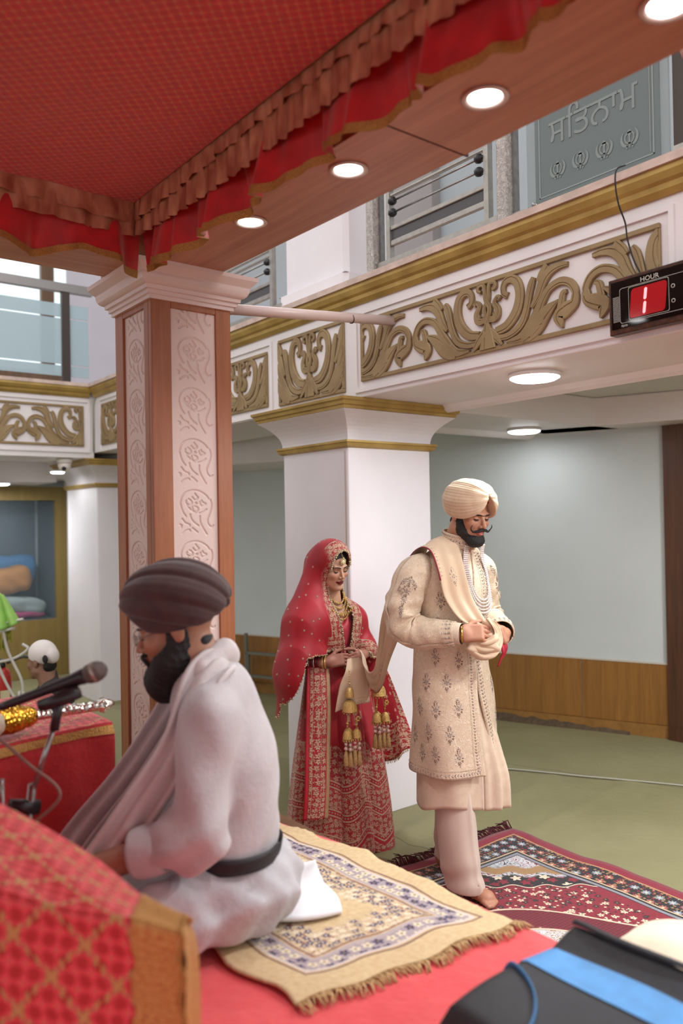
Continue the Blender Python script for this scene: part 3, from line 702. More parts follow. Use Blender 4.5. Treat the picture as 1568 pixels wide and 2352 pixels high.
carved_panel('carved_panel', Matrix(((1, 0, 0, PX0 + st), (0, -1, 0, PY0 + 0.012), (0, 0, 1, 0), (0, 0, 0, 1))), PX1 - st2 - PX0 - st, 0.25, 2.676, 2.79)
carved_panel('carved_panel', Matrix(((0, -1, 0, PX0 + 0.012), (-1, 0, 0, PY1 - 0.085), (0, 0, 1, 0), (0, 0, 0, 1))), PY1 - 0.085 - PY0 - 0.075, 0.25, 2.676, 2.79)
b = MB(); prof = [(-0.002, 2.70, 0), (0.012, 2.70, 0), (0.012, 2.716, 0), (0.022, 2.718, 0), (0.022, 2.734, 0), (0.034, 2.736, 0), (0.036, 2.752, 0)] + \
    [(0.036 + 0.030 * math.sin(t * PI / 2), 2.752 + 0.045 * (1 - math.cos(t * PI / 2)), 0) for t in np.linspace(0.1, 1, 7)] + [(0.068, 2.80, 0), (0.074, 2.806, 0), (0.092, 2.826, 0), (0.096, 2.842, 0)]
flare(prof, 0, PX0, PY0, PX1, PY1, b); b.build('cap', PINKW, pil, label='cream moulded cap')

# ------------------------------------------------------------------ pattern helpers for woven things
def atan2(M, y, x): return M.math('ARCTAN2', y, x)
def flowers(M, u, v, s, n=5, seed=0.0, size=0.3, jit=0.25):
    """grid of small flowers: returns (petal mask, centre mask, cell random)"""
    a = u * s + seed; b = v * s + seed * 1.7
    ia, ib = a.floor(), b.floor(); r1 = M.rnd(M.vec(ia, ib, seed)); r2 = M.rnd(M.vec(ib, ia, seed + 3.1))
    fx = a - ia - 0.5 + (r1 - 0.5) * jit; fy = b - ib - 0.5 + (r2 - 0.5) * jit
    r = (fx * fx + fy * fy).sqrt(); th = atan2(M, fy, fx) + r1 * 6.28
    pet = r - (th * n).cos() * (0.30 * size) - size
    return 1.0 - pet.ss(-0.03, 0.03), 1.0 - r.ss(size * 0.25, size * 0.42), r2
def vines(M, u, v, s, w=0.05, seed=0.0):
    n = M.noise(M.vec(u * s + seed, v * s), 1.0, 1.0, 0.5, 0.8)
    return 1.0 - (((n * 7.0).fract() - 0.5).abs()).ss(w, w + 0.06)
def band(x, a, b, e=0.002): return x.ss(a - e, a + e) * (1.0 - x.ss(b - e, b + e))

# ------------------------------------------------------------------ platform with red cloth
PZ = 0.60; PE = 1.77
def red_cloth_mat(name, c1, c2, sc=6.0):
    M = Mat(name); n = M.noise(M.coord(), sc, 4, 0.6); w = M.noise(M.coord(), 700, 1)
    return M.done(M.mix(n.lin(0.3, 0.7), lin(c1), lin(c2)), 0.7, 0.0, n * 4 + w * 0.3, 0.006, 0.7, **{'Sheen_Weight': 0.25})
REDC = red_cloth_mat('red_platform_cloth', '#e23e44', '#f25658')
plat = empty('platform', 'low stage covered with a plain red cloth', 'platform', (0, 0, 0))
MB().box((-2.5, -1.0, 0.0), (PE - 0.03, 2.72, PZ - 0.006)).build('stage_box', simple('stage_wood', '#6b4a34', 0.7, 0, 0.2, 10), plat)
def edge_x(y): return PE + 0.02 * math.sin(2.2 * y) - 0.10 * sst(2.1, 2.72, y)
def plat_pt(u, v):
    y = lerp(-1.0, 2.74, v); ex = edge_x(y)
    if u < 0.8:
        x = lerp(-2.5, ex, u / 0.8); z = PZ + 0.003 * math.sin(9 * x + 4 * y) * math.sin(6 * y - 3 * x) + 0.004 * math.sin(17 * y + 5 * x) * sst(1.2, 1.7, x)
        return (x, y, z)
    t = (u - 0.8) / 0.2
    return (ex + 0.012 * math.sin(t * 3) + 0.014 * t * math.sin(13 * y + 2 * math.sin(5 * y)), y, PZ + 0.001 - t * (PZ - 0.02))
b = MB(); b.grid(plat_pt, 130, 150); b.build('cloth_cover', REDC, plat)

# ------------------------------------------------------------------ beige prayer rug on the platform
def beige_rug_mat():
    M = Mat('beige_rug_weave'); u, v = M.uv()          # metres from the rug's corner
    W_, L_ = 0.74, 1.30
    e = u.min(W_ - u).min(v.min(L_ - v))
    wob = (M.noise(M.vec(u, v), 9, 2) - 0.5) * 0.012
    d = e + wob
    c = M.mix(M.noise(M.vec(u, v), 60, 2).lin(0.3, 0.7), lin('#cdb084'), lin('#dcc49a'))
    PUR, RED, CRE, BLU = lin('#4b4268'), lin('#8c2f38'), lin('#e6d8bc'), lin('#56689a')
    for (a, b_, col) in ((0.085, 0.093, '#8a6a5a'), (0.10, 0.106, '#d8d0d4'), (0.158, 0.166, '#b0a6b4'), (0.172, 0.180, '#8a5a4e')): c = M.mix(band(d, a, b_), c, lin(col))
    p1, c1, r1 = flowers(M, u, v, 29.0, 5, 0.3, 0.36); g1 = band(d, 0.108, 0.156)
    c = M.mix(g1 * 0.75, c, lin('#9c93a6')); c = M.mix(g1 * p1, c, M.mix(r1.gt(0.5), PUR, CRE)); c = M.mix(g1 * c1, c, lin('#8a7a48'))
    p2, c2, r2 = flowers(M, u, v, 40.0, 5, 4.7, 0.40, 0.6)
    vn = vines(M, u, v, 26, 0.10)
    g2 = band(d, 0.182, 0.28, 0.02); dens = g2 * (M.noise(M.vec(u, v), 16, 2) + (0.275 - d) * 4.5).ss(0.45, 0.62)
    c = M.mix(dens * 0.6, c, lin('#d6c6a6')); c = M.mix(dens * vn * 0.7, c, RED)
    c = M.mix(dens * p2, c, M.mix(r2.gt(0.55), M.mix(r2.gt(0.8), PUR, BLU), M.mix(r2.gt(0.28), RED, CRE))); c = M.mix(dens * c2, c, CRE)
    return M.done(c, 0.85, 0.0, M.noise(M.vec(u, v), 500, 1), 0.001)
RX0, RY0 = 1.06, 1.47
def rug_pt(u, v):
    x = RX0 + 0.74 * u - 0.13 * v + 0.014 * math.sin(v * 26) * (abs(u - 0.5) * 2) ** 3; y = RY0 + 0.09 * (1 - u) + 1.28 * v + 0.008 * math.sin(u * 21) * (1 - v)
    ex = edge_x(y) - 0.01
    z = PZ + 0.010 + 0.004 * math.sin(11 * u + 9 * v) + 0.010 * max(0, math.sin(v * 26 + 1.2)) * u ** 6 + 0.006 * max(0, math.sin(v * 31)) * (1 - u) ** 6
    if x > ex: z -= (x - ex) * 0.8; x = ex + (x - ex) * 0.5
    return (x, y, z)
rug = empty('prayer_rug', 'beige fringed rug with purple floral borders on the red stage', 'rug', (0, 0, 0))
b = MB(); b.grid(rug_pt, 60, 100, uvfn=lambda u, v: (u * 0.74, v * 1.30)); o = b.build('rug_field', beige_rug_mat(), rug)
so = o.modifiers.new('thick', 'SOLIDIFY'); so.thickness = 0.006; so.offset = -1
FRG = simple('beige_fringe', '#c9a878', 0.85, 0, 0.2, 60); b = MB(); rr = random.Random(5)
for i in range(150):
    u = i / 149; p = Vector(rug_pt(u, 0.0)); d = Vector((rr.uniform(-0.5, 0.5), -1, 0)).normalized(); l = rr.uniform(0.03, 0.055)
    b.tube([p, p + d * l * 0.5 + Vector((0, 0, 0.006)), p + d * l + Vector((rr.uniform(-.01, .01), 0, -0.004))], [0.003, 0.0026, 0.0012], 5)
b.build('fringe', FRG, rug, kind='stuff')
# white folded sheet under the reader
WCLOTH = simple('white_sheet_cloth', '#eceaec', 0.8, 0, 0.04, 8, 0.003, 25)
def sheet_pt(u, v):
    a = Vector((1.10, 1.93)); ax = Vector((0.30, -0.11)); ay = Vector((0.14, 0.33))
    p = a + ax * u + ay * v; w = 0.010 * math.sin(5 * u * v + 4 * u) + 0.012 * math.sin(9 * v - 5 * u) * u + 0.02 * math.exp(-((u - 0.25) / 0.15) ** 2)
    return (p.x + 0.012 * math.sin(7 * v), p.y + 0.012 * math.sin(6 * u), PZ + 0.028 + max(0, w))
b = MB(); b.grid(sheet_pt, 40, 40); o = b.build('folded_sheet', WCLOTH, None, 'white folded sheet spread under the seated reader', 'sheet'); so = o.modifiers.new('thick', 'SOLIDIFY'); so.thickness = 0.012; so.offset = -1

# ------------------------------------------------------------------ maroon carpet on the floor
def maroon_mat():
    M = Mat('maroon_carpet_weave'); u, v = M.uv()       # u across 0..2.0, v along 0..3.0 metres
    W_, L_ = 1.9, 3.0
    eu = u.min(W_ - u); e = eu.min(v); n = M.noise(M.vec(u, v), 5, 3)
    c = M.mix(M.noise(M.vec(u, v), 50, 2).lin(0.3, 0.7), lin('#7a1426'), lin('#8e1c30'))
    BLK, CRE, GREY, TAN, RED = lin('#1d1a1e'), lin('#dccbb0'), lin('#b9bcc4'), lin('#a07c50'), lin('#861a2c')
    # field flowers
    p, cc, r = flowers(M, u, v, 20.0, 5, 1.1, 0.25, 0.6); inside = e.gt(0.30)
    c = M.mix(inside * p, c, M.mix(r.gt(0.4), CRE, M.mix(r.gt(0.2), GREY, BLK))); c = M.mix(inside * cc, c, TAN)
    p, cc, r = flowers(M, u, v, 36.0, 4, 7.3, 0.20, 0.7); c = M.mix(inside * p * r.gt(0.35), c, M.mix(r.gt(0.7), CRE, BLK))
    # centre lozenge outlined by a pale serpentine band, grid patch outside it
    du = (u - 1.0); dv = (v - 1.75); th = atan2(M, dv, du); R_ = (du * du * 1.9 + dv * dv * 0.75).sqrt() + (th * 8.0).sin() * 0.03
    c = M.mix(band(R_, 0.86, 1.02, 0.01) * inside, c, M.mix(((u * 60).fract().lt(0.14)).max((v * 60).fract().lt(0.14)), lin('#7a1226'), BLK))
    c = M.mix(band(R_, 0.74, 0.84, 0.006), c, M.mix(vines(M, u, v, 40, 0.12), lin('#cfd2d4'), TAN))
    c = M.mix(band(R_, 0.725, 0.74, 0.004).max(band(R_, 0.84, 0.852, 0.004)).max(band(R_, 1.02, 1.032, 0.004)), c, CRE)
    # corner spandrels: pale ground with scrolls, black edge
    cu = eu - 0.24; cv = v - 0.24; sp = (cu * 1.0 + cv * 1.25) + ((cu - cv) * 30).sin() * 0.025
    c = M.mix(band(sp, 0.0, 0.58, 0.004), c, BLK); c = M.mix(band(sp, 0.573, 0.586, 0.003), c, CRE)
    p, cc, r = flowers(M, u, v, 16, 5, 2.2, 0.34, 0.4); c = M.mix(band(sp, 0.0, 0.55) * p, c, M.mix(r.gt(0.5), CRE, RED))
    c = M.mix(band(sp, 0.0, 0.40, 0.02), c, M.mix(vines(M, u, v, 24, 0.10), lin('#c4c8cc'), M.mix(n.gt(0.5), RED, BLK)))
    c = M.mix(band(sp, 0.24, 0.36, 0.02) * n.gt(0.45), c, TAN)
    # borders
    c = M.mix(1.0 - e.gt(0.25), c, M.mix((e * 180).sin().gt(0.0), lin('#8a8a92'), BLK))
    c = M.mix(band(e, 0.075, 0.205), c, BLK)
    p, cc, r = flowers(M, u, v, 15.4, 8, 0.5, 0.27, 0.1); q, c2, r2 = flowers(M, u, v, 48, 4, 5.5, 0.32, 0.6)
    g = band(e, 0.075, 0.205); c = M.mix(g * q * r2.gt(0.3), c, M.mix(r2.gt(0.65), RED, TAN)); c = M.mix(g * p, c, M.mix(r.gt(0.5), lin('#97a3ac'), lin('#b06a58'))); c = M.mix(g * cc, c, CRE)
    for (a, b_, col) in ((0.066, 0.076, '#b98a5a'), (0.205, 0.214, '#c9b08a')): c = M.mix(band(e, a, b_, 0.001), c, lin(col))
    c = M.mix(1.0 - e.gt(0.066), c, lin('#861a30'))
    return M.done(c, 0.9, 0.0, M.noise(M.vec(u, v), 400, 1), 0.0015, **{'Sheen_Weight': 0.2})
CX0, CX1, CY1 = 1.55, 3.46, 2.93
def carpet_pt(u, v):
    x = lerp(CX1, CX0, u) + 0.05 * v; y = CY1 + 0.10 * u - 3.0 * v
    z = 0.012 + 0.010 * max(0, math.sin(v * 34 + 1)) * max(0, 1 - u * 7) + 0.01 * max(0, math.sin(u * 17)) * max(0, 1 - v * 12)
    return (x + 0.008 * math.sin(v * 30), y, z)
carpet = empty('carpet', 'maroon patterned carpet with dark red fringe under the groom', 'carpet', (0, 0, 0))
b = MB(); b.grid(carpet_pt, 60, 90, uvfn=lambda u, v: (u * 1.9, v * 3.0)); o = b.build('carpet_field', maroon_mat(), carpet); so = o.modifiers.new('thick', 'SOLIDIFY'); so.thickness = 0.008; so.offset = -1
MFR = simple('maroon_fringe', '#4c0e1c', 0.9, 0, 0.3, 50); b = MB(); rr = random.Random(9)
for i in range(230):
    u = (i + rr.random()) / 230; p = Vector(carpet_pt(u, 0.0)); k = 0.6 + 0.9 * max(0, math.sin(u * 30 + 2)); d = Vector((rr.uniform(-0.5, 0.5), 1, 0)).normalized(); l = rr.uniform(0.05, 0.08)
    hgt = 0.018 * k * rr.random() + 0.012 * k
    b.tube([p, p + d * l * 0.45 + Vector((0, 0, hgt)), p + d * l + Vector((rr.uniform(-.02, .02), 0, hgt * rr.random()))], [0.004, 0.0035, 0.0015], 5)
b.build('fringe', MFR, carpet, kind='stuff')
# cable across the floor
b = MB(); b.tube([Vector(p) for p in spline([(3.6, 4.62, 0.012), (4.257, 3.693, 0.010), (4.55, 3.2, 0.010), (4.85, 2.697, 0.010), (5.25, 1.9, 0.010)], 8)], 0.006, 6); b.build('floor_cable', simple('grey_cable', '#a6a698', 0.5), None, 'thin grey cable lying across the olive floor', 'cable')

# ------------------------------------------------------------------ black and blue bag, cream cushion (near the camera)
BAGM = simple('black_bag_nylon', '#2a2a2e', 0.6, 0, 0.12, 30, 0.0012, 500); BLUM = simple('blue_bag_stripe', '#5598d4', 0.55, 0, 0.1, 20)
bag = empty('sports_bag', 'black bag with a bright blue stripe lying on the red stage', 'bag', (0, 0, 0))
BC = Vector((1.39, 0.85, PZ))
def bag_top(u, v):
    """u along the bag toward -Y 0..1, v across toward +X 0..1"""
    hgt = 0.115 + 0.030 * math.sin(PI * min(1, max(0, v))) ** 0.7 + 0.045 * sst(0.72, 0.92, v) * sst(0.0, 0.12, u) + 0.006 * math.sin(8 * u + 5 * v)
    e = min(u, 1 - u, v, 1 - v); k = sst(0, 0.10, e); q = 1 - 0.03 * (1 - k)
    return BC + Vector(((-0.25 + 0.50 * v) * q, (0.39 - 0.78 * u) * q, 0.015 + hgt * (0.35 + 0.65 * k)))
b = MB(); b.grid(lambda u, v: tuple(bag_top(u, v)), 48, 36)
def bag_side(u, v):
    t = (u % 1) * 4; k = int(t) % 4; f = t - int(t)
    q = [(f, 0), (1, f), (1 - f, 1), (0, 1 - f)][k]; p = bag_top(*q); base = Vector((p.x, p.y, PZ + 0.012)); m = p.lerp(base, v); out = (Vector((p.x, p.y, 0)) - Vector((BC.x, BC.y, 0))).normalized()
    return tuple(m + out * 0.025 * math.sin(PI * v))
b.grid(bag_side, 120, 8); b.build('bag_body', BAGM, bag)
def on_bag(u, v, h): p = bag_top(u, v); return (p.x, p.y, p.z + h)
b = MB(); b.grid(lambda s_, t: on_bag(0.035 + 0.95 * s_, 0.53 + 0.21 * t + 0.02 * math.sin(5 * s_), 0.003), 40, 4); b.build('blue_stripe', BLUM, bag, label='wide blue stripe')
P = [on_bag(u, v, 0.003) for u, v in spline([(0.03, 0.46), (0.10, 0.46), (0.17, 0.42), (0.24, 0.33), (0.29, 0.20), (0.31, 0.05)], 6)]
b = MB(); b.tube(P, 0.0085, 6, flat=0.4); b.build('blue_piping', simple('blue_piping_cloth', '#3a6f9e', 0.6), bag, label='narrow curved blue piping')
P = [on_bag(u, v, 0.006) for u, v in spline([(0.03, 0.44), (0.03, 0.52), (0.035, 0.60)], 4)]
b = MB(); b.tube(P, 0.006, 6); b.build('zip_end', simple('zip_metal', '#9a958e', 0.4, 0.6), bag)
b = MB(); b.tube([on_bag(u, v, 0.008) for u, v in spline([(0.10, 0.90), (0.3, 0.88), (0.6, 0.9), (0.95, 0.88)], 6)], 0.010, 6, flat=0.5); b.build('carry_handle', BAGM, bag)
CUSH = simple('cream_cotton', '#ecdcc2', 0.85, 0, 0.05, 9, 0.003, 30)
def cushion_fn(p):
    d = ell(p, (1.86, 1.06, 0.635), (0.17, 0.15, 0.07)); return d + 0.006 * np.sin(p[:, 0] * 30 + p[:, 1] * 18)
v_, f_ = sdf_mesh(cushion_fn, (1.55, 0.85, 0.55), (2.12, 1.35, 0.78), 0.012)
link('cushion', npmesh('cushion', v_, f_, CUSH), None, 'cream cloth bundle behind the black bag', 'cushion')

# ------------------------------------------------------------------ near covered stand with red and gold brocade
def brocade(name):
    M = Mat(name); x, y = M.uv(); k = 34.0
    a = x * k; b_ = y * k
    fx = a.fract() - 0.5; fy = b_.fract() - 0.5
    cross = (1.0 - fx.abs().ss(0.15, 0.20)) * (1.0 - fy.abs().ss(0.42, 0.47)); cross = cross.max((1.0 - fy.abs().ss(0.15, 0.20)) * (1.0 - fx.abs().ss(0.42, 0.47)))
    ga = ((a + b_) * 0.25).fract() - 0.5; gb = ((a - b_) * 0.25).fract() - 0.5
    dia = (1.0 - ga.abs().ss(0.05, 0.08)).max(1.0 - gb.abs().ss(0.05, 0.08)); beads = 1.0 - ((a * 2.0).fract() - 0.5).abs().ss(0.2, 0.36)
    knot = 1.0 - (ga * ga + gb * gb).sqrt().ss(0.08, 0.12); dot = (1.0 - (fx * fx + fy * fy).sqrt().ss(0.07, 0.12))
    c = M.mix(cross, lin('#bf2a2c'), lin('#ee4c56')); g = (dia * beads).max(knot).max(dot * 0.55)
    c = M.mix(g * 0.85, c, lin('#d2a868'))
    return M.done(c, 0.5, g * 0.2, g, 0.003, **{'Sheen_Weight': 0.2})
BRO = brocade('red_gold_brocade')
def goldborder():
    M = Mat('gold_border_zari'); x, y = M.uv(); n = M.noise(M.vec(x * 8, y * 120), 1.0, 3, 0.6)
    return M.done(M.mix(n.lin(0.35, 0.7), lin('#bd7a40'), lin('#d8b06a')), 0.42, 0.4, n, 0.004)
GB = goldborder()
st_ = empty('covered_stand', 'low stand draped in red brocade with a gold border, nearest the camera', 'covered stand', (0, 0, 0), rotz=math.radians(-38.1))
# local frame: x to the right, y away from the camera side; the stand is turned 38 degrees to the hall
SXR = -0.285                                              # right-hand end of the cover
def stand_pt(u, v):
    """u along x from far left to the right-hand end, v: 0 hem at the front .. 1 far top edge"""
    x = lerp(-1.25, SXR, u); q = max(0.0, SXR - x); zf = 1.062 + 0.22 * q; zb = 1.028 + 0.47 * min(q, 0.45) + 0.1 * max(0, q - 0.45); dep = 0.10 + 0.10 * sst(-0.30, -0.60, x)
    if v < 0.55:
        t = v / 0.55; return (x + 0.004 * math.sin(40 * t + 20 * x), 1.365 - 0.02 * t + 0.012 * math.sin(9 * x + 5 * t) * (1 - t), lerp(PZ + 0.01, zf, t))
    t = (v - 0.55) / 0.45
    return (x, 1.345 + dep * t, lerp(zf, zb, t) + 0.014 * math.sin(PI * t) + 0.003 * math.sin(30 * x + 9 * t))
b = MB(); b.grid(stand_pt, 80, 60, uvfn=lambda u, v: (u * 0.99, v * 0.85)); b.build('brocade_cover', BRO, st_)
def stand_end(u, v):     # right-hand end drop, below the top edge
    p = stand_pt(1.0, lerp(0.55, 1.0, u)); return (p[0] + 0.012 * math.sin(min(1, v * 8) * PI / 2) + 0.004 * math.sin(30 * p[1] + 6 * v), p[1], p[2] - v * (p[2] - PZ - 0.01))
b = MB(); b.grid(stand_end, 14, 30, uvfn=lambda u, v: (u, v)); b.build('gold_end', GB, st_, label='gold woven border')
def stand_back(u, v): p = stand_pt(u, 1.0); return (p[0], p[1] + 0.01 * math.sin(min(1, 6 * v)), p[2] - v * (p[2] - PZ - 0.01))
b = MB(); b.grid(stand_back, 60, 20, uvfn=lambda u, v: (u * 0.99, 0.85 + v * 0.45)); b.build('brocade_back', BRO, st_)
b = MB(); b.grid(lambda u, v: tuple(np.array(stand_pt(lerp(0.917, 1.002, u), v)) + np.array((0.001, -0.004 if v < 0.56 else 0.0, 0.004 if v > 0.5 else 0))), 8, 60, uvfn=lambda u, v: (u, v)); b.build('gold_border', GB, st_, label='gold woven border')
b = MB(); b.tube([tuple(np.array(stand_pt(1.0, v)) + np.array((0.004, -0.006, 0.003))) for v in np.linspace(0.02, 1, 60)], 0.004, 6); b.build('bead_edge', GOLDLACE, st_)
b = MB(); b.box((-1.2, 1.39, PZ + 0.004), (SXR - 0.03, 1.43, 1.01)); b.build('stand_box', simple('stage_wood', '#6b4a34'), st_)

# ------------------------------------------------------------------ low table with red cover behind the reader
TY = 2.50; TZ = 1.10
tb = empty('covered_table', 'low table with pleated red drape and brocade top behind the reader', 'table', (0, 0, 0))
def ttop(u, v):
    x = lerp(-0.9, 1.0, u); y = lerp(TY, TY + 0.62, v); return (x, y, TZ + 0.012 * math.sin(7 * x + 3 * y) * math.sin(5 * y + x) + 0.03 * math.exp(-((x - 0.83) / 0.12) ** 2 - ((y - TY - 0.5) / 0.12) ** 2))
b = MB(); b.grid(ttop, 60, 24, uvfn=lambda u, v: (u * 1.9, v * 0.62)); b.build('brocade_top', BRO, tb)
RD = red_cloth_mat('red_drape_cloth', '#b81c22', '#d02a30', 9)
def drape(u, v):
    x = lerp(-0.9, 1.0, u); w = math.sin(38 * x + 2 * math.sin(5 * x)) * 0.010 * (0.3 + v) + math.sin(17 * x + 3 * v) * 0.008
    return (x + 0.006 * math.sin(30 * x) * v, TY - 0.004 - 0.012 * math.sin(min(1, v * 8) * PI / 2) + w * (1 if v > 0.02 else 0), ttop(u, 0)[2] - v * (TZ - PZ - 0.006))
b = MB(); b.grid(drape, 190, 16); b.build('drape', RD, tb)
b = MB(); b.grid(lambda u, v: (1.0 + 0.012 * math.sin(30 * u) * v, lerp(TY, TY + 0.62, u), TZ - v * (TZ - PZ - 0.006)), 30, 10); b.build('drape', RD, tb)
b = MB(); b.grid(lambda u, v: tuple(np.array(drape(u, 0.015 + 0.05 * v)) + np.array((0, -0.004, 0))), 190, 1); b.build('gold_edge', GOLDLACE, tb)
for x in (-0.85, 0.9):
    for y in (TY + 0.05, TY + 0.55): MB().box((x - 0.025, y - 0.025, PZ + 0.003), (x + 0.025, y + 0.025, TZ - 0.03)).build('leg', simple('stage_wood', '#6b4a34'), tb)
# ceremonial whisk: gold and silver handle with pale hair
wh = empty('ceremonial_whisk', 'gold and silver whisk handle with pale hair lying on the red table', 'whisk', (0, 0, 0))
ax = Vector((1.0, 0.02, -0.010)); Rw = Vector((0, 0, 1)).rotation_difference(ax).to_matrix()
def metal(name, c, r=0.22):
    M = Mat(name); n, _ = M.vor(M.coord(), 90); return M.done(lin(c), r, 1.0, n, 0.004, 0.9)
WG = metal('embossed_gold', '#d8a23a'); WS = metal('embossed_silver', '#d8d2c8', 0.18)
wc = Vector((0.655, TY + 0.06, TZ + 0.055))
b = MB(); b.lathe([(0.042, 0.0), (0.05, 0.004), (0.05, 0.012), (0.043, 0.018), (0.045, 0.05), (0.038, 0.085), (0.031, 0.092), (0.034, 0.10), (0.028, 0.115), (0.022, 0.125)], wc, 24, R=Rw); b.build('gold_grip', WG, wh, label='embossed gold grip')
pr = [(0.022, 0.125)]
for i in range(26): pr += [(0.0145, 0.13 + i * 0.0075), (0.0175, 0.1335 + i * 0.0075)]
pr += [(0.014, 0.328), (0.024, 0.335), (0.026, 0.345), (0.016, 0.356), (0.018, 0.364), (0.008, 0.380)]
b = MB(); b.lathe(pr, wc, 18, R=Rw); b.build('silver_rod', WS, wh, label='ringed silver rod')
v_, f_ = sdf_mesh(lambda p: U(0.03, ell(p, (wc.x - 0.05, wc.y - 0.03, wc.z), (0.075, 0.05, 0.05)), ell(p, (wc.x - 0.14, wc.y - 0.06, wc.z), (0.11, 0.07, 0.065))) + 0.004 * np.sin(p[:, 1] * 260 + p[:, 2] * 120), (0.35, 2.38, 1.04), (0.68, 2.7, 1.26), 0.008)
link('hair', npmesh('hair', v_, f_, simple('pale_hair', '#cbb9a4', 0.9, 0, 0.15, 60)), wh)

# ------------------------------------------------------------------ microphone on its stand
MK = simple('mic_black', '#241e22', 0.35); CHR = simple('stand_chrome', '#9a9694', 0.22, 0.9)
mic = empty('microphone', 'black handheld microphone clipped to a stand before the reader', 'microphone', (0, 0, 0))
h0 = Vector((0.760, 1.985, 1.375)); h1 = Vector((0.560, 2.125, 1.290)); dv = (h0 - h1).normalized(); Rm = Vector((0, 0, 1)).rotation_difference(dv).to_matrix()
b = MB(); b.lathe([(0.010, 0.0), (0.0115, 0.02), (0.013, 0.12), (0.0165, 0.19), (0.0205, 0.218), (0.0205, 0.224)], h1, 20, R=Rm); b.build('handle', MK, mic)
b = MB(); b.lathe([(0.019, 0.222), (0.0245, 0.232), (0.0265, 0.246), (0.0265, 0.252), (0.025, 0.262), (0.019, 0.274), (0.009, 0.281), (0.001, 0.283)], h1, 24, R=Rm)
M_ = Mat('mic_mesh'); n_, _ = M_.vor(M_.coord(), 420); b.build('grille', M_.done(lin('#6e6460'), 0.4, 0.6, n_, 0.002), mic)
b = MB(); b.lathe([(0.0262, 0.244), (0.0275, 0.246), (0.0275, 0.251), (0.0262, 0.253)], h1, 24, R=Rm, caps=False); b.build('grille_ring', simple('grille_band', '#a59a90', 0.35, 0.6), mic)
ms = empty('microphone_stand', 'thin chrome microphone stand with a clamp beside the red table', 'stand', (0, 0, 0))
j = Vector((0.672, 2.025, 1.318)); foot = Vector((0.565, 2.085, PZ + 0.004)); elbow = Vector((0.607, 2.065, 1.05))
b = MB(); b.tube([j + dv * 0.055 + Vector((0, 0, -0.008)), j + Vector((0, 0, -0.012)), j - dv * 0.05 + Vector((0, 0, -0.008))], [0.017, 0.019, 0.015], 10); b.tube([j + Vector((0, 0, -0.01)), j + Vector((-0.004, 0.002, -0.05)), j + Vector((-0.010, 0.004, -0.085))], [0.014, 0.012, 0.012], 10); b.build('clip', MK, ms)
b = MB(); b.tube([j + Vector((-0.008, 0.003, -0.07)), elbow], 0.0065, 10); b.build('upper_tube', CHR, ms)
b = MB(); b.tube([elbow + Vector((0.01, -0.004, 0.05)), foot], 0.0105, 10); b.build('lower_tube', CHR, ms)
b = MB(); b.tube([elbow + Vector((-0.045, 0.0, 0.005)), elbow + Vector((0.025, 0, -0.012))], 0.019, 12); b.build('clamp', MK, ms)
b = MB(); b.tube([elbow + Vector((-0.045, 0.0, 0.005)), elbow + Vector((-0.062, 0.004, 0.01)), elbow + Vector((-0.062, 0.004, 0.075))], 0.007, 8); b.build('clamp_lever', CHR, ms)
b = MB(); b.lathe([(0.10, 0), (0.10, 0.006), (0.03, 0.014), (0.012, 0.03)], foot, 24); b.build('base', MK, ms)
b = MB(); b.tube(spline([tuple(h1), (0.53, 2.13, 1.25), (0.60, 2.06, 1.16), (0.665, 2.0, 1.08), (0.60, 2.04, 1.00), (0.54, 2.06, 0.93), (0.52, 2.08, 0.8), (0.50, 2.1, PZ + 0.03)], 8), 0.0042, 7); b.build('cable', simple('mic_cable', '#8a6a60', 0.5), mic)

# ------------------------------------------------------------------ digital clock on the beam
ck = link('digital_clock', None, None, 'black digital wall clock with glowing red numeral on the balcony beam', 'clock')
CM = Matrix(((0, -1, 0, FX - 0.052), (-1, 0, 0, 1.822), (0, 0, 1, 2.458), (0, 0, 0, 1))) @ Matrix.Rotation(math.radians(-0.6), 4, 'Y')
ck.matrix_world = CM      # local x toward -Y (right in the picture), y out, z up
CW, CHT = 0.62, 0.222
Mw = Mat('walnut_case'); nn = Mw.noise(Mw.coord(), 40, 4); WALN = Mw.done(Mw.mix(nn.lin(0.3, 0.7), lin('#20120c'), lin('#5c3018')), 0.3)
b = MB(); b.box((0, -0.028, 0), (CW, 0.02, CHT)); bevel(b.build('case', WALN, ck), 0.004)
GLS = simple('clock_black_face', '#0b0b0d', 0.06); b = MB(); b.box((0.012, 0.0202, 0.022), (CW - 0.012, 0.022, CHT - 0.014)); b.build('face', GLS, ck)
REDS = Mat('clock_red_window'); REDS.done(lin('#8c141a'), 0.15); REDS.put(REDS.bsdf.inputs['Emission Color'], lin('#a0141a')); REDS.bsdf.inputs['Emission Strength'].default_value = 0.35
def rrect(x0, z0, x1, z1, r, n=5):
    out = []
    for (cx, cz, a0) in ((x1 - r, z1 - r, 0), (x0 + r, z1 - r, 90), (x0 + r, z0 + r, 180), (x1 - r, z0 + r, 270)):
        for k in range(n + 1): a = math.radians(a0 + 90 * k / n); out.append((cx + r * math.cos(a), cz + r * math.sin(a)))
    return out
for k, (x0, nm) in enumerate(((0.096, 'hour'), (0.36, 'minute'))):
    b = MB(); q = [(x + (z - 0.11) * 0.10, z) for x, z in rrect(x0, 0.052, x0 + 0.148, 0.165, 0.014)]; b.prism([(x, -z) for x, z in q], 0, 0.0008, M=Matrix(((1, 0, 0, 0), (0, 0, 1, 0.0222), (0, -1, 0, 0), (0, 0, 0, 1)))); b.build('red_window', REDS.m, ck)
SEG = emit('led_red', '#ff3c46', 2.2)
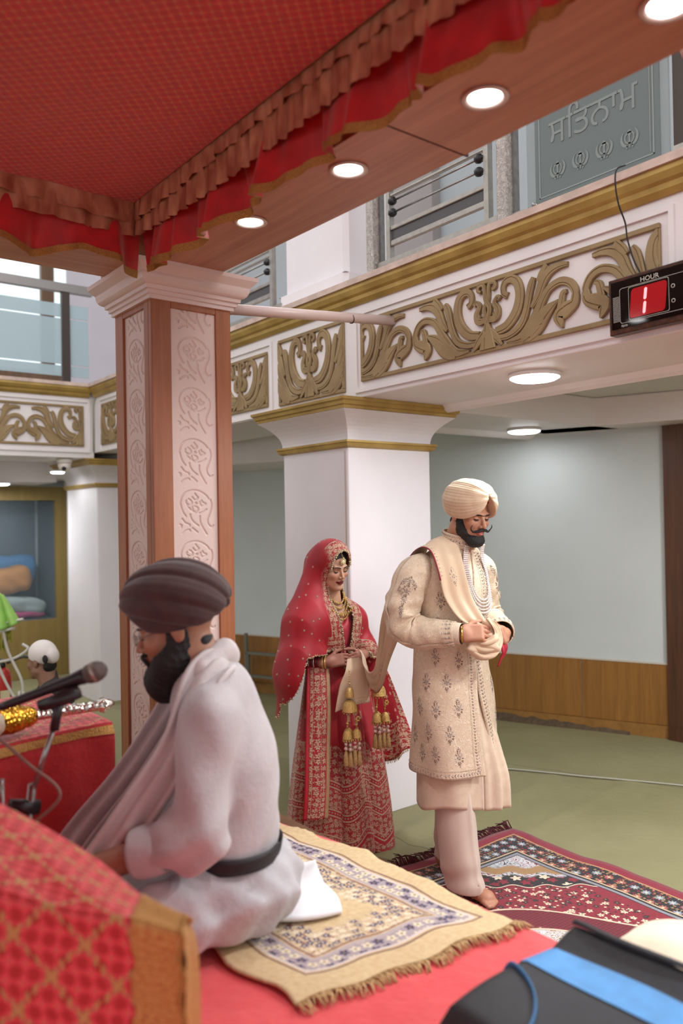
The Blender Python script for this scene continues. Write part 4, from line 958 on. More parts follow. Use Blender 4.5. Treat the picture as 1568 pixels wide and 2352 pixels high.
for (za, zb_) in ((0.111, 0.158), (0.058, 0.106)):
    b = MB(); sx = lambda z: 0.158 + (z - 0.11) * 0.10
    q = [(sx(za) - 0.006, za + 0.005), (sx(za), za), (sx(za) + 0.006, za + 0.005), (sx(zb_) + 0.006, zb_ - 0.005), (sx(zb_), zb_), (sx(zb_) - 0.006, zb_ - 0.005)]
    b.add([(x, 0.0236, z) for x, z in q], [tuple(range(6))]); b.build('numeral_segment', SEG, ck, label='glowing red segment of the numeral 1')
LNE = simple('clock_print', '#c8c4bc', 0.5)
def outline(mb, poly, w, y):
    n = len(poly); inner = []; c = np.mean(np.array(poly), 0)
    for p in poly: d = np.array(p) - c; inner.append(tuple(np.array(p) - np.sign(d) * w))
    mb.add([(x, y, z) for x, z in poly] + [(x, y, z) for x, z in inner], [(i, (i + 1) % n, n + (i + 1) % n, n + i) for i in range(n)])
b = MB(); outline(b, rrect(0.050, 0.040, 0.56, 0.178, 0.010), 0.0014, 0.0226); outline(b, rrect(0.088, 0.046, 0.256, 0.174, 0.008), 0.0014, 0.0226)
for k in range(22): b.box((0.020, 0.0222, 0.050 + k * 0.0046), (0.048, 0.0228, 0.0514 + k * 0.0046))
for z in (0.135, 0.08): b.lathe([(0.0055, 0), (0.0078, 0), (0.0078, 0.0006), (0.0055, 0.0006)], (0.272, 0.0225, z), 16, R=Matrix.Rotation(-PI / 2, 3, 'X'), caps=False)
b.build('face_print', LNE, ck)
def text_obj(name, body, size, M, mat, parent, ext=0.0, align='LEFT', sx=1.0):
    cu = bpy.data.curves.new(name, 'FONT'); cu.body = body; cu.size = size; cu.extrude = ext; cu.align_x = align; cu.resolution_u = 4
    t = bpy.data.objects.new(name, cu); COL.objects.link(t); dg = bpy.context.evaluated_depsgraph_get(); me = bpy.data.meshes.new_from_object(t.evaluated_get(dg)); bpy.data.objects.remove(t)
    me.materials.clear(); me.materials.append(mat); me.name = name
    o = link(name, me, parent); o.matrix_local = M @ Matrix.Diagonal((sx, 1, 1, 1)); return o
TF = Matrix(((1, 0, 0, 0), (0, 0, 1, 0), (0, 1, 0, 0), (0, 0, 0, 1)))
def tm(x, y, z): m = TF.copy(); m.translation = (x, y, z); return m
text_obj('lettering', 'HOUR', 0.026, tm(0.140, 0.0232, 0.182), LNE, ck, 0.0003, sx=1.05)
text_obj('lettering', 'Ajanta', 0.015, tm(0.054, 0.0232, 0.026), LNE, ck, 0.0002, sx=0.72)
b = MB(); b.tube([CM @ Vector(p) for p in spline([(0.125, -0.01, 0.222), (0.10, 0.0, 0.29), (0.085, 0.012, 0.37), (0.083, 0.020, 0.43), (0.078, 0.055, 0.50), (0.080, 0.075, 0.575), (0.088, 0.075, 0.625), (0.11, 0.05, 0.64)], 7)], 0.0032, 6)
b.build('power_cable', simple('black_cable', '#1a1416', 0.5), None, 'black cable hanging down to the digital clock', 'cable')

# ------------------------------------------------------------------ drain pipe from the pillar to the beam
b = MB(); b.tube([(1.80, 3.30, 2.752), (2.873, 3.18, 2.815)], 0.026, 16); pp = b.build('pipe', PINKW, None, 'cream painted pipe from the wooden pillar to the balcony beam', 'pipe')
b = MB(); b.tube([(2.60, 3.21, 2.795), (2.603, 3.21, 2.796)], 0.0275, 16); b.build('wire_tie', BLACKP, pp)

# ------------------------------------------------------------------ balcony railings
RXp = 2.98
PLAS = Mat('plastic_wrap'); nn = PLAS.noise(PLAS.coord(), 45, 5, 0.7, 1.5); PLAS.done(PLAS.mix(nn.lin(0.3, 0.7), lin('#8f8882'), lin('#d6d0c8')), 0.22, 0.2, nn, 0.012, 1.0); PLAS = PLAS.m
def rail_panel(y0, y1, label):
    """steel panel between y0 > y1 with two thin rods on black knobs, a dark band and flat rails"""
    t = empty('steel_railing', label, 'railing', (0, 0, 0), group='steel railings on the balcony')
    MB().box((RXp - 0.02, y0 - 0.03, 3.20), (RXp + 0.015, y0, 4.05)).build('upright', ALU, t); MB().box((RXp - 0.02, y1, 3.20), (RXp + 0.015, y1 + 0.03, 4.05)).build('upright', ALU, t)
    for z, h in ((3.60, 0.030), (3.553, 0.016), (3.37, 0.024), (3.285, 0.030)): bevel(MB().box((RXp - 0.015, y1 + 0.03, z - h / 2), (RXp + 0.01, y0 - 0.03, z + h / 2)).build('flat_rail', ALU, t), 0.003, 1)
    MB().box((RXp - 0.004, y1 + 0.03, 3.30), (RXp + 0.004, y0 - 0.03, 3.358)).build('dark_band', simple('dark_glass_band', '#4c4a4c', 0.3), t)
    for z in (3.512, 3.447):
        b = MB(); b.tube([(RXp - 0.02, y0 - 0.04, z), (RXp - 0.02, y1 + 0.04, z)], 0.006, 8); b.build('thin_rod', STEEL, t)
        for y, d in ((y0 - 0.03, -1), (y1 + 0.03, 1)):
            b = MB(); b.lathe([(0.010, 0), (0.010, 0.012), (0.021, 0.014), (0.024, 0.026), (0.020, 0.042), (0.010, 0.046)], (RXp - 0.02, y, z), 16, R=Matrix.Rotation(PI / 2 if d < 0 else -PI / 2, 3, 'X')); b.build('knob', BLACKP, t)
    MB().box((RXp - 0.02, y1 - 0.10, 3.165), (RXp + 0.01, y0 + 0.08, 3.20)).build('bottom_rail', ALU, t)
    MB().box((RXp - 0.018, y1 - 0.08, 3.153), (RXp + 0.01, y0 + 0.06, 3.164)).build('rubber_strip', BLACKP, t)
    return t
rail_panel(3.325, 2.575, 'steel railing panel with black knobs above the long frieze')
rail_panel(5.30, 4.49, 'steel railing panel with black knobs behind the wooden pillar cap')
for y, lab in ((3.44, 'plastic wrapped railing post next to the upper column'), (2.472, 'plastic wrapped railing post next to the etched glass panel')):
    pt = empty('railing_post', lab, 'post', (0, 0, 0), group='plastic wrapped railing posts')
    b = MB(); b.box((RXp - 0.045, y - 0.03, 3.095), (RXp + 0.03, y + 0.032, 4.3)); bevel(b.build('wrapped_post', PLAS, pt), 0.006)
    MB().box((RXp + 0.0, y - 0.045, 3.096), (RXp + 0.032, y - 0.031, 4.3)).build('steel_edge', STEEL, pt)
# etched glass panel
gp_ = empty('etched_glass_panel', 'grey etched glass balcony panel with Gurmukhi lettering and four emblems', 'glass panel', (0, 0, 0))
GX = 2.955
MB().box((GX, 1.64, 3.135), (GX + 0.012, 2.335, 4.2)).build('glass_sheet', frosted('clear_grey_glass', '#8a9694', 0.38, 0.08), gp_)
MB().box((GX - 0.004, 1.675, 3.165), (GX - 0.0005, 2.285, 4.17)).build('etched_field', frosted('etched_glass', '#6f7c7c', 0.82, 0.3), gp_)
ETL = simple('etched_line', '#8b9694', 0.5); ETT = simple('etched_lettering', '#7e8a88', 0.5)
b = MB()
for (y0, y1, z0, z1) in ((1.70, 2.262, 3.186, 3.191), (1.70, 1.705, 3.186, 4.16), (2.257, 2.262, 3.186, 4.16), (1.715, 1.718, 3.2, 4.16)): b.box((GX - 0.006, y0, z0), (GX - 0.0045, y1, z1))
b.build('etched_border', ETL, gp_)
GT = Matrix(((0, 0, -1, GX - 0.006), (-1, 0, 0, 2.205), (0, 1, 0, 3.405), (0, 0, 0, 1)))
text_obj('lettering', '\u0a38\u0a3f\u0a24\u0a28\u0a3e\u0a2e', 0.165, GT, ETT, gp_, 0.0008, sx=0.92)
def khanda(yc, zc, s):
    b = MB(); q = lambda x, z: (GX - 0.0065, yc - x * s, zc + z * s)
    def ribbon(pts, ws):
        P = spline([(p[0], p[1], w) for p, w in zip(pts, ws)], 6); L_ = []; R__ = []
        for i, p in enumerate(P):
            t = P[min(i + 1, len(P) - 1)][:2] - P[max(i - 1, 0)][:2]; t = t / (np.linalg.norm(t) + 1e-9); L_.append(q(p[0] - t[1] * p[2], p[1] + t[0] * p[2])); R__.append(q(p[0] + t[1] * p[2], p[1] - t[0] * p[2]))
        n = len(P); b.add(L_ + R__, [(i, i + 1, n + i + 1, n + i) for i in range(n - 1)])
    ribbon([(0, 0.62), (0, 0.45), (0, 0.1), (0, -0.3)], [0.02, 0.15, 0.05, 0.10]); ribbon([(0, -0.3), (0, -0.6)], [0.04, 0.06])
    ribbon([(math.cos(a) * 0.33, 0.08 + math.sin(a) * 0.36) for a in np.linspace(0, 2 * PI, 14)], [0.05] * 14)
    for sg in (1, -1):
        ribbon([(sg * 0.38, 0.60), (sg * 0.56, 0.30), (sg * 0.58, 0.0), (sg * 0.42, -0.32), (sg * 0.16, -0.46)], [0.01, 0.06, 0.09, 0.10, 0.04]); ribbon([(sg * 0.12, -0.36), (sg * 0.24, -0.54), (sg * 0.16, -0.62)], [0.04, 0.05, 0.03])
    b.build('emblem', ETT, gp_)
for i in range(4): khanda(2.162 - i * 0.118, 3.287, 0.062)
for (y, z) in ((1.72, 3.15), (2.29, 3.17)):
    b = MB(); b.tube([(GX - 0.016, y, z), (GX + 0.03, y, z)], 0.011, 12); b.build('glass_clamp', STEEL, gp_)
ps = empty('railing_post', 'dark steel railing post beside the etched glass panel', 'post', (0, 0, 0))
MB().box((RXp - 0.01, 1.585, 3.095), (RXp + 0.04, 1.63, 4.4)).build('post_bar', simple('dark_steel', '#4c4440', 0.35, 0.7), ps); MB().box((RXp - 0.02, 1.2, 3.16), (RXp + 0.01, 1.63, 3.19)).build('bottom_rail', ALU, ps)
b = MB(); b.tube([(RXp - 0.04, 1.575, 4.3), (RXp - 0.04, 1.57, 3.55), (RXp - 0.045, 1.553, 3.50)], 0.016, 8); b.build('sleeved_cable', simple('pink_sleeve', '#b08a80', 0.6), ps)
MB().box((RXp - 0.015, 2.34, 3.15), (RXp + 0.005, 2.44, 3.18)).build('bracket', ALU, ps)
# end-of-hall glass railing
gr = empty('glass_railing', 'frosted glass balcony railing with steel handrail at the end of the hall', 'railing', (0, 0, 0))
MB().box((-3.9, 7.56, 3.975), (2.90, 7.63, 4.055)).build('handrail', simple('grey_steel_rail', '#8e8a88', 0.35, 0.6), gr)
for x in (2.60, 0.9): MB().box((x, 7.57, 3.095), (x + 0.075, 7.62, 3.975)).build('post', simple('dark_steel', '#4c4440'), gr)
FG = frosted('frosted_blue_glass', '#a9c0c8', 0.80, 0.35)
for x0, x1 in ((0.98, 2.595), (2.68, 2.86)):
    for z0, z1 in ((3.17, 3.27), (3.285, 3.72), (3.735, 3.86)): MB().box((x0, 7.59, z0), (x1, 7.60, z1)).build('frosted_strip', FG, gr)
b = MB(); b.tube([(2.855, 7.46, 3.10), (2.862, 7.455, 2.97), (2.868, 7.50, 2.9), (2.868, 7.507, 2.45)], 0.012, 7); b.build('corner_cable', simple('grey_cable', '#a6a698'), None, 'grey cable taped down the corner of the balcony beams', 'cable')

# ------------------------------------------------------------------ bay at the left: cabinet, bundles, stand, extinguisher, security camera
OCH = wood('ochre_veneer', '#7d6736', '#96804a', 'z', 0.8, 0.5)
cabz = 9.4
cw = MB(); cw.box((-1.0, cabz, 0.0), (3.25, cabz + 0.08, 0.66)); cw.box((-1.0, cabz, 2.04), (3.25, cabz + 0.08, 2.2)); cw.box((3.12, cabz, 0.66), (3.25, cabz + 0.08, 2.04)); cw.box((-1.0, cabz, 0.66), (1.6, cabz + 0.08, 2.04))
cw.build('wall_left', OCH, kind='structure', label='ochre veneer wall with a glazed recess', cat='wall')
MB().box((3.25, cabz, 0), (3.6, cabz + 0.08, 2.3)).build('wall_left_pier', WHITE, kind='structure', label='white pier beside the ochre veneer wall', cat='wall')
rc = MB(); rc.box((1.55, cabz + 0.75, 0.6), (3.2, cabz + 0.8, 2.1)); rc.box((1.55, cabz + 0.09, 0.6), (3.2, cabz + 0.75, 0.66)); rc.box((3.13, cabz + 0.09, 0.6), (3.2, cabz + 0.75, 2.1)); rc.box((1.5, cabz + 0.09, 0.6), (1.55, cabz + 0.75, 2.1))
rc.build('wall_left_recess', simple('recess_grey', '#5f6a72', 0.7), kind='structure', label='grey recess behind the glass', cat='wall')
wn = MB().box((1.6, cabz + 0.03, 0.66), (3.12, cabz + 0.04, 2.04)).build('window_2', frosted('smoky_glass', '#7c8a92', 0.16, 0.05), None, 'smoky glass pane in the ochre wall', 'window', kind='structure')
def bundle(name, c, r, col, label, seed, cat='bundle'):
    R_ = np.array(Matrix.Rotation(0.15 * (seed % 3 - 1), 3, 'Y'))
    def fn(p):
        d = rbox(p, c, r, min(r) * 0.7, R_); q = p * 9 + seed
        return d + 0.012 * np.sin(q[:, 0] * 2 + 2 * np.sin(q[:, 2])) * np.sin(q[:, 2] * 2.3 + q[:, 0])
    lo = [c[i] - r[i] - 0.1 for i in range(3)]; hi = [c[i] + r[i] + 0.1 for i in range(3)]
    v_, f_ = sdf_mesh(fn, lo, hi, 0.02); link(name, npmesh(name, v_, f_, simple(name + '_' + col[1:], col, 0.85, 0, 0.12, 6)), None, label, cat, 'cloth bundles behind the smoky glass')
bundle('cloth_bundle', (2.55, cabz + 0.40, 0.712), (0.50, 0.24, 0.035), '#c04a80', 'pink folded cloth at the bottom behind the smoky glass', 1)
bundle('cloth_bundle', (2.62, cabz + 0.40, 0.85), (0.45, 0.24, 0.09), '#a8b8b8', 'pale grey bundle lying on the pink cloth', 2)
bundle('cloth_bundle', (2.60, cabz + 0.34, 1.10), (0.32, 0.18, 0.15), '#c98a44', 'orange cloth bundle on the pale grey one', 3)
bundle('cloth_bundle', (2.62, cabz + 0.54, 1.24), (0.42, 0.12, 0.16), '#4a88c0', 'blue cloth bundle behind the orange one', 4)
# stand of white tubes with a lime cloth
sd = empty('tube_stand', 'white tube stand carrying yellow leaves and draped cloth in the left bay', 'stand', (0, 0, 0))
WT = simple('white_tube', '#c9c6bc', 0.4); b = MB()
for pts in ([(1.80, 6.86, 0.95), (1.95, 6.70, 0.99)], [(1.72, 6.92, 0.86), (1.90, 6.75, 0.92)], [(1.82, 6.82, 0.93), (1.86, 6.80, 0.72), (1.94, 6.74, 0.5), (1.95, 6.73, 0.36)], [(1.74, 6.9, 0.95), (1.80, 6.85, 0.6), (1.90, 6.78, 0.34), (1.93, 6.76, 0.30)], [(1.66, 6.96, 0.62), (1.88, 6.80, 0.66), (1.99, 6.72, 0.74), (1.96, 6.76, 0.78)]):
    b.tube(spline(pts, 5), 0.012, 8)
for c in ((1.82, 6.80, 0.26), (1.90, 6.75, 0.25)): b.tube([(c[0] + 0.06 * math.cos(a) * 0.79, c[1] - 0.06 * math.cos(a) * 0.62, c[2] + 0.06 * math.sin(a)) for a in np.linspace(0, 2 * PI, 14)], 0.007, 6)
for (x, y) in ((1.95, 6.73), (1.70, 6.93), (1.93, 6.76)): b.tube([(x, y, 0.4), (x, y, 0.0)], 0.012, 6)
b.build('tube_frame', WT, sd)
lf = MB(); rr = random.Random(2)
for i in range(14):
    p = Vector((1.72 + 0.16 * rr.random(), 6.84, 0.78 + 0.16 * rr.random())); d = Vector((rr.uniform(-.5, .5), -0.2, -1)).normalized() * 0.12; w = Vector((0.012, -0.01, 0.004)); lf.add([p, p + d * 0.5 + w, p + d, p + d * 0.5 - w + Vector((0, 0.012, 0))], [(0, 1, 2, 3)])
lf.build('leaves', simple('yellow_leaf', '#8a8a2c', 0.6, 0, 0.3, 20), sd)
def lime(u, v):
    a = lerp(-0.5, 1.0, u); fold = 0.03 * math.sin(a * 16 + 1) * v; p = Vector((1.72, 6.90)) + Vector((0.787, -0.617)) * (a * 0.22 * (0.55 + 0.55 * v) + 0.02)
    return (p.x - fold * 0.6, p.y - 0.02 - fold, 1.24 - 0.30 * v - 0.05 * sst(0.55, 1, u) * (1 - v) - 0.03 * math.sin(a * 4) * v)
b = MB(); b.grid(lime, 40, 16); o = b.build('lime_cloth', simple('lime_cloth', '#9ed06a', 0.7, 0, 0.12, 8), None, 'lime green cloth hung over the white tube stand', 'cloth'); so = o.modifiers.new('thick', 'SOLIDIFY'); so.thickness = 0.008
ex_ = empty('fire_extinguisher', 'red fire extinguisher standing on the floor behind the tube stand', 'fire extinguisher', (1.96, 7.36, 0.0))
b = MB(); b.lathe([(0.07, 0.0), (0.075, 0.02), (0.075, 0.42), (0.06, 0.48), (0.025, 0.51)], n=24); b.build('cylinder_body', simple('extinguisher_red', '#b02a22', 0.35), ex_)
b = MB(); b.lathe([(0.025, 0.51), (0.03, 0.53), (0.02, 0.56)], n=14); b.box((-0.015, -0.06, 0.56), (0.015, 0.05, 0.58)); b.build('valve', BLACKP, ex_)
b = MB(); b.tube(spline([(0.03, -0.03, 0.55), (0.16, -0.12, 0.60), (0.32, -0.22, 0.52), (0.40, -0.28, 0.35)], 6), 0.014, 8); b.build('hose', simple('dark_hose', '#3c3e3c', 0.5), ex_)
b = MB(); b.box((-0.04, -0.0785, 0.2), (0.04, -0.0765, 0.32)); b.build('paper_label', simple('label_cream', '#d8cfa8', 0.6), ex_)
cc = empty('security_camera', 'white dome security camera under the end balcony beam', 'camera', (2.30, 6.98, 2.30), rotz=0)
cc.location = (2.62, 7.62, 2.383)
b = MB(); b.lathe([(0.075, 0.0), (0.075, -0.03), (0.062, -0.05)], n=24); b.build('mount', simple('camera_white', '#e6dfd8', 0.35), cc)
b = MB(); b.lathe([(0.062, -0.04), (0.062, -0.075), (0.05, -0.105), (0.025, -0.122), (0.002, -0.128)], n=24); b.build('housing', simple('camera_white', '#e6dfd8'), cc)
b = MB(); b.ball((-0.02, -0.042, -0.095), 0.022, 12, 8); b.build('lens', BLACKP, cc)
# folding bench far behind the pillar
bn = empty('bench', 'grey metal bench by the far wainscot behind the pillar', 'bench', (4.30, 6.78, 0), rotz=math.radians(-68))
GM = simple('grey_metal', '#76786c', 0.45, 0.4)
for x in (-0.2, 0.2): b = MB(); b.box((x - 0.015, -0.015, 0), (x + 0.015, 0.015, 0.42)); b.build('leg', GM, bn)
for z in (0.41, 0.18): b = MB(); b.box((-0.22, -0.02, z), (0.22, 0.02, z + 0.025)); b.build('rail', GM, bn)
MB().box((-0.23, -0.02, 0.0), (-0.205, 0.01, 0.62)).build('upright', GM, bn)

# ------------------------------------------------------------------ people: shared builders
def rotm(yaw=0, pitch=0, roll=0):
    return np.array(Matrix.Rotation(yaw, 3, 'Z') @ Matrix.Rotation(pitch, 3, 'X') @ Matrix.Rotation(roll, 3, 'Y'))
def attr_mesh(name, v, f, mats, colfn=None, floats=None):
    me = npmesh(name, v, f, mats)
    v = np.asarray(v)
    if colfn is not None:
        a = me.color_attributes.new('Col', 'FLOAT_COLOR', 'POINT'); c = np.ones((len(v), 4), np.float32); c[:, :3] = colfn(v); a.data.foreach_set('color', c.ravel())
    for k, fn in (floats or {}).items():
        a = me.attributes.new(k, 'FLOAT', 'POINT'); a.data.foreach_set('value', np.asarray(fn(v), np.float32))
    return me
def attr(M, name, color=False):
    n = M.n('ShaderNodeAttribute'); n.attribute_name = name
    return n.outputs['Color'] if color else V(M, n.outputs['Fac'])
def skin_mat(name, rough=0.5):
    M = Mat(name); c = attr(M, 'Col', True); n = M.noise(M.coord(), 300, 2)
    return M.done(c, rough, 0.0, n, 0.0006, **{'Subsurface_Weight': 0.08, 'Subsurface_Scale': 0.01, 'Subsurface_Radius': (1.0, 0.35, 0.2)})
SKIN = skin_mat('skin')
def merge(*vf):
    vs, fs, n = [], [], 0
    for v, f in vf: vs.append(v); fs.append(f + n); n += len(v)
    return np.concatenate(vs), np.concatenate(fs)
def head_sdf(q, fem=False, lids=0.0):
    """q in head space: origin between the ears, front -Y, up Z"""
    s = 0.93 if fem else 1.0; q = q / s; x = np.abs(q[:, 0]); m = np.stack([x, q[:, 1], q[:, 2]], 1)
    d = ell(q, (0, 0.012, 0.042), (0.076, 0.096, 0.088))
    d = U(0.035, d, ell(q, (0, -0.036, -0.04), (0.059, 0.058, 0.082)))
    jw = 0.046 if fem else 0.052
    d = U(0.028, d, cap(m, (jw, 0.0, -0.068), (0.014, -0.070, -0.106), 0.021, 0.016))
    d = U(0.022, d, ell(q, (0, -0.079, -0.106), (0.017, 0.014, 0.015)))
    d = U(0.02, d, ell(m, (0.042, -0.066, -0.028), (0.022, 0.020, 0.022)))
    d = U(0.014, d, cap(m, (0.012, -0.088, 0.014), (0.040, -0.080, 0.016), 0.008, 0.009))
    d = smax(d, -ell(m, (0.032, -0.098, -0.005), (0.018, 0.013, 0.011)), 0.010)
    d = U(0.003, d, ell(m, (0.0315, -0.0765, -0.005), (0.0145, 0.0130, 0.0125)))
    w = 0.0085 if fem else 0.0105
    d = U(0.010, d, cap(q, (0, -0.088, 0.006), (0, -0.111, -0.036), w * 0.62, w))
    d = U(0.006, d, ell(m, (0.0115, -0.099, -0.041), (0.0075, 0.010, 0.0075)))
    d = U(0.006, d, ell(q, (0, -0.088, -0.068), (0.022, 0.012, 0.012)))
    d = U(0.004, d, ell(m, (0.006, -0.0965, -0.0645), (0.0145, 0.0075, 0.0050)))
    d = U(0.004, d, ell(q, (0, -0.0955, -0.0755), (0.0165, 0.0085, 0.0062)))
    d = smax(d, -ell(q, (0, -0.107, -0.0697), (0.020, 0.006, 0.0013)), 0.003)
    d = U(0.008, d, ell(m, (0.077, 0.012, -0.008), (0.008, 0.019, 0.030)))
    d = U(0.03, d, cap(q, (0, 0.018, -0.06), (0, 0.045, -0.17), 0.050 if fem else 0.058, 0.050 if fem else 0.060))
    return d * s
def lips_mask(q, s=1.0):
    q = q / s; x, y, z = np.abs(q[:, 0]), q[:, 1], q[:, 2]
    top = -0.0590 + 0.0015 * np.sin(np.clip(x / 0.008, 0, 1) * PI) - 9.0 * x ** 2; bot = -0.0830 + 16 * x ** 2
    return sst(0.0, 0.0012, top - z) * sst(0.0, 0.0012, z - bot) * (y < -0.075) * (x < 0.026)
def hand_sdf(p, wrist, R, s=1.0, curl=(0.9, 0.9, 0.9, 0.9), mid=1.1, thumb=0.6, spread=0.02):
    """R columns: x toward the thumb side, y along the fingers, z out of the back of the hand"""
    R = np.array(R, float); q = ((p - np.array(wrist)) @ R) / s
    d = rbox(q, (0.0, 0.046, 0.0), (0.039, 0.046, 0.0145), 0.013)
    d = U(0.02, d, cap(q, (0, -0.045, 0), (0, 0.01, 0), 0.027, 0.026))
    L = ((0.030, 0.088, 0.042, 0.026, 0.021), (0.0105, 0.092, 0.046, 0.030, 0.022), (-0.0095, 0.090, 0.042, 0.028, 0.021), (-0.0285, 0.083, 0.033, 0.021, 0.019))
    for i, (x, y, a, b, c) in enumerate(L):
        P = np.array((x, y - 0.006, 0.0)); ang = 0; r = 0.0092 - 0.0006 * (i == 3)
        for seg, ln in enumerate((a, b, c)):
            ang += curl[i] if seg == 0 else mid * curl[i] * (1.0 if seg == 1 else 0.7)
            Q = P + np.array((spread * (1.5 - i) * 0.12, math.cos(ang), -math.sin(ang))) * ln
            d = U(0.004, d, cap(q, P, Q, r, r * 0.92)); P = Q; r *= 0.92
    P = np.array((0.030, 0.022, -0.006)); a = 0.75
    for k, ln in enumerate((0.042, 0.034, 0.026)):
        dirv = np.array((math.sin(a) * (1 - 0.75 * thumb * k / 2), math.cos(a) + 0.1 * k, -0.35 - thumb * 0.55 * k)); dirv /= np.linalg.norm(dirv)
        Q = P + dirv * ln; d = U(0.006, d, cap(q, P, Q, 0.0125 - 0.0015 * k, 0.0115 - 0.0015 * k)); P = Q; a *= 0.75
    return d * s
def frame(y, z):
    """hand axes from the finger direction y and the back-of-hand direction z"""
    y = np.array(y, float); y /= np.linalg.norm(y); z = np.array(z, float); z -= y * (z @ y); z /= np.linalg.norm(z); x = np.cross(y, z)
    return np.stack([x, y, z], 1)
def strokeTube(mb, pts, r, n=6, mi=0): mb.tube([tuple(p) for p in pts], r, n, mi)
def ribbon_mesh(path, wid, n=14, sub=10, sag=None, thick=0.0):
    """cloth strip: path points with width vectors; returns fn(u, v) u along 0..1, v across -1..1"""
    P = np.array(spline(path, sub)); Wd = np.array(spline(wid, sub)); m = len(P) - 1
    def fn(u, v):
        t = min(max(u, 0), 1) * m; i = min(int(t), m - 1); f = t - i
        p = P[i] * (1 - f) + P[i + 1] * f; w = Wd[i] * (1 - f) + Wd[i + 1] * f
        q = p + w * v
        if sag: q = q + np.array(sag(u, v))
        return tuple(q)
    return fn
class Loft:
    """surface from elliptical sections in z: table of (z, cx, cy, a, b); theta 0 = front (-Y), growing toward +X"""
    def __init__(s, tab, disp=None, e=2.25): s.t = np.array(tab, float); s.disp = disp; s.e = e
    def __call__(s, th, z):
        t = s.t; cx, cy, a, b = (np.interp(z, t[:, 0], t[:, i]) for i in (1, 2, 3, 4))
        # smooth interpolation of the section
        c, sn = math.cos(th), math.sin(th); r = (abs(sn) ** s.e + abs(c) ** s.e) ** (-1 / s.e)
        k = 1.0; o = s.disp(th, z) if s.disp else 0.0
        return np.array((cx + (a + o) * sn * r, cy - (b + o) * c * r, z))
def smooth_tab(tab, n=6):
    return [tuple(p) for p in spline(tab, n)]
def tube_surf(path, rad, disp=None, up=(0, 0, 1), sub=10, flat=1.0):
    """fn(s, a): s 0..1 along the path, a angle"""
    P = np.array(spline(path, sub)); Rr = np.array([x[0] for x in spline([(r, 0) for r in rad], sub)]); m = len(P) - 1
    T = np.gradient(P, axis=0); T /= np.linalg.norm(T, axis=1)[:, None]; up = np.array(up, float); Ns = []
    n0 = up - T[0] * (up @ T[0]); n0 /= np.linalg.norm(n0)
    for t in T: n0 = n0 - t * (n0 @ t); n0 /= np.linalg.norm(n0); Ns.append(n0.copy())
    Ns = np.array(Ns); Bs = np.cross(T, Ns)
    def fn(s_, a):
        t = min(max(s_, 0), 1) * m; i = min(int(t), m - 1); f = t - i; L = lambda A: A[i] * (1 - f) + A[i + 1] * f
        r = Rr[i] * (1 - f) + Rr[i + 1] * f
        if disp: r = r + disp(s_, a)
        return L(P) + L(Ns) * math.cos(a) * r + L(Bs) * math.sin(a) * r * flat
    return fn
# raised thread embroidery: a motif is a list of leaves (x, y, length, width, angle, colour index)
def leaf(mb, S, n_of, x, y, ln, wd, ang, mi, h=0.0022):
    ca, sa = math.cos(ang), math.sin(ang); pts = []
    for (a, b) in ((0, 0), (0.35, 0.5), (0.75, 0.35), (1, 0), (0.75, -0.35), (0.35, -0.5)): pts.append(S(x + (a * ln) * ca - b * wd * sa, y + (a * ln) * sa + b * wd * ca))
    m = S(x + 0.5 * ln * ca, y + 0.5 * ln * sa); n = n_of(x, y)
    mb.add([p + n * 0.0006 for p in pts] + [m + n * h], [(i, (i + 1) % 6, 6) for i in range(6)], mi)
BOOTI = []
for k in range(8): BOOTI.append((0, 0.0, 0.013, 0.006, k * PI / 4 + 0.2, k % 2))
for sg in (1, -1):
    for (x, y, l, w, a) in ((0.004, 0.012, 0.014, 0.006, 70), (0.009, 0.006, 0.015, 0.006, 35), (0.012, -0.004, 0.013, 0.005, -5), (0.010, -0.012, 0.013, 0.005, -40), (0.003, 0.020, 0.012, 0.005, 55), (0.002, -0.016, 0.013, 0.005, -60), (0.002, -0.024, 0.010, 0.004, -55), (0.002, 0.028, 0.009, 0.004, 60), (0.014, 0.010, 0.008, 0.003, 50), (0.015, -0.010, 0.008, 0.003, -30)):
        BOOTI.append((sg * x, y, l, w, math.radians(a) if sg > 0 else PI - math.radians(a), (len(BOOTI) // 2) % 3))
BOOTI = [(x * 0.78, y * 1.06, l, w, a, m) for (x, y, l, w, a, m) in BOOTI]
BOOTI += [(0, 0.030, 0.014, 0.005, PI / 2, 1), (0, -0.030, 0.013, 0.004, -PI / 2, 0), (0, -0.022, 0.012, 0.004, -PI / 2, 2)]
REF = [None]
def put_motif(mb, surf, u, v, motif, sc=1.0, rot=0.0):
    """surf(u, v) -> point; the motif is laid in surface metres around (u, v); REF[0](p) gives a point inside the garment"""
    e = 1e-3; p = np.array(surf(u, v)); du = (np.array(surf(u + e, v)) - p) / e; dv = (np.array(surf(u, v + e)) - p) / e; lu, lv = np.linalg.norm(du) + 1e-9, np.linalg.norm(dv) + 1e-9
    n = np.cross(du, dv); n /= np.linalg.norm(n) + 1e-12
    if n @ (p - REF[0](p)) < 0: n = -n
    c, s_ = math.cos(rot), math.sin(rot)
    S = lambda x, y: np.array(surf(u + (x * c - y * s_) / lu, v + (x * s_ + y * c) / lv)); no = lambda x, y: n
    for (x, y, l, w, a, mi) in motif: leaf(mb, S, no, x * sc, y * sc, l * sc, w * sc, a, mi, 0.0022 * max(1, sc * 0.7))
THREAD = [simple('thread_taupe', '#97816f', 0.5, 0.1), simple('thread_silver', '#b9aca2', 0.4, 0.2), simple('thread_mauve', '#7d5f55', 0.55, 0.05)]
GTHREAD = [simple('thread_gold', '#c9a87c', 0.35, 0.45), simple('thread_beige', '#d8bfa0', 0.45, 0.2), simple('thread_rose', '#b07a66', 0.5, 0.1)]
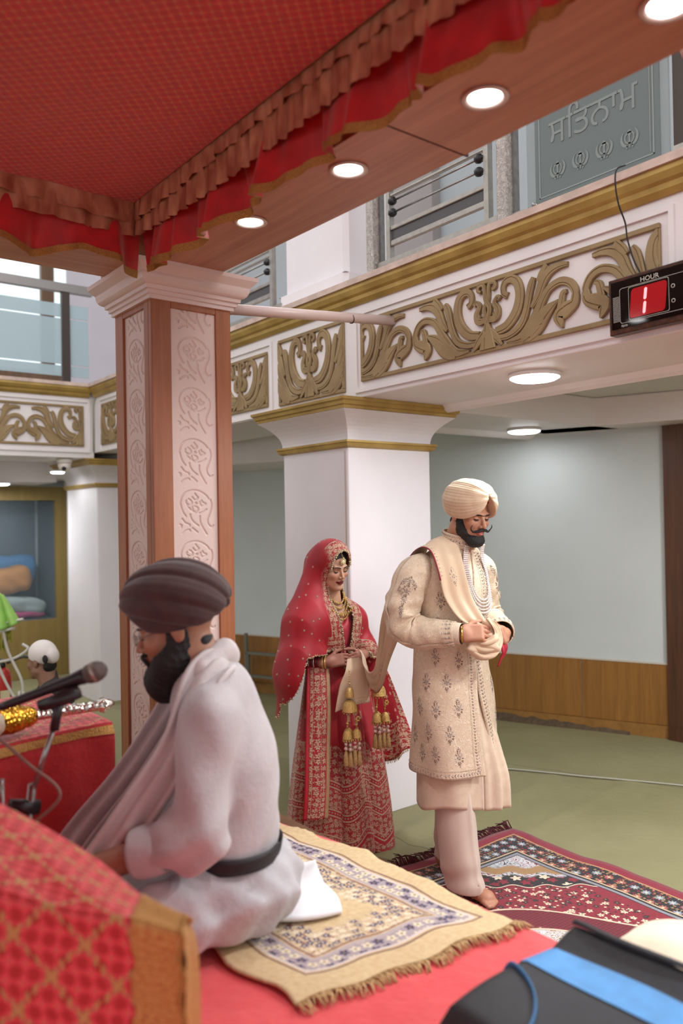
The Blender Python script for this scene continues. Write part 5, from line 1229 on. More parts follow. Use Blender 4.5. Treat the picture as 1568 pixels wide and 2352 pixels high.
def chain_border(mb, surf, pts, step=0.014, sc=1.0, rows=True):
    """leaf chain with side dashes along a polyline in surface coordinates (u, v)"""
    for (a, b) in zip(pts[:-1], pts[1:]):
        p0, p1 = np.array(surf(*a)), np.array(surf(*b)); L = np.linalg.norm(p1 - p0); n = max(1, int(L / step))
        mid = ((a[0] + b[0]) / 2, (a[1] + b[1]) / 2); e = 1e-3; p = np.array(surf(*mid)); du = (np.array(surf(mid[0] + e, mid[1])) - p) / e; dv = (np.array(surf(mid[0], mid[1] + e)) - p) / e
        ang = math.atan2((b[1] - a[1]) * np.linalg.norm(dv), (b[0] - a[0]) * np.linalg.norm(du))
        for k in range(n):
            t = (k + 0.5) / n; u, v = lerp(a[0], b[0], t), lerp(a[1], b[1], t)
            m = [(0, 0, 0.011, 0.004, 0.7, k % 3), (0, 0, 0.011, 0.004, -0.7, (k + 1) % 3), (-0.003, 0, 0.012, 0.003, 0, 1)]
            if rows: m += [(0, 0.013, 0.008, 0.0022, PI / 2, 0), (0.007, 0.013, 0.008, 0.0022, PI / 2, 0), (0, -0.012, 0.012, 0.0018, 0, 2)]
            put_motif(mb, surf, u, v, m, sc, ang)
def turban_sdf(q, rad, apex, brim, nf=26, amp=0.0022, cz=0.052):
    """q in head space; folds fan out from the front apex on both sides"""
    c = np.array((0, 0.012, cz)); d = ell(q, c, rad)
    x, y, z = q[:, 0], q[:, 1], q[:, 2]
    ph = np.arctan2(z - apex[2] + 0.10 * np.clip(y - apex[1], 0, 1) , np.abs(x) + 0.018)
    d = d - amp * np.abs(np.sin(ph * nf * 0.5)) - amp * 0.7 * np.sin(ph * nf * 0.23 + np.sign(x))
    d = d - 0.008 * np.exp(-((np.abs(x) - 0.05) / 0.05) ** 2) * sst(-0.02, 0.05, -y)
    d = d + 0.010 * np.exp(-(x / 0.014) ** 2) * sst(0.05, 0.12, -y) * sst(-0.01, 0.06, z - apex[2])
    zb = brim(np.abs(x), y); return smax(d, (zb - z) * 0.8, 0.010)
def brows(mb, R, c, s=1.0, thick=0.0042, arch=0.004, y=-0.094, z=0.013):
    for sg in (1, -1):
        P = [np.array((sg * xx, y + 14.0 * max(0, xx - 0.018) ** 2, z + arch * math.sin(PI * min(1, (xx - 0.010) / 0.05)) - (0.10 * max(0, xx - 0.044)))) * s for xx in np.linspace(0.011, 0.053, 9)]
        mb.tube([tuple(c + R @ p) for p in P], [thick * k * s for k in (0.5, 0.9, 1.0, 1.0, 0.95, 0.8, 0.65, 0.45, 0.2)], 6)
def lash(mb, R, c, s=1.0, r=0.0016, z=-0.0125, wing=0.004):
    for sg in (1, -1):
        P = [np.array((sg * (0.0315 + xx), -0.0895 + 26 * xx * xx, z + 14 * xx * xx + (wing * 6 * max(0, xx - 0.010) / 0.01 * 0.1 if xx > 0 else 0))) * s for xx in np.linspace(-0.014, 0.0165, 9)]
        mb.tube([tuple(c + R @ p) for p in P], [r * k * s for k in (0.5, 0.9, 1.1, 1.2, 1.2, 1.2, 1.2, 1.0, 0.4)], 5)

# ------------------------------------------------------------------ groom
G = empty('person', 'man in a cream embroidered coat and cream turban with pearl strands, looking down', 'person', (2.758, 2.685, 0.012), rotz=0.0)
gH = np.array((0.0, -0.130, 1.757)); gR = rotm(math.radians(-3), math.radians(15), 0)
def hs(p, R, c): return (p - c) @ R
SK_G = np.array(lin('#b98468'))
def groom_head(p): return U(0.03, head_sdf(hs(p, gR, gH)), cap(p, (0, -0.085, 1.68), (0, -0.01, 1.50), 0.057, 0.075))
def groom_col(v):
    q = hs(v, gR, gH); c = np.tile(SK_G, (len(v), 1))
    b = (sst(0.05, 0.0, np.abs(q[:, 2] + 0.03)) * sst(0.02, 0.05, np.abs(q[:, 0])) * (q[:, 1] < -0.03) * 0.25)[:, None]; c = c * (1 - b) + b * np.array(lin('#b06a54'))
    m = lips_mask(q)[:, None]; c = c * (1 - m) + m * np.array(lin('#b0655a'))
    e = (((np.abs(np.abs(q[:, 0]) - 0.0315) / 0.016) ** 2 + ((q[:, 2] + 0.012) / 0.006) ** 2 < 1) & (q[:, 1] < -0.07))[:, None]; c = np.where(e, np.array(lin('#6a4438')), c)
    return c
Rr = frame((0.70, -0.71, 0.05), (-0.55, -0.62, 0.50)); Rl = frame((-0.80, -0.55, 0.05), (0.62, -0.70, 0.30))
gWR = np.array((-0.160, -0.222, 1.222)); gWL = np.array((0.105, -0.235, 1.195))
hr = sdf_mesh(lambda p: hand_sdf(p, gWR, np.stack([-Rr[:, 0], Rr[:, 1], Rr[:, 2]], 1), 1.06, (0.75, 0.8, 0.85, 0.9), 1.0, 0.7), gWR - 0.16, gWR + 0.2, 0.0035)
hl = sdf_mesh(lambda p: hand_sdf(p, gWL, Rl, 1.06, (1.15, 1.2, 1.2, 1.2), 1.1, 0.8), gWL - 0.2, gWL + 0.17, 0.0035)
hd = sdf_mesh(groom_head, (-0.13, -0.32, 1.48), (0.13, 0.08, 1.94), 0.003)
def torso_g(p):
    d = U(0.06, ell(p, (0, 0.01, 1.32), (0.155, 0.095, 0.24)), ell(p, (0, 0.0, 0.95), (0.15, 0.10, 0.16)))
    for sg, e, w in ((-1, (-0.285, 0.02, 1.232), gWR), (1, (0.275, 0.01, 1.232), gWL)): d = U(0.04, d, cap(p, (sg * 0.165, 0.0, 1.475), e, 0.045, 0.034), cap(p, e, w, 0.034, 0.022))
    for sg, kn, an in ((-1, (-0.075, -0.075, 0.52), (-0.055, -0.12, 0.10)), (1, (0.08, -0.02, 0.52), (0.085, 0.15, 0.10))): d = U(0.04, d, cap(p, (sg * 0.085, 0, 0.92), kn, 0.065, 0.045), cap(p, kn, an, 0.045, 0.034))
    return d
tr = sdf_mesh(torso_g, (-0.4, -0.4, 0.04), (0.4, 0.3, 1.56), 0.014)
def foot_g(p):
    d = 9.0
    for (hx, hy) in ((-0.055, -0.105), (0.085, 0.17)):
        f = U(0.03, ecap(p, (hx, hy, 0.035), (hx + 0.004, hy - 0.13, 0.030), 0.034, 0.040, (1, 0, 0), 0.75), cap(p, (hx, hy, 0.12), (hx, hy - 0.01, 0.04), 0.036, 0.036))
        for i in range(5): f = U(0.008, f, cap(p, (hx - 0.030 + 0.0145 * i, hy - 0.145, 0.022), (hx - 0.032 + 0.0155 * i, hy - 0.185 + 0.006 * abs(i - 1.2 if hx < 0 else i - 2.8), 0.014), 0.011, 0.0095))
        d = np.minimum(d, f)
    return np.maximum(d, 0.002 - p[:, 2])
ft = sdf_mesh(foot_g, (-0.16, -0.34, -0.01), (0.18, 0.25, 0.16), 0.006)
v_, f_ = merge(hd, hr, hl, tr, ft); link('body', attr_mesh('body', v_, f_, SKIN, groom_col), G)
# hair, beard, moustache, brows, lashes
HAIR = simple('black_hair', '#141010', 0.6, 0, 0.25, 60, 0.004, 260)
def beard_g(p):
    q = hs(p, gR, gH); x = np.abs(q[:, 0]); m = np.stack([x, q[:, 1], q[:, 2]], 1); z = q[:, 2]
    d = U(0.03, ecap(m, (0.064, -0.004, -0.015), (0.055, -0.018, -0.066), 0.022, 0.026, (0, 1, 0), 0.5), cap(m, (0.050, -0.022, -0.072), (0.016, -0.066, -0.112), 0.022, 0.026), ell(q, (0, -0.076, -0.112), (0.036, 0.027, 0.027)))
    d = smax(d, -(ell(q, (0, -0.112, -0.070), (0.030, 0.034, 0.017))), 0.006)
    d = smax(d, -(ell(m, (0.030, -0.110, -0.034), (0.036, 0.040, 0.032))), 0.010)
    return d + 0.0012 * np.sin(q[:, 0] * 420) * np.sin(q[:, 2] * 260 + q[:, 1] * 300)
v_, f_ = sdf_mesh(beard_g, gH + np.array((-0.11, -0.19, -0.20)), gH + np.array((0.13, 0.06, 0.03)), 0.003); link('beard', npmesh('beard', v_, f_, HAIR), G)
b = MB()
for sg in (1, -1):
    P = [(0.0, -0.108, -0.052), (sg * 0.014, -0.109, -0.054), (sg * 0.030, -0.102, -0.060), (sg * 0.046, -0.094, -0.064), (sg * 0.060, -0.092, -0.056), (sg * 0.066, -0.094, -0.042), (sg * 0.060, -0.096, -0.031)]
    b.tube([tuple(gH + gR @ np.array(p)) for p in spline(P, 6)], [float(x[0]) for x in spline([(0.0055, 0), (0.0070, 0), (0.0066, 0), (0.0052, 0), (0.0030, 0), (0.0022, 0), (0.001, 0)], 6)], 8)
b.build('moustache', HAIR, G, label='black moustache curled up at the ends')
b = MB(); brows(b, gR, gH, 1.0, 0.0036, 0.0025, -0.0968, 0.012); b.tube([tuple(gH + gR @ np.array(p)) for p in ((-0.012, -0.0965, 0.0115), (0, -0.0968, 0.0105), (0.012, -0.0965, 0.0115))], 0.0016, 5); b.build('eyebrows', HAIR, G)
b = MB(); lash(b, gR, gH, 1.0, 0.0016, -0.0085, 0.0); b.build('eyelashes', HAIR, G)
v_, f_ = sdf_mesh(lambda p: ell(hs(p, gR, gH), (0, 0.066, -0.050), (0.046, 0.022, 0.030)), gH + np.array((-0.09, 0.0, -0.12)), gH + np.array((0.09, 0.16, 0.05)), 0.005); link('hair', npmesh('hair', v_, f_, HAIR), G)
# turban
def cream_cloth(name, a, b_, sc=30.0):
    M = Mat(name); n = M.noise(M.coord(), sc, 3); return M.done(M.mix(n.lin(0.3, 0.7), lin(a), lin(b_)), 0.7, 0.0, M.noise(M.coord(), 900, 1), 0.0006, **{'Sheen_Weight': 0.2})
TURB = cream_cloth('cream_turban_cloth', '#d2b494', '#dec4a6')
brim_g = lambda ax, y: 0.108 - 1.55 * ax - 0.30 * np.clip(y + 0.02, 0, 0.12)
brim_gg = lambda ax, y: np.maximum(brim_g(ax, y), -0.040 - 0.30 * np.clip(y, 0, 0.1))
v_, f_ = sdf_mesh(lambda p: turban_sdf(hs(p, gR, gH), (0.112, 0.138, 0.106), (0, -0.118, 0.104), brim_gg, 58, 0.0020), gH + np.array((-0.17, -0.20, -0.12)), gH + np.array((0.17, 0.22, 0.24)), 0.003)
link('turban', npmesh('turban', v_, f_, TURB), G, label='cream turban with fanned folds')
v_, f_ = sdf_mesh(lambda p: smax(ell(hs(p, gR, gH), (0, 0.012, 0.05), (0.084, 0.1105, 0.092)), 0.066 - hs(p, gR, gH)[:, 2], 0.004), gH + np.array((-0.13, -0.16, -0.02)), gH + np.array((0.13, 0.15, 0.17)), 0.005)
link('under_turban', npmesh('under_turban', v_, f_, simple('maroon_cotton', '#a01e34', 0.7)), G, label='red band showing under the turban')
# coat
def coat_mat():
    M = Mat('cream_brocade'); x, y, z = M.xyz(); v = M.vec(x, y, z)
    n = M.noise(v, 70, 2, 0.5, 1.0); d, _ = M.vor(v, 60); j = (1.0 - (((M.noise(v, 26, 1, 0.5, 1.5) * 6).fract() - 0.5).abs()).ss(0.06, 0.16))
    sp = (1.0 - d.ss(0.16, 0.28)) * M.noise(v, 30, 2).gt(0.5)
    c = M.mix(n.lin(0.35, 0.65), lin('#d0b79a'), lin('#dac4aa')); c = M.mix(j * 0.45, c, lin('#efe2cf')); c = M.mix(sp * 0.5, c, lin('#b89478'))
    return M.done(c, 0.5, 0.05, j * 0.6 + n * 0.4, 0.0012, **{'Sheen_Weight': 0.2})
COAT = coat_mat()
tabC = smooth_tab([(0.56, 0.0, -0.024, 0.228, 0.188), (0.66, 0.0, -0.016, 0.220, 0.176), (0.80, 0.0, -0.010, 0.212, 0.168), (0.97, 0, 0.0, 0.205, 0.158), (1.10, 0, 0.0, 0.190, 0.148), (1.24, 0, 0.0, 0.192, 0.150), (1.37, 0, 0.0, 0.205, 0.150),
                   (1.455, 0, 0.0, 0.218, 0.136), (1.525, 0, -0.006, 0.200, 0.112), (1.572, 0, -0.024, 0.150, 0.094), (1.602, 0, -0.044, 0.098, 0.083), (1.625, 0, -0.058, 0.078, 0.078)])
def coat_disp(th, z):
    w = 0.003 * math.sin(3 * th + 14 * z) + 0.0025 * math.sin(9 * z + 5 * th + 1) * sst(1.3, 0.7, z)
    w += 0.006 * sst(0.95, 0.5, z) * math.sin(5 * th + 0.6)
    # drawn folds below the crossed arms
    w += 0.004 * math.exp(-((z - 1.02) / 0.10) ** 2) * math.sin(26 * z + 4 * th)
    return w
CO = Loft(tabC, coat_disp)
def openR(z): return -0.02 - 0.05 * sst(1.15, 0.5, z)       # his right panel ends just short of the centre line
def openL(z): return -0.04 + 0.34 * sst(1.12, 0.55, z) + 0.24 * sst(1.30, 1.60, z)
def coat_pt(u, v):
    z = lerp(0.56, 1.625, v); t0 = openL(z); t1 = 2 * PI + openR(z) - 0.16 * sst(1.42, 1.60, z); th = lerp(t0, t1, u)
    p = CO(th, z); edge = min(u, 1 - u); p = p + np.array((0, -0.006, 0)) * (1 - sst(0, 0.02, edge)) * (1 if u > 0.5 else -0.6)
    return tuple(p)
b = MB(); b.grid(coat_pt, 130, 130); coat = b.build('coat', COAT, G, label='cream brocade knee length coat'); so = coat.modifiers.new('thick', 'SOLIDIFY'); so.thickness = 0.006; so.offset = -1
# stand collar
def collar(u, v):
    th = lerp(0.32, 2 * PI - 0.24, u); z = 1.606 + 0.060 * v - 0.020 * math.cos(th) * 1.0; k = 0.0785 + 0.002 * v
    cy = -0.058 - 0.014 * v; return (k * math.sin(th) * 1.0, cy - k * math.cos(th) * 1.02, z)
b = MB(); b.grid(collar, 60, 8); o = b.build('collar', COAT, coat); so = o.modifiers.new('thick', 'SOLIDIFY'); so.thickness = 0.006; so.offset = -1
# sleeves
def wr(s_, a, k=1.0): return k * (0.004 * math.sin(34 * s_ + 2.2 * a) + 0.003 * math.sin(61 * s_ - 3 * a + 1)) * (0.35 + 1.3 * math.exp(-((s_ - 0.5) / 0.18) ** 2))
SR = tube_surf([(-0.150, 0.005, 1.520), (-0.226, 0.008, 1.480), (-0.278, 0.018, 1.375), (-0.302, 0.020, 1.275), (-0.262, -0.022, 1.222), (-0.215, -0.125, 1.218), (-0.175, -0.200, 1.222)], [0.060, 0.082, 0.082, 0.078, 0.078, 0.066, 0.056], lambda s_, a: wr(s_, a))
SL = tube_surf([(0.150, 0.005, 1.520), (0.218, 0.006, 1.475), (0.248, 0.012, 1.36), (0.264, 0.010, 1.272), (0.244, -0.035, 1.222), (0.185, -0.140, 1.205), (0.128, -0.205, 1.196)], [0.062, 0.078, 0.076, 0.072, 0.072, 0.064, 0.058], lambda s_, a: wr(s_, a))
sleeves = []
for nm, S in (('sleeve', SR), ('sleeve', SL)):
    b = MB(); b.grid(lambda u, v, S=S: tuple(S(v, u * 2 * PI)), 36, 80); o = b.build(nm, COAT, coat); so = o.modifiers.new('thick', 'SOLIDIFY'); so.thickness = 0.005; so.offset = -1; sleeves.append(o)
# kurta cuff showing past the sleeve
CUFFM = cream_cloth('cream_kurta_cloth', '#d4bea4', '#decab2')
SRc = tube_surf([(-0.192, -0.17, 1.222), (-0.172, -0.212, 1.222), (-0.165, -0.226, 1.222)], [0.051, 0.049, 0.046]); b = MB(); b.grid(lambda u, v: tuple(SRc(v, u * 2 * PI)), 24, 6); b.build('cuff', CUFFM, coat)
# embroidery on coat
axis = lambda p: np.array((0, -0.01, p[2]))
REF[0] = axis; SU = lambda th, z: CO(th, z)
for (th, z) in ((-0.62, 0.655), (-1.15, 0.665), (-0.80, 0.755), (-1.34, 0.76), (-0.56, 0.87), (-1.10, 0.865), (-0.80, 0.985), (-1.36, 0.985), (-0.50, 1.085), (-1.12, 1.10), (-1.62, 0.87), (-1.62, 0.66), (-0.9, 1.36), (0.75, 1.36), (0.55, 1.47), (0.95, 1.28), (0.55, 0.66), (0.75, 0.80), (0.60, 0.95), (-1.95, 0.73), (-1.0, 1.245), (1.05, 1.46)):
    b = MB(); put_motif(b, SU, th, z, BOOTI, 1.08); b.build('embroidered_motif', THREAD, coat)
b = MB(); zz = np.linspace(0.575, 1.16, 12)
chain_border(b, SU, [(openR(z) - 0.14, z) for z in zz], 0.013)
chain_border(b, SU, [(openL(z) + 0.11, z) for z in np.linspace(0.575, 1.12, 12)], 0.013)
chain_border(b, SU, [(th, 0.577) for th in np.linspace(-2.6, openR(0.57) - 0.1, 14)], 0.013)
for sg, off in ((-1, 0.22), (1, 0.36)):
    chain_border(b, SU, [(sg * (off + 0.0 * k), z) for k, z in enumerate(np.linspace(1.22, 1.575, 7))], 0.013)
    chain_border(b, SU, [(sg * (off + 0.16), z) for z in np.linspace(1.22, 1.57, 7)], 0.013)
REF[0] = lambda p: np.array((0, -0.04, p[2])); CS = lambda u, v: np.array(collar(u, v)) + 0
chain_border(b, lambda u, v: np.array(collar(u, v)), [(u, 0.5) for u in np.linspace(0.03, 0.97, 16)], 0.012, 1.15)
b.build('embroidered_borders', THREAD, coat, label='grey silver embroidered borders')
b = MB()
REF[0] = lambda p: np.array((-0.235, 0.0, p[2] if p[2] > 1.27 else 1.222)) if p[1] > -0.03 else np.array((-0.2, -0.125, 1.218))
def SRa(a, s_): return SR(s_, a)
# outward side of the right sleeve faces -X: find its angle by test
def ang_of(S, s_, d): return max(np.linspace(0, 2 * PI, 72), key=lambda a: (S(s_, a) - S(s_, a + PI)) @ np.array(d))
aR = ang_of(SR, 0.33, (-0.75, -0.66, 0)); 
b2 = MB()
for da, s_, k_, ro in ((0, 0.30, 0.95, 0), (0.34, 0.31, 0.62, 0.5), (-0.34, 0.31, 0.62, -0.5), (0.3, 0.255, 0.6, 2.6), (-0.3, 0.255, 0.6, -2.6), (0, 0.36, 0.7, 0), (0, 0.24, 0.6, 0), (0, 0.42, 0.6, 0), (0, 0.455, 0.45, 0)): put_motif(b2, SRa, aR + da, s_, BOOTI, k_, ro)
b2.build('embroidered_motif', THREAD, coat, label='large embroidered spray on the sleeve')
REF[0] = lambda p: np.array((-0.21, -0.14, 1.218))
for s_ in (0.965, 0.93): chain_border(b, SRa, [(a, s_) for a in np.linspace(0, 2 * PI, 18)], 0.013, 1.1)
aL = ang_of(SL, 0.33, (0.5, -0.86, 0)); REF[0] = lambda p: np.array((0.25, 0.01, p[2])); SLa = lambda a, s_: SL(s_, a); 
for a_, s_, k_ in ((aL, 0.30, 1.5), (aL + 0.3, 0.16, 0.8)): b2 = MB(); put_motif(b2, SLa, a_, s_, BOOTI, k_); b2.build('embroidered_motif', THREAD, coat)
REF[0] = lambda p: np.array((0.16, -0.16, 1.2))
for s_ in (0.965, 0.93): chain_border(b, SLa, [(a, s_) for a in np.linspace(0, 2 * PI, 18)], 0.013, 1.1)
b.build('sleeve_embroidery', THREAD, coat, label='grey silver embroidery on the sleeves')
# inner front of the kurta at neck
def bib(u, v): z = lerp(1.10, 1.615, v); th = lerp(-0.35, 0.55, u); return tuple(CO(th, z) * np.array((0.97, 0.965, 1)) + np.array((0, 0.004, 0)))
b = MB(); b.grid(bib, 12, 20); b.build('kurta_front', CUFFM, G)
# kurta skirt with pleats in the front opening
tabK = smooth_tab([(0.39, 0.0, -0.020, 0.205, 0.160), (0.56, 0.0, -0.020, 0.200, 0.158), (0.76, 0.0, -0.015, 0.190, 0.150), (1.05, 0, 0.0, 0.165, 0.128)])
KU = Loft(tabK)
def kurta_pt(u, v):
    th = u * 2 * PI; z = lerp(0.405, 1.05, v) - 0.015 * math.sin(3 * th + 1) * (1 - v) - 0.02 * math.exp(-((th - 0.9) / 0.5) ** 2) * (1 - v)
    p = KU(th, max(z, 0.39)); pl = sst(0.9, 0.1, v); t2 = th if th < PI else th - 2 * PI; k = math.exp(-((t2 - 0.50) / 0.36) ** 2)
    p = p * np.array((1, 1, 0)) + np.array((0, 0, z)); d = p * np.array((1, 1, 0)) - np.array((0.0, -0.03, 0)); d /= np.linalg.norm(d)
    return tuple(p + d * pl * (0.014 * k * math.sin(30 * t2) + 0.065 * k * sst(0.95, 0.2, v) + 0.005 * math.sin(7 * th)))
b = MB(); b.grid(kurta_pt, 180, 40); o = b.build('kurta', CUFFM, G, label='plain cream kurta skirt below the coat'); so = o.modifiers.new('thick', 'SOLIDIFY'); so.thickness = 0.003
# trousers
TRO = cream_cloth('cream_trouser_satin', '#d2c0b0', '#dccdbf', 4)
def legs(p):
    q = p; d = U(0.05, ecap(p, (-0.095, 0.0, 0.86), (-0.060, -0.140, -0.10), 0.105, 0.098, (0, 1, 0), 0.82), ecap(p, (0.09, 0.01, 0.86), (0.085, 0.145, -0.08), 0.10, 0.088, (0, 1, 0), 0.82))
    d = d + 0.004 * np.sin(p[:, 2] * 13 + p[:, 0] * 26) * sst(0.9, 0.3, p[:, 2]) + 0.005 * np.sin(p[:, 2] * 44 + p[:, 1] * 20) * np.exp(-((p[:, 2] - 0.10) / 0.07) ** 2)
    d = d - 0.007 * np.exp(-(((p[:, 0] + 0.075) / 0.012) ** 2)) * (p[:, 1] < -0.03)
    return np.maximum(np.maximum(d, 0.035 + 0.10 * np.clip(p[:, 1] + 0.1, 0, 0.3) - p[:, 2]), -(np.maximum(d + 0.010, p[:, 2] - 0.10)))
v_, f_ = sdf_mesh(legs, (-0.25, -0.30, 0.0), (0.24, 0.30, 0.92), 0.0065); v_ = relax(v_, f_, 2); link('trousers', npmesh('trousers', v_, f_, TRO), G)
# stole: front panel over his right shoulder, held bunch, tail to the bride
STO = cream_cloth('cream_stole_silk', '#d8bc9c', '#e2c8aa', 6); MARO = simple('maroon_piping', '#8a1a2c', 0.5)
def strip(name, fn, nu, nv, mat, parent, label=None, v0=-1.0, v1=1.0, u0=0.0, u1=1.0, off=(0, 0, 0), th=0.0022):
    b = MB(); b.grid(lambda a, c: tuple(np.array(fn(lerp(u0, u1, a), lerp(v0, v1, c))) + np.array(off)), nu, nv); o = b.build(name, mat, parent, label=label)
    if th: so = o.modifiers.new('thick', 'SOLIDIFY'); so.thickness = th; so.offset = 0
    return o
fold = lambda u, v: (0.0, -0.005 * math.cos(2.2 * PI * v) * (0.3 + 1.4 * u), 0.002 * math.sin(5 * v))
front = ribbon_mesh([(-0.140, 0.125, 1.46), (-0.138, 0.065, 1.580), (-0.130, -0.010, 1.628), (-0.130, -0.088, 1.600), (-0.138, -0.142, 1.495), (-0.125, -0.166, 1.38), (-0.092, -0.212, 1.285), (-0.050, -0.252, 1.24)],
                    [(0.065, 0.0, 0.02), (0.068, 0, 0.03), (0.066, -0.012, 0.028), (0.066, -0.02, 0.016), (0.068, -0.016, 0.004), (0.068, -0.020, 0), (0.058, -0.022, 0), (0.03, -0.02, 0)], sub=10, sag=fold)
stole = strip('stole', front, 70, 22, STO, G, 'cream silk stole over the shoulder')
strip('stole_piping', front, 60, 2, MARO, stole, None, -1.06, -0.97, 0.0, 0.62, (0, -0.002, 0.001))
b = MB(); REF[0] = lambda p: np.array((0, 0.02, p[2])); put_motif(b, lambda u, v: np.array(front(u, v)), 0.60, 0.05, BOOTI, 1.15, PI / 2); put_motif(b, lambda u, v: np.array(front(u, v)), 0.93, 0.3, BOOTI, 0.8, PI / 2)
chain_border(b, lambda u, v: np.array(front(u, v)), [(u, -0.83) for u in np.linspace(0.10, 0.60, 12)], 0.013); b.build('stole_embroidery', THREAD, stole)
# bunch in the hands
bun = ribbon_mesh([(-0.140, -0.245, 1.175), (-0.095, -0.285, 1.150), (-0.045, -0.310, 1.162), (-0.012, -0.305, 1.200), (-0.018, -0.290, 1.250), (-0.030, -0.270, 1.278)],
                  [(0.005, 0.0, 0.030), (0.0, -0.01, 0.045), (-0.012, -0.012, 0.050), (-0.032, -0.01, 0.030), (-0.036, -0.01, 0.012), (-0.020, 0, 0.005)], sub=8, sag=lambda u, v: (0, -0.010 * math.cos(3 * PI * v + 2 * u), 0.003 * math.sin(9 * v)))
strip('stole_bunch', bun, 50, 16, STO, stole, 'cream stole gathered in both hands')
v_, f_ = sdf_mesh(lambda p: U(0.03, ecap(p, (-0.125, -0.250, 1.165), (-0.035, -0.282, 1.165), 0.026, 0.036, (0, 0, 1), 0.8), ecap(p, (-0.035, -0.282, 1.165), (-0.030, -0.262, 1.262), 0.038, 0.026, (1, 0, 0), 0.8)) + 0.004 * np.sin(p[:, 2] * 120 + p[:, 0] * 50), (-0.19, -0.35, 1.09), (0.05, -0.2, 1.33), 0.005)
link('stole_knot', npmesh('stole_knot', v_, f_, STO), stole)
red_t = ribbon_mesh([(0.020, -0.290, 1.185), (0.028, -0.305, 1.140), (0.018, -0.300, 1.110), (-0.002, -0.292, 1.075)], [(0.02, 0, 0.01), (0.022, 0, 0.01), (0.016, 0, 0.0), (0.012, 0, 0.01)], sub=8, sag=lambda u, v: (0, 0.008 * math.sin(3 * v), 0))
strip('red_tie', red_t, 20, 6, simple('red_satin_tie', '#a81c30', 0.4), stole, 'red cloth tie hanging from the hands')
# tail that crosses to the bride (bride-side points are in the groom's frame)
tail = ribbon_mesh([(-0.12, 0.13, 1.45), (-0.18, 0.19, 1.28), (-0.22, 0.24, 1.08), (-0.205, 0.30, 0.96), (-0.185, 0.37, 0.918), (-0.165, 0.43, 0.945), (-0.150, 0.47, 1.005), (-0.148, 0.505, 1.055)],
                   [(-0.03, 0.02, 0.03), (-0.05, 0.03, 0.02), (-0.055, -0.02, 0.035), (-0.055, -0.035, 0.055), (-0.05, -0.035, 0.065), (-0.05, -0.03, 0.065), (-0.04, -0.03, 0.05), (-0.03, -0.025, 0.02)], sub=10, sag=lambda u, v: (0.008 * math.cos(3 * PI * v + 1), 0.006 * math.sin(3 * v + 4 * u), -0.01 * math.cos(2 * v)))
tl = strip('stole_tail', tail, 80, 18, STO, stole, 'cream stole end looping across to the bride')
strip('stole_piping', tail, 80, 2, MARO, tl, None, 0.98 - 2.03, -0.96, 0.05, 1.0, (0, 0, -0.001))
b = MB(); REF[0] = lambda p: p + np.array((0.5, 0.3, 0)); put_motif(b, lambda u, v: np.array(tail(u, v)), 0.36, 0.0, BOOTI, 1.15, PI / 2); put_motif(b, lambda u, v: np.array(tail(u, v)), 0.78, 0.1, BOOTI, 1.0, PI / 2); b.build('stole_embroidery', THREAD, tl)
# pearls
PRL = simple('pearl', '#e8dcd8', 0.2, 0.0, 0.05, 40, **{'Coat_Weight': 0.6})
nk = link('pearl_necklace', None, G, label='strands of pearls hanging on the chest')
for k in range(5):
    drop = 1.352 - 0.015 * k; wdt = 0.070 + 0.009 * k; P = []
    for t in np.linspace(0, 1, 60):
        a = t * 2 - 1; x = 0.052 + wdt * (1.0 if abs(a) > 0.62 else math.sin(abs(a) / 0.62 * PI / 2) ** 0.8) * (1 if a > 0 else -1); x = x * (1 - 0.35 * sst(0.62, 1.0, abs(a)))
        z = drop + (1.605 - drop) * (1 - math.cos(abs(a) * PI / 2)) ** 0.95
        th = math.asin(max(-0.9, min(0.9, x / 0.2))); pz_ = CO(th, min(max(z, 1.0), 1.615)); P.append(np.array((x, pz_[1] - 0.010 - 0.010 * sst(1.45, 1.3, z), z)))
    P = np.array(P); seg = np.linalg.norm(np.diff(P, axis=0), axis=1); cum = np.concatenate([[0], np.cumsum(seg)]); n = int(cum[-1] / 0.0098); b = MB()
    for s_ in np.linspace(0, cum[-1], n): b.ball([np.interp(s_, cum, P[:, i]) for i in range(3)], 0.0046 + 0.0008 * (k == 4), 7, 5)
    b.build('pearl_strand', PRL, nk)
# bangle
b = MB(); ct = gWR + Rr[:, 1] * -0.002; rr_ = []
for a in np.linspace(0, 2 * PI, 29): rr_.append(tuple(ct + Rr[:, 0] * 0.0345 * math.cos(a) + Rr[:, 2] * 0.030 * math.sin(a)))
b.tube(rr_, 0.0058, 8); b.build('bangle', simple('bangle_gold', '#d8b060', 0.2, 1.0), G)

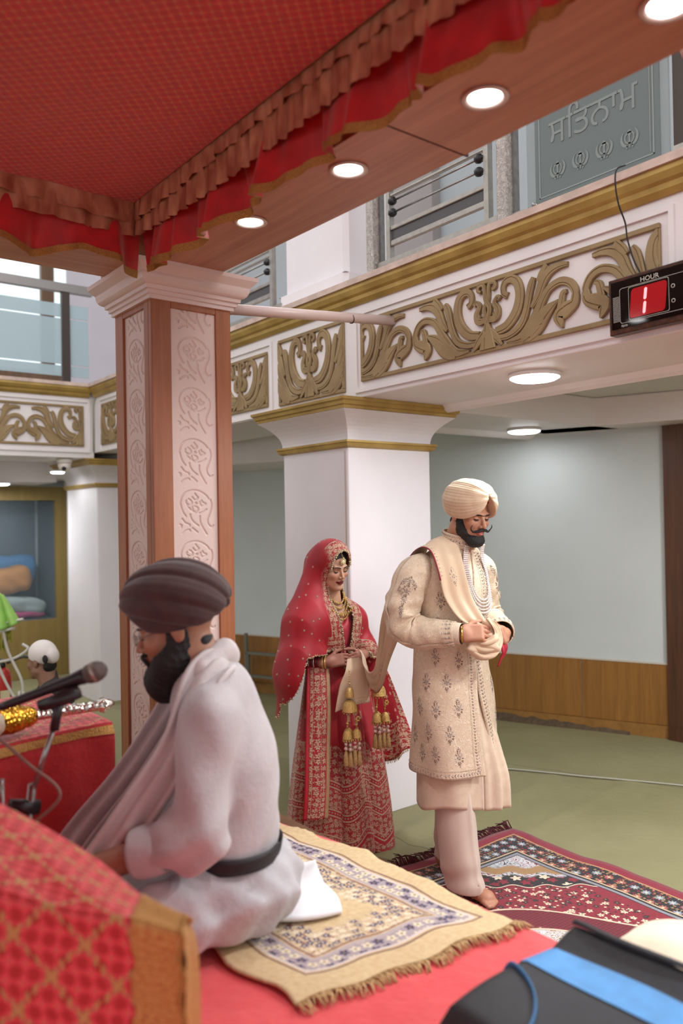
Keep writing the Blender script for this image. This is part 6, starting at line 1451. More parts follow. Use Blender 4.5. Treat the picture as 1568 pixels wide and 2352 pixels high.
# ------------------------------------------------------------------ bride
B_ = empty('person', 'woman in a red embroidered skirt and red veil holding the cream stole', 'person', (2.60, 3.42, 0.008), rotz=0.0)
bH = np.array((-0.032, -0.050, 1.497)); bR = rotm(math.radians(2), math.radians(14), math.radians(-3)); bs = 0.93
SK_B = np.array(lin('#c89a80'))
def bride_head(p): return U(0.03, head_sdf(hs(p, bR, bH), True), cap(p, (-0.022, -0.02, 1.42), (0, 0.0, 1.26), 0.047, 0.060), ell(p, (0, 0.0, 1.235), (0.155, 0.075, 0.055)))
def bride_col(v):
    q = hs(v, bR, bH); c = np.tile(SK_B, (len(v), 1)); qs = q / bs; ax_ = np.abs(qs[:, 0])
    b = (np.exp(-((ax_ - 0.045) / 0.016) ** 2 - ((qs[:, 2] + 0.036) / 0.018) ** 2) * 0.45 * (qs[:, 1] < -0.02))[:, None]; c = c * (1 - b) + b * np.array(lin('#b5614e'))
    e = (np.exp(-((ax_ - 0.032) / 0.017) ** 2 - ((qs[:, 2] - 0.000) / 0.009) ** 2) * 0.75 * (qs[:, 1] < -0.06))[:, None]; c = c * (1 - e) + e * np.array(lin('#8a5a3c'))
    m = lips_mask(q, bs)[:, None]; c = c * (1 - m) + m * np.array(lin('#6e1a1e'))
    h = (sst(0.058, 0.075, qs[:, 2] + 0.25 * np.clip(ax_ - 0.03, 0, 1)))[:, None]; c = c * (1 - h) + h * np.array(lin('#1a1210'))
    hn = (v[:, 2] < 1.15)[:, None]; c = np.where(hn, np.array(lin('#a87260')), c)
    return c
bWR = np.array((-0.125, -0.135, 1.012)); bWL = np.array((0.085, -0.150, 1.020))
Rbr = frame((0.86, -0.48, 0.10), (-0.35, -0.80, 0.40)); Rbl = frame((-0.85, -0.50, 0.0), (0.45, -0.80, 0.35))
hr = sdf_mesh(lambda p: U(0.01, hand_sdf(p, bWR, np.stack([-Rbr[:, 0], Rbr[:, 1], Rbr[:, 2]], 1), 0.88, (0.55, 0.6, 0.65, 0.7), 0.9, 0.6), cap(p, bWR, (-0.215, -0.01, 1.01), 0.024, 0.032)), bWR + np.array((-0.16, -0.12, -0.12)), bWR + np.array((0.16, 0.16, 0.12)), 0.0035)
hl = sdf_mesh(lambda p: U(0.01, hand_sdf(p, bWL, Rbl, 0.88, (0.9, 0.9, 0.95, 1.0), 1.0, 0.6), cap(p, bWL, (0.19, -0.03, 1.03), 0.024, 0.032)), bWL + np.array((-0.16, -0.12, -0.12)), bWL + np.array((0.15, 0.16, 0.12)), 0.004)
hd = sdf_mesh(bride_head, (-0.18, -0.22, 1.17), (0.18, 0.11, 1.63), 0.003)
tr = sdf_mesh(lambda p: U(0.05, ell(p, (0, 0, 1.12), (0.12, 0.085, 0.19)), cap(p, (-0.14, 0, 1.22), (-0.205, 0.0, 1.02), 0.04, 0.034), cap(p, (0.14, 0, 1.22), (0.195, 0, 1.03), 0.04, 0.034), cap(p, (-0.07, 0, 0.9), (-0.07, -0.02, 0.06), 0.07, 0.035), cap(p, (0.07, 0, 0.9), (0.07, 0.02, 0.06), 0.07, 0.035), ell(p, (-0.07, -0.06, 0.03), (0.035, 0.10, 0.025)), ell(p, (0.07, -0.02, 0.03), (0.035, 0.10, 0.025))), (-0.27, -0.2, -0.01), (0.27, 0.15, 1.33), 0.013)
v_, f_ = merge(hd, hr, hl, tr); link('body', attr_mesh('body', v_, f_, SKIN, bride_col), B_)
BROWM = simple('brown_hair', '#2a1a16', 0.6)
b = MB(); brows(b, bR, bH, bs, 0.0034, 0.0060, -0.0985, 0.014); b.build('eyebrows', BROWM, B_)
b = MB(); lash(b, bR, bH, bs, 0.0022, -0.0115, 0.010); b.build('eyelashes', HAIR, B_)
v_, f_ = sdf_mesh(lambda p: smax(ell(hs(p, bR, bH), (0, 0.016, 0.044), (0.0755, 0.0925, 0.0865)), -(ell(hs(p, bR, bH), (0, -0.125, -0.02), (0.075, 0.085, 0.092))), 0.006), bH + np.array((-0.11, -0.14, -0.10)), bH + np.array((0.11, 0.14, 0.16)), 0.004); link('hair', npmesh('hair', v_, f_, HAIR), B_)
# ---- embroidered red cloth
RED1, RED2 = '#a01022', '#b81a2c'; EMB1, EMB2 = '#c9a184', '#d9bc9e'
def emb_mix(M, f, c):
    n = M.noise(M.coord(), 260, 2); return M.mix(f, c, M.mix(n.lin(0.3, 0.7), lin('#a87a60'), lin(EMB2)))
def leafy(M, u, v, s, seed=0.0, dens=0.5):
    p, c, r = flowers(M, u, v, s, 5, seed, 0.34, 0.35); q, c2, r2 = flowers(M, u, v, s * 2.1, 3, seed + 5.0, 0.26, 0.6); vn = vines(M, u, v, s * 1.1, 0.06, seed)
    return (p * (1.0 - c * 0.5)).max(q * r2.gt(1 - dens)).max(vn * 0.75 * (1.0 - p)), c
def skirt_mat():
    M = Mat('red_bridal_silk'); u, v = M.uv()           # u metres around, v height above the floor
    c = M.mix(M.noise(M.coord(), 8, 3).lin(0.3, 0.7), lin(RED1), lin(RED2))
    k = 0.25; pu = (u / k).fract() - 0.5                 # panels
    vv = v - pu.abs() * 0.10                              # bands rise to a chevron at each panel joint
    f = None
    def add(m):
        nonlocal f; f = m if f is None else f.max(m)
    for y in (0.085, 0.215, 0.355):
        for dy, w in ((0.0, 0.0045), (0.030, 0.0045)): add(band(vv, y + dy - w, y + dy + w, 0.001))
        dots = ((((u * 70).fract() - 0.5) * ((u * 70).fract() - 0.5)) + (((vv - y - 0.015) * 70) * ((vv - y - 0.015) * 70))).sqrt(); add(1.0 - dots.ss(0.22, 0.34))
        sc = (((u * 33).fract() - 0.5).abs() * 0.028 + (vv - y + 0.024)).abs(); add((1.0 - sc.ss(0.0015, 0.0035)) * 0.9)
    lf, cc = leafy(M, u, v, 36.0, 0.4, 0.40); add(lf * band(vv, 0.10, 0.205, 0.004)); add(lf * band(vv, 0.25, 0.345, 0.004)); add(lf * band(vv, -0.2, 0.06, 0.004))
    lf2, cc2 = leafy(M, u, v, 26.0, 3.3, 0.3); hi = (0.62 - vv).ss(0.0, 0.25) * band(vv, 0.39, 0.64, 0.01); add(lf2 * (hi * 1.6 + M.noise(M.vec(u, v), 9, 1) - 0.75).ss(0.0, 0.1) * band(vv, 0.39, 0.66))
    # double dotted line down each panel joint and sprigs on the upper panels
    eu = (pu.abs() - 0.5).abs() * k; col = ((v * 42).fract() - 0.5).abs(); dl = ((((eu - 0.007) * 42) * ((eu - 0.007) * 42)) + col * col).sqrt(); add((1.0 - dl.ss(0.24, 0.34)) * v.gt(0.30))
    fx = ((u / k + 0.5).fract() - 0.5) * k; fy = ((v / 0.16).fract() - 0.5) * 0.16
    fx = fx.abs() - 0.055; spr = (fx * fx * 5.0 + fy * fy).sqrt(); th = atan2(M, fy, fx); add((1.0 - (spr - (th * 6).cos() * 0.010).ss(0.022, 0.027)) * v.gt(0.42) * M.noise(M.vec(u, v), 160, 1).gt(0.42))
    c = emb_mix(M, f * 0.92, c)
    return M.done(c, 0.5, 0.0, f, 0.003, **{'Sheen_Weight': 0.3})
tabS = smooth_tab([(0.0, 0.02, -0.03, 0.280, 0.25), (0.10, 0.02, -0.03, 0.274, 0.245), (0.35, 0.02, -0.028, 0.252, 0.222), (0.62, 0.02, -0.022, 0.220, 0.187), (0.86, 0.015, -0.012, 0.182, 0.148), (1.02, 0, 0.0, 0.138, 0.105), (1.08, 0, 0, 0.128, 0.095)])
SKL = Loft(tabS, lambda th, z: (0.060 * (abs(math.cos(3.5 * th + 0.9 + 0.4 * math.sin(2 * th))) ** 0.6 - 0.62) + 0.006 * math.sin(13 * th)) * sst(1.05, 0.15, z), 2.1)
def skirt_pt(u, v):
    th = u * 2 * PI; z0 = 0.02 + 0.016 * math.sin(8 * th + 1.8); p = SKL(th, lerp(z0, 1.08, v)); return tuple(p)
b = MB(); b.grid(skirt_pt, 300, 70, uvfn=lambda u, v: (u * 1.75 + 0.03, lerp(0.02, 1.08, v))); o = b.build('skirt', skirt_mat(), B_, label='long red skirt with gold embroidered bands'); so = o.modifiers.new('thick', 'SOLIDIFY'); so.thickness = 0.004; so.offset = -1
# blouse
REDP = simple('plain_red_silk', '#a8142a', 0.5, 0, 0.15, 12, **{'Sheen_Weight': 0.3})
v_, f_ = sdf_mesh(lambda p: smax(U(0.05, ell(p, (0, -0.004, 1.135), (0.135, 0.102, 0.16)), cap(p, (-0.145, 0, 1.225), (-0.215, 0.0, 1.03), 0.052, 0.046), cap(p, (0.145, 0, 1.225), (0.205, 0, 1.04), 0.052, 0.046)), -ell(p, (0, -0.12, 1.265), (0.055, 0.09, 0.085)), 0.012), (-0.30, -0.16, 0.95), (0.30, 0.14, 1.34), 0.008); link('blouse', npmesh('blouse', v_, f_, REDP), B_)
# ---- veil as one draped shell; 'edge' is the distance from its hem, for the border
def veil_base(p):
    q = hs(p, bR, bH); d = ell(q, (0, 0.010, 0.040), (0.094, 0.112, 0.100))
    d = U(0.05, d, cap(p, (-0.03, 0.035, 1.50), (0.0, 0.055, 1.22), 0.085, 0.12), cap(p, (-0.055, 0.02, 1.49), (-0.175, 0.015, 1.20), 0.066, 0.105))
    d = U(0.07, d, ell(p, (-0.07, 0.02, 1.20), (0.185, 0.125, 0.10)), ell(p, (0.08, 0.02, 1.20), (0.150, 0.115, 0.09)))
    d = U(0.08, d, ecap(p, (-0.150, 0.01, 1.18), (-0.250, 0.00, 0.98), 0.110, 0.125, (0.2, 1, 0), 0.72), ecap(p, (-0.235, 0.0, 0.98), (-0.255, 0.02, 0.74), 0.125, 0.12, (0.2, 1, 0), 0.62))
    d = U(0.05, d, ecap(p, (-0.225, -0.03, 1.02), (-0.165, -0.10, 1.022), 0.080, 0.060, (0, 0, 1), 0.8))
    d = U(0.06, d, ecap(p, (0.15, 0.01, 1.18), (0.235, 0.0, 1.00), 0.082, 0.085, (0.2, 1, 0), 0.72), ecap(p, (0.225, 0.0, 1.02), (0.17, -0.085, 1.03), 0.062, 0.055, (0, 0, 1), 0.8))
    d = U(0.04, d, ell(p, (0, -0.03, 1.12), (0.14, 0.095, 0.14)))
    fd = (p[:, 0] + 0.30) * 0.9 + (p[:, 2] - 1.0) * 0.30; w = 0.0035 * np.abs(np.sin(fd * 34 + p[:, 1] * 12)) * sst(1.42, 1.25, p[:, 2]) + 0.004 * np.abs(np.sin(p[:, 2] * 7 + p[:, 0] * 22 + p[:, 1] * 16)) * sst(1.10, 0.98, p[:, 2]) * sst(0.10, -0.1, p[:, 0]) + 0.004 * np.sin(p[:, 0] * 60 + p[:, 1] * 45) * sst(1.4, 1.5, p[:, 2])
    return d + w
def veil_open(p):
    """negative where the veil is open: face, chest opening, below the hem"""
    q = hs(p, bR, bH)
    o = ell(q, (0.004, -0.130, 0.000), (0.073, 0.105, 0.116))
    # open strip down the front: bounded by two lines that meet at the hands
    xl = np.interp(p[:, 2], [0.70, 1.02, 1.10, 1.22, 1.34, 1.42], [-0.02, -0.005, -0.012, -0.032, -0.060, -0.070]); xr = np.interp(p[:, 2], [0.70, 1.02, 1.10, 1.22, 1.34, 1.42], [0.20, 0.02, 0.035, 0.062, 0.066, 0.066])
    mid = (xl + xr) / 2; hw = (xr - xl) / 2; fr = np.maximum(np.maximum(np.abs(p[:, 0] - mid) - hw, p[:, 1] + 0.01), p[:, 2] - 1.42)
    o = smin(o, fr, 0.03)
    hb_ = np.interp(p[:, 0], [-0.40, -0.30, -0.15, -0.05, 0.05, 0.2, 0.4], [0.70, 0.72, 0.93, 1.005, 1.02, 0.99, 0.98]); hf_ = np.interp(p[:, 0], [-0.40, -0.345, -0.305, -0.265, -0.05, 0.05, 0.2, 0.4], [0.70, 0.74, 0.90, 1.045, 1.058, 1.03, 0.99, 0.98])
    hem = p[:, 2] - lerp(hb_, hf_, sst(0.05, 0.0, p[:, 1]))
    hand = smin(ell(p, (-0.085, -0.17, 1.005), (0.075, 0.075, 0.055)), cap(p, (-0.10, -0.17, 1.0), (-0.180, -0.055, 1.0), 0.064, 0.060), 0.02); hand2 = ell(p, (0.09, -0.19, 1.0), (0.09, 0.08, 0.05))
    return np.minimum(np.minimum(smin(o, hem, 0.02), hand), hand2)
def veil_fn(p): return np.maximum(np.abs(veil_base(p)) - 0.0045, -veil_open(p))
def sst_any(h): return h.ss(0.0, 0.3)
def veil_mat():
    M = Mat('red_veil_chiffon'); e = attr(M, 'edge'); hb = attr(M, 'border'); x, y, z = M.xyz()
    c = M.mix(M.noise(M.coord(), 9, 3).lin(0.3, 0.7), lin('#990c20'), lin('#ae1426'))
    u = (x - y * 0.6) * 1.0; v = z + y * 0.25
    # scattered sequin flowers
    p, cc, r = flowers(M, u, v, 15.0, 8, 0.7, 0.075, 0.8); f = p * r.gt(0.25)
    wide = hb * (1.0 - e.ss(0.066, 0.070)); lf, c2 = leafy(M, u, v, 34.0, 1.2, 0.65)
    lines = band(e, 0.034, 0.038, 0.001).max(band(e, 0.046, 0.049, 0.001)).max(band(e, 0.066, 0.070, 0.001)); f = (f * (1.0 - wide)).max(wide * lf).max(hb * lines)
    c = emb_mix(M, f * 0.95, c); lace = (1.0 - e.ss(0.009, 0.011)) * sst_any(hb)
    c = M.mix(lace, c, M.mix(M.noise(M.coord(), 330, 2).lin(0.35, 0.65), lin('#8a6e4c'), lin('#d8c6a4')))
    return M.done(c, 0.55, 0.0, f + lace * M.noise(M.coord(), 330, 2) * 2.0, 0.003, **{'Sheen_Weight': 0.1})
v_, f_ = sdf_mesh(veil_fn, (-0.46, -0.24, 0.66), (0.38, 0.22, 1.66), 0.0045)
v_ = relax(v_, f_, 1, 0.4)
def border_f(v): return sst(0.99, 1.03, v[:, 2]) * (v[:, 1] < 0.06) * sst(-0.115, -0.095, v[:, 0])
veil = link('veil', attr_mesh('veil', v_, f_, veil_mat(), None, {'edge': lambda v: np.maximum(veil_open(v), 0), 'border': border_f}), B_, label='red veil with gold embroidered border')
# gold fringe: small gold beads along the opening edge
edge_pts = v_[(np.abs(veil_open(v_) - 0.002) < 0.0035) & (veil_base(v_) > 0.0) & (v_[:, 1] < 0.09)]
GLD = simple('gold_bead', '#cdb896', 0.35, 0.4, 0.3, 120); b = MB(); taken = []
for p in edge_pts[RNG.permutation(len(edge_pts))]:
    if len(taken) and np.min(np.linalg.norm(np.array(taken) - p, axis=1)) < 0.0052: continue
    taken.append(p)
for p in taken: b.ball(p + RNG.normal(0, 0.0015, 3) + np.array((0, -0.002, 0)), 0.0034 + 0.0018 * RNG.random(), 5, 4)
b.build('veil_fringe', GLD, veil, kind='stuff', label='gold beaded fringe')
# veil end hanging at her left, with embroidered hem
vend = ribbon_mesh([(0.20, -0.06, 1.02), (0.235, -0.10, 0.90), (0.26, -0.13, 0.75), (0.275, -0.16, 0.60), (0.285, -0.185, 0.46)], [(0.03, -0.03, 0.0), (0.05, -0.04, 0), (0.07, -0.05, 0.0), (0.085, -0.06, 0.01), (0.10, -0.06, 0.02)], sub=8, sag=lambda u, v: (0.016 * math.sin(4 * v + 3 * u) * u, -0.018 * math.cos(3.4 * v) * u, 0.02 * math.sin(3 * v) * u))
def vend_mat():
    M = Mat('red_veil_end'); u, v = M.uv(); c = M.mix(M.noise(M.coord(), 9, 3).lin(0.3, 0.7), lin('#990c20'), lin('#ae1426')); w = v * 0.2; l = u * 0.6
    lf, cc = leafy(M, w, l, 26, 0.9, 0.6); f = lf * (l.gt(0.42).max(w.lt(0.03)).max(w.gt(0.172))); f = f.max(band(l, 0.50, 0.506, 0.001)).max(band(l, 0.53, 0.536, 0.001)).max(band(w, 0.034, 0.038, 0.001)); p, c2, r = flowers(M, w, l, 15, 5, 0.2, 0.13, 0.6)
    c = emb_mix(M, f.max(p) * 0.95, c); return M.done(c, 0.55, 0.0, f, 0.003)
ve = strip('veil_end', vend, 40, 20, vend_mat(), veil, None, th=0.003)
b = MB()
for i in range(90):
    p = Vector(vend(1.0, -1 + 2 * i / 89)); d = Vector((RNG.normal(0, 0.3), RNG.normal(0, 0.3), -1)).normalized(); b.tube([p, p + d * 0.016], [0.0018, 0.001], 4)
b.build('veil_end_fringe', GLD, ve, kind='stuff')
# apron panel: front length of the veil over the skirt with gold edge
fp = ribbon_mesh([(-0.17, -0.105, 0.99), (-0.215, -0.165, 0.80), (-0.25, -0.20, 0.60), (-0.275, -0.225, 0.42), (-0.30, -0.24, 0.27)], [(0.050, -0.03, 0.0), (0.052, -0.035, 0), (0.055, -0.03, 0), (0.055, -0.03, 0), (0.055, -0.03, 0)], sub=8, sag=lambda u, v: (0, -0.006 * math.cos(4 * v), 0))
def fp_mat():
    M = Mat('red_front_panel'); u, v = M.uv(); c = M.mix(M.noise(M.coord(), 9, 3).lin(0.3, 0.7), lin('#a01022'), lin('#b81a2c')); w = v * 0.12; l = u * 0.78
    lf, cc = leafy(M, w, l, 30, 2.9, 0.7); f = lf * band(w, 0.02, 0.10, 0.004); f = f.max(band(w, 0.03, 0.033, 0.001)).max(band(w, 0.072, 0.075, 0.001)); g = w.gt(0.104); c = emb_mix(M, f * 0.95, c); c = M.mix(g, c, M.mix(M.noise(M.coord(), 300, 2), lin('#8a6a48'), lin('#c9a880'))); return M.done(c, 0.5, g * 0.4, f + g, 0.004)
strip('veil_front', fp, 50, 12, fp_mat(), veil, 'embroidered front length of the veil', th=0.003)
# stole end hanging in front of her
he = ribbon_mesh([(-0.035, -0.225, 1.03), (-0.045, -0.262, 0.985), (-0.055, -0.262, 0.93), (-0.062, -0.262, 0.86), (-0.066, -0.262, 0.795)], [(0.035, -0.005, 0.0), (0.062, -0.012, 0.01), (0.080, -0.015, 0.012), (0.088, -0.02, 0.012), (0.096, -0.022, 0.014)], sub=8, sag=lambda u, v: (0, -0.012 * math.cos(3.6 * v) * u, 0.008 * math.cos(3 * v) * u))
hx = strip('stole_end', he, 36, 20, STO, stole, 'embroidered end of the cream stole hanging from her hands'); hx.location = (2.60 - 2.758, 3.42 - 2.685, -0.004)
b = MB(); REF[0] = lambda p: np.array((0.0, 0.0, p[2])); hef = lambda u, v: np.array(he(u, v)); chain_border(b, hef, [(0.95, v) for v in np.linspace(-0.97, 0.97, 8)], 0.012, 1.1); e_ = b.build('stole_embroidery', THREAD, hx)
# ---- jewellery
GOLDJ = simple('jewel_gold', '#dcb870', 0.32, 0.5, 0.25, 150, 0.003, 330); KUN = simple('kundan_stone', '#e8dca8', 0.15, 0.3)
def hp(*q): return tuple(bH + bR @ (np.array(q) * bs))
tk = link('forehead_ornament', None, B_, label='gold teardrop ornament on the forehead')
b = MB(); b.tube([hp(0, -0.060, 0.112), hp(0, -0.078, 0.094), hp(0, -0.090, 0.075)], 0.0018, 5); b.build('chain', GOLDJ, tk)
b = MB()
for k in range(11):
    a = k * 2 * PI / 11; b.ball(hp(0.015 * math.sin(a), -0.099 - 0.002 * math.cos(a), 0.052 + 0.017 * math.cos(a)), 0.0036, 6, 4)
b.ball(hp(0, -0.099, 0.052), 0.012, 10, 6, sc=(1, 0.4, 1.2)); b.ball(hp(0, -0.097, 0.074), 0.005, 8, 5); b.build('pendant', KUN, tk)
b = MB(); b.tube([hp(0.0095 + 0.009 * math.cos(a), -0.106 + 0.005 * math.cos(a), -0.045 + 0.010 * math.sin(a)) for a in np.linspace(0.6, 5.6, 14)], 0.0016, 5); b.ball(hp(0.018, -0.104, -0.053), 0.0034, 6, 4); b.build('nose_ring', GOLDJ, B_)
nk2 = link('gold_necklace', None, B_, label='wide gold necklace with hanging drops')
b = MB()
for row, (rx, ry, dz) in enumerate(((0.060, 0.056, 0.0), (0.068, 0.064, -0.014), (0.078, 0.072, -0.030), (0.088, 0.078, -0.048))):
    n = 17 + 4 * row
    for i in range(n):
        a = lerp(-1.35, 1.35, i / (n - 1)); x = rx * math.sin(a); y = -0.005 - ry * math.cos(a); z = 1.352 + dz - 0.055 * math.cos(a) ** 2 - 0.012 * row * math.cos(a); b.ball((x, y - 0.012, z), 0.0062 - 0.0004 * row, 6, 4)
for i in range(13): a = lerp(-0.9, 0.9, i / 12); b.ball((0.092 * math.sin(a), -0.100 - 0.0 * abs(a), 1.235 + 0.045 * abs(a) ** 1.5), 0.006, 6, 5, sc=(0.8, 0.8, 1.5))
b.build('necklace_drops', GOLDJ, nk2)
ba = link('bangles', None, B_, label='red and gold wedding bangles')
fa = (bWR - np.array((-0.215, -0.01, 1.01))); fa = fa / np.linalg.norm(fa); Rf = Vector((0, 0, 1)).rotation_difference(Vector(fa)).to_matrix()
def ringset(s0, s1, r, mat, nm, n=26):
    c = bWR - fa * s0; b = MB(); L = s0 - s1; b.lathe([(r, 0), (r + 0.003, 0.002), (r + 0.003, L - 0.002), (r, L)], tuple(c), n, R=Rf, caps=False); b.build(nm, mat, ba)
RB = simple('red_lacquer', '#7a0e1c', 0.15); SB = simple('silver_stones', '#d0c4c0', 0.25, 0.6, 0.3, 250)
for k in range(4): ringset(0.098 - k * 0.0105, 0.0885 - k * 0.0105, 0.0365, RB, 'red_bangle')
ringset(0.105, 0.0985, 0.038, SB, 'silver_bangle'); ringset(0.0785 - 0.002, 0.0685, 0.0385, SB, 'silver_bangle'); ringset(0.056, 0.0525, 0.0375, SB, 'silver_bangle')
for k in range(2): ringset(0.066 - k * 0.0105 + 0.0, 0.0565 - k * 0.0105, 0.0362, RB, 'red_bangle')
for s_ in (0.022, 0.008): ringset(s_ + 0.010, s_, 0.036, GOLDJ, 'gold_bangle')
TASM = simple('tassel_thread', '#cda870', 0.6, 0.1, 0.3, 200, 0.004, 400); PKB = simple('pink_bead', '#d8b8ac', 0.3)
def bell(mb, c, r, h): mb.lathe([(0.002, h * 1.05), (r * 0.35, h), (r * 0.8, h * 0.72), (r * 0.97, h * 0.35), (r, 0.0), (r * 1.04, -0.003), (r * 0.9, -0.004)], c, 18, caps=False)
def kaleera(name, top, label, two=True):
    t = link(name, None, B_, label=label); x, y, z = top
    b = MB(); b.tube([(x, y, z), (x + 0.001, y - 0.002, z - 0.09)], 0.0024, 6)
    for k in range(7): b.ball((x, y - 0.001, z - 0.012 * k - 0.008), 0.004, 6, 4)
    bell(b, (x, y, z - 0.135), 0.022, 0.045); bell(b, (x, y, z - 0.205), 0.038, 0.055)
    for k in range(14): a = 2 * PI * k / 14; b.ball((x + 0.037 * math.cos(a), y + 0.037 * math.sin(a), z - 0.214), 0.0035, 5, 4)
    cs = [(x - 0.028, y - 0.012), (x + 0.022, y - 0.022), (x + 0.004, y + 0.022)]
    for (cx, cy) in cs:
        b.tube([(cx * 0.6 + x * 0.4, cy * 0.6 + y * 0.4, z - 0.205), (cx, cy, z - 0.29)], 0.0022, 5); b.ball((cx, cy, z - 0.262), 0.007, 6, 5); b.ball((cx, cy, z - 0.276), 0.005, 6, 4); bell(b, (cx, cy, z - 0.335), 0.024, 0.040)
        for k in range(10): a = 2 * PI * k / 10; b.ball((cx + 0.022 * math.cos(a), cy + 0.022 * math.sin(a), z - 0.346), 0.0042, 5, 4, sc=(1, 1, 1.9))
    # flat gold flower
    for k in range(6): a = k * PI / 3; b.ball((x + 0.024 + 0.010 * math.cos(a), y - 0.034, z - 0.243 + 0.010 * math.sin(a)), 0.0062, 6, 4, sc=(1, 0.3, 1))
    b.build('gold_bells', GOLDJ, t)
    b1 = MB(); b2 = MB(); k = 0
    for (cx, cy) in cs:
        for (dx, dy) in ((-0.016, -0.006), (0.003, -0.017), (0.017, 0.004)):
            px_, py_ = cx + dx, cy + dy; zz = z - 0.36 - 0.006 * (k % 3); k += 1
            b1.ball((px_, py_, zz), 0.0085, 8, 6); b1.ball((px_, py_, zz - 0.023), 0.0098, 8, 6)
            prof = [(0.003, -0.034), (0.006, -0.040), (0.0095, -0.055), (0.0115, -0.080), (0.0130, -0.104), (0.011, -0.106)]; n = 14; vs = []
            for (r, h) in prof:
                for q in range(n): a = 2 * PI * q / n; rr_ = r * (1 + 0.14 * (q % 2)); vs.append((px_ + rr_ * math.cos(a), py_ + rr_ * math.sin(a), zz + h))
            b2.add(vs, [(i * n + q, i * n + (q + 1) % n, (i + 1) * n + (q + 1) % n, (i + 1) * n + q) for i in range(len(prof) - 1) for q in range(n)] + [tuple(range((len(prof) - 1) * n, len(prof) * n))], 0, None, True)
    b1.build('pink_beads', PKB, t); b2.build('tassels', TASM, t)
kaleera('wrist_ornament', (-0.115, -0.290, 0.99), 'gold bell and tassel ornament hanging from the right wrist')
kaleera('wrist_ornament', (0.080, -0.285, 1.04), 'gold bell and tassel ornament hanging from the left wrist')

# ------------------------------------------------------------------ seated reader
P_ = empty('person', 'seated man in white with a dark brown turban and a black beard, eyes lowered', 'person', (1.160, 2.027, PZ + 0.022), rotz=math.radians(-122))
# frame: front -Y, his left +X (toward the camera), z from the stage
rH = np.array((0.0, -0.140, 0.832)); rR = rotm(math.radians(-6), math.radians(14), 0)
RS = 1.11
SK_R = np.array(lin('#a8765c'))
def reader_head(p): return U(0.03, head_sdf(hs(p, rR, rH) / RS) * RS, cap(p, (0, -0.10, 0.75), (0, -0.06, 0.62), 0.062, 0.078))
def reader_col(v):
    q = hs(v, rR, rH) / RS; c = np.tile(SK_R, (len(v), 1)); m = lips_mask(q)[:, None] * 0.7; c = c * (1 - m) + m * np.array(lin('#9a5a50'))
    h = (sst(-0.03, 0.0, q[:, 1] - 0.02) * sst(0.05, 0.07, np.abs(q[:, 0])) * (q[:, 2] < 0.03) * (q[:, 2] > -0.05) * 0.0)[:, None]; return c
rWL = np.array((0.17, -0.47, 0.190)); rEL = np.array((0.245, -0.085, 0.315)); rWR = np.array((-0.13, -0.43, 0.13)); rER = np.array((-0.25, -0.10, 0.26))
Rh = frame((-0.15, -0.97, -0.15), (0.75, -0.05, 0.65)); Rh2 = frame((0.2, -0.96, -0.15), (-0.75, -0.05, 0.65))
hr = sdf_mesh(lambda p: U(0.02, hand_sdf(p, rWL, Rh, 1.05, (0.5, 0.5, 0.55, 0.6), 0.7, 0.4), cap(p, rWL, rEL, 0.029, 0.046)), (0.05, -0.70, 0.0), (0.36, 0.03, 0.38), 0.006)
hl = sdf_mesh(lambda p: U(0.02, hand_sdf(p, rWR, np.stack([-Rh2[:, 0], Rh2[:, 1], Rh2[:, 2]], 1), 1.05, (0.5, 0.5, 0.55, 0.6), 0.7, 0.4), cap(p, rWR, rER, 0.029, 0.044)), (-0.36, -0.64, 0.0), (0.02, -0.02, 0.36), 0.007)
hd = sdf_mesh(reader_head, (-0.14, -0.31, 0.58), (0.14, 0.09, 1.0), 0.0035)
tr = sdf_mesh(lambda p: U(0.06, ell(p, (0, -0.02, 0.36), (0.14, 0.085, 0.25)), cap(p, (0.09, 0, 0.10), (0.28, -0.30, 0.09), 0.08, 0.055), cap(p, (-0.09, 0, 0.10), (-0.28, -0.30, 0.09), 0.08, 0.055), cap(p, (0.28, -0.30, 0.08), (-0.05, -0.36, 0.06), 0.05, 0.04), cap(p, (0.15, -0.045, 0.55), rEL, 0.045, 0.04), cap(p, (-0.15, -0.045, 0.55), rER, 0.045, 0.04)), (-0.42, -0.5, -0.01), (0.42, 0.2, 0.68), 0.014)
v_, f_ = merge(hd, hr, hl, tr); link('body', attr_mesh('body', v_, f_, SKIN, reader_col), P_)
def rb(q): return hs(q, rR, rH) / RS
def beard_r(p):
    q = rb(p); m = np.stack([np.abs(q[:, 0]), q[:, 1], q[:, 2]], 1)
    d = U(0.035, ecap(m, (0.066, 0.004, -0.020), (0.056, -0.015, -0.070), 0.032, 0.044, (0, 1, 0), 0.5), cap(m, (0.045, -0.030, -0.085), (0.012, -0.070, -0.120), 0.038, 0.042), ell(q, (0, -0.072, -0.138), (0.048, 0.040, 0.050)))
    d = smax(d, -ell(q, (0, -0.112, -0.070), (0.028, 0.034, 0.014)), 0.006); d = smax(d, -ell(m, (0.050, -0.082, -0.016), (0.060, 0.066, 0.043)), 0.012)
    return d * RS + 0.002 * np.sin(q[:, 0] * 300 + q[:, 2] * 80) * np.sin(q[:, 2] * 160 + q[:, 1] * 220)
v_, f_ = sdf_mesh(beard_r, rH + np.array((-0.13, -0.20, -0.27)), rH + np.array((0.13, 0.10, 0.04)), 0.0042); link('beard', npmesh('beard', v_, f_, HAIR), P_, label='full black beard')
b = MB()
for sg in (1, -1): b.tube([tuple(rH + rR @ (np.array(p) * RS)) for p in spline([(0, -0.107, -0.054), (sg * 0.016, -0.106, -0.057), (sg * 0.030, -0.098, -0.066), (sg * 0.036, -0.088, -0.080)], 5)], 0.006, 6)
b.build('moustache', HAIR, P_)
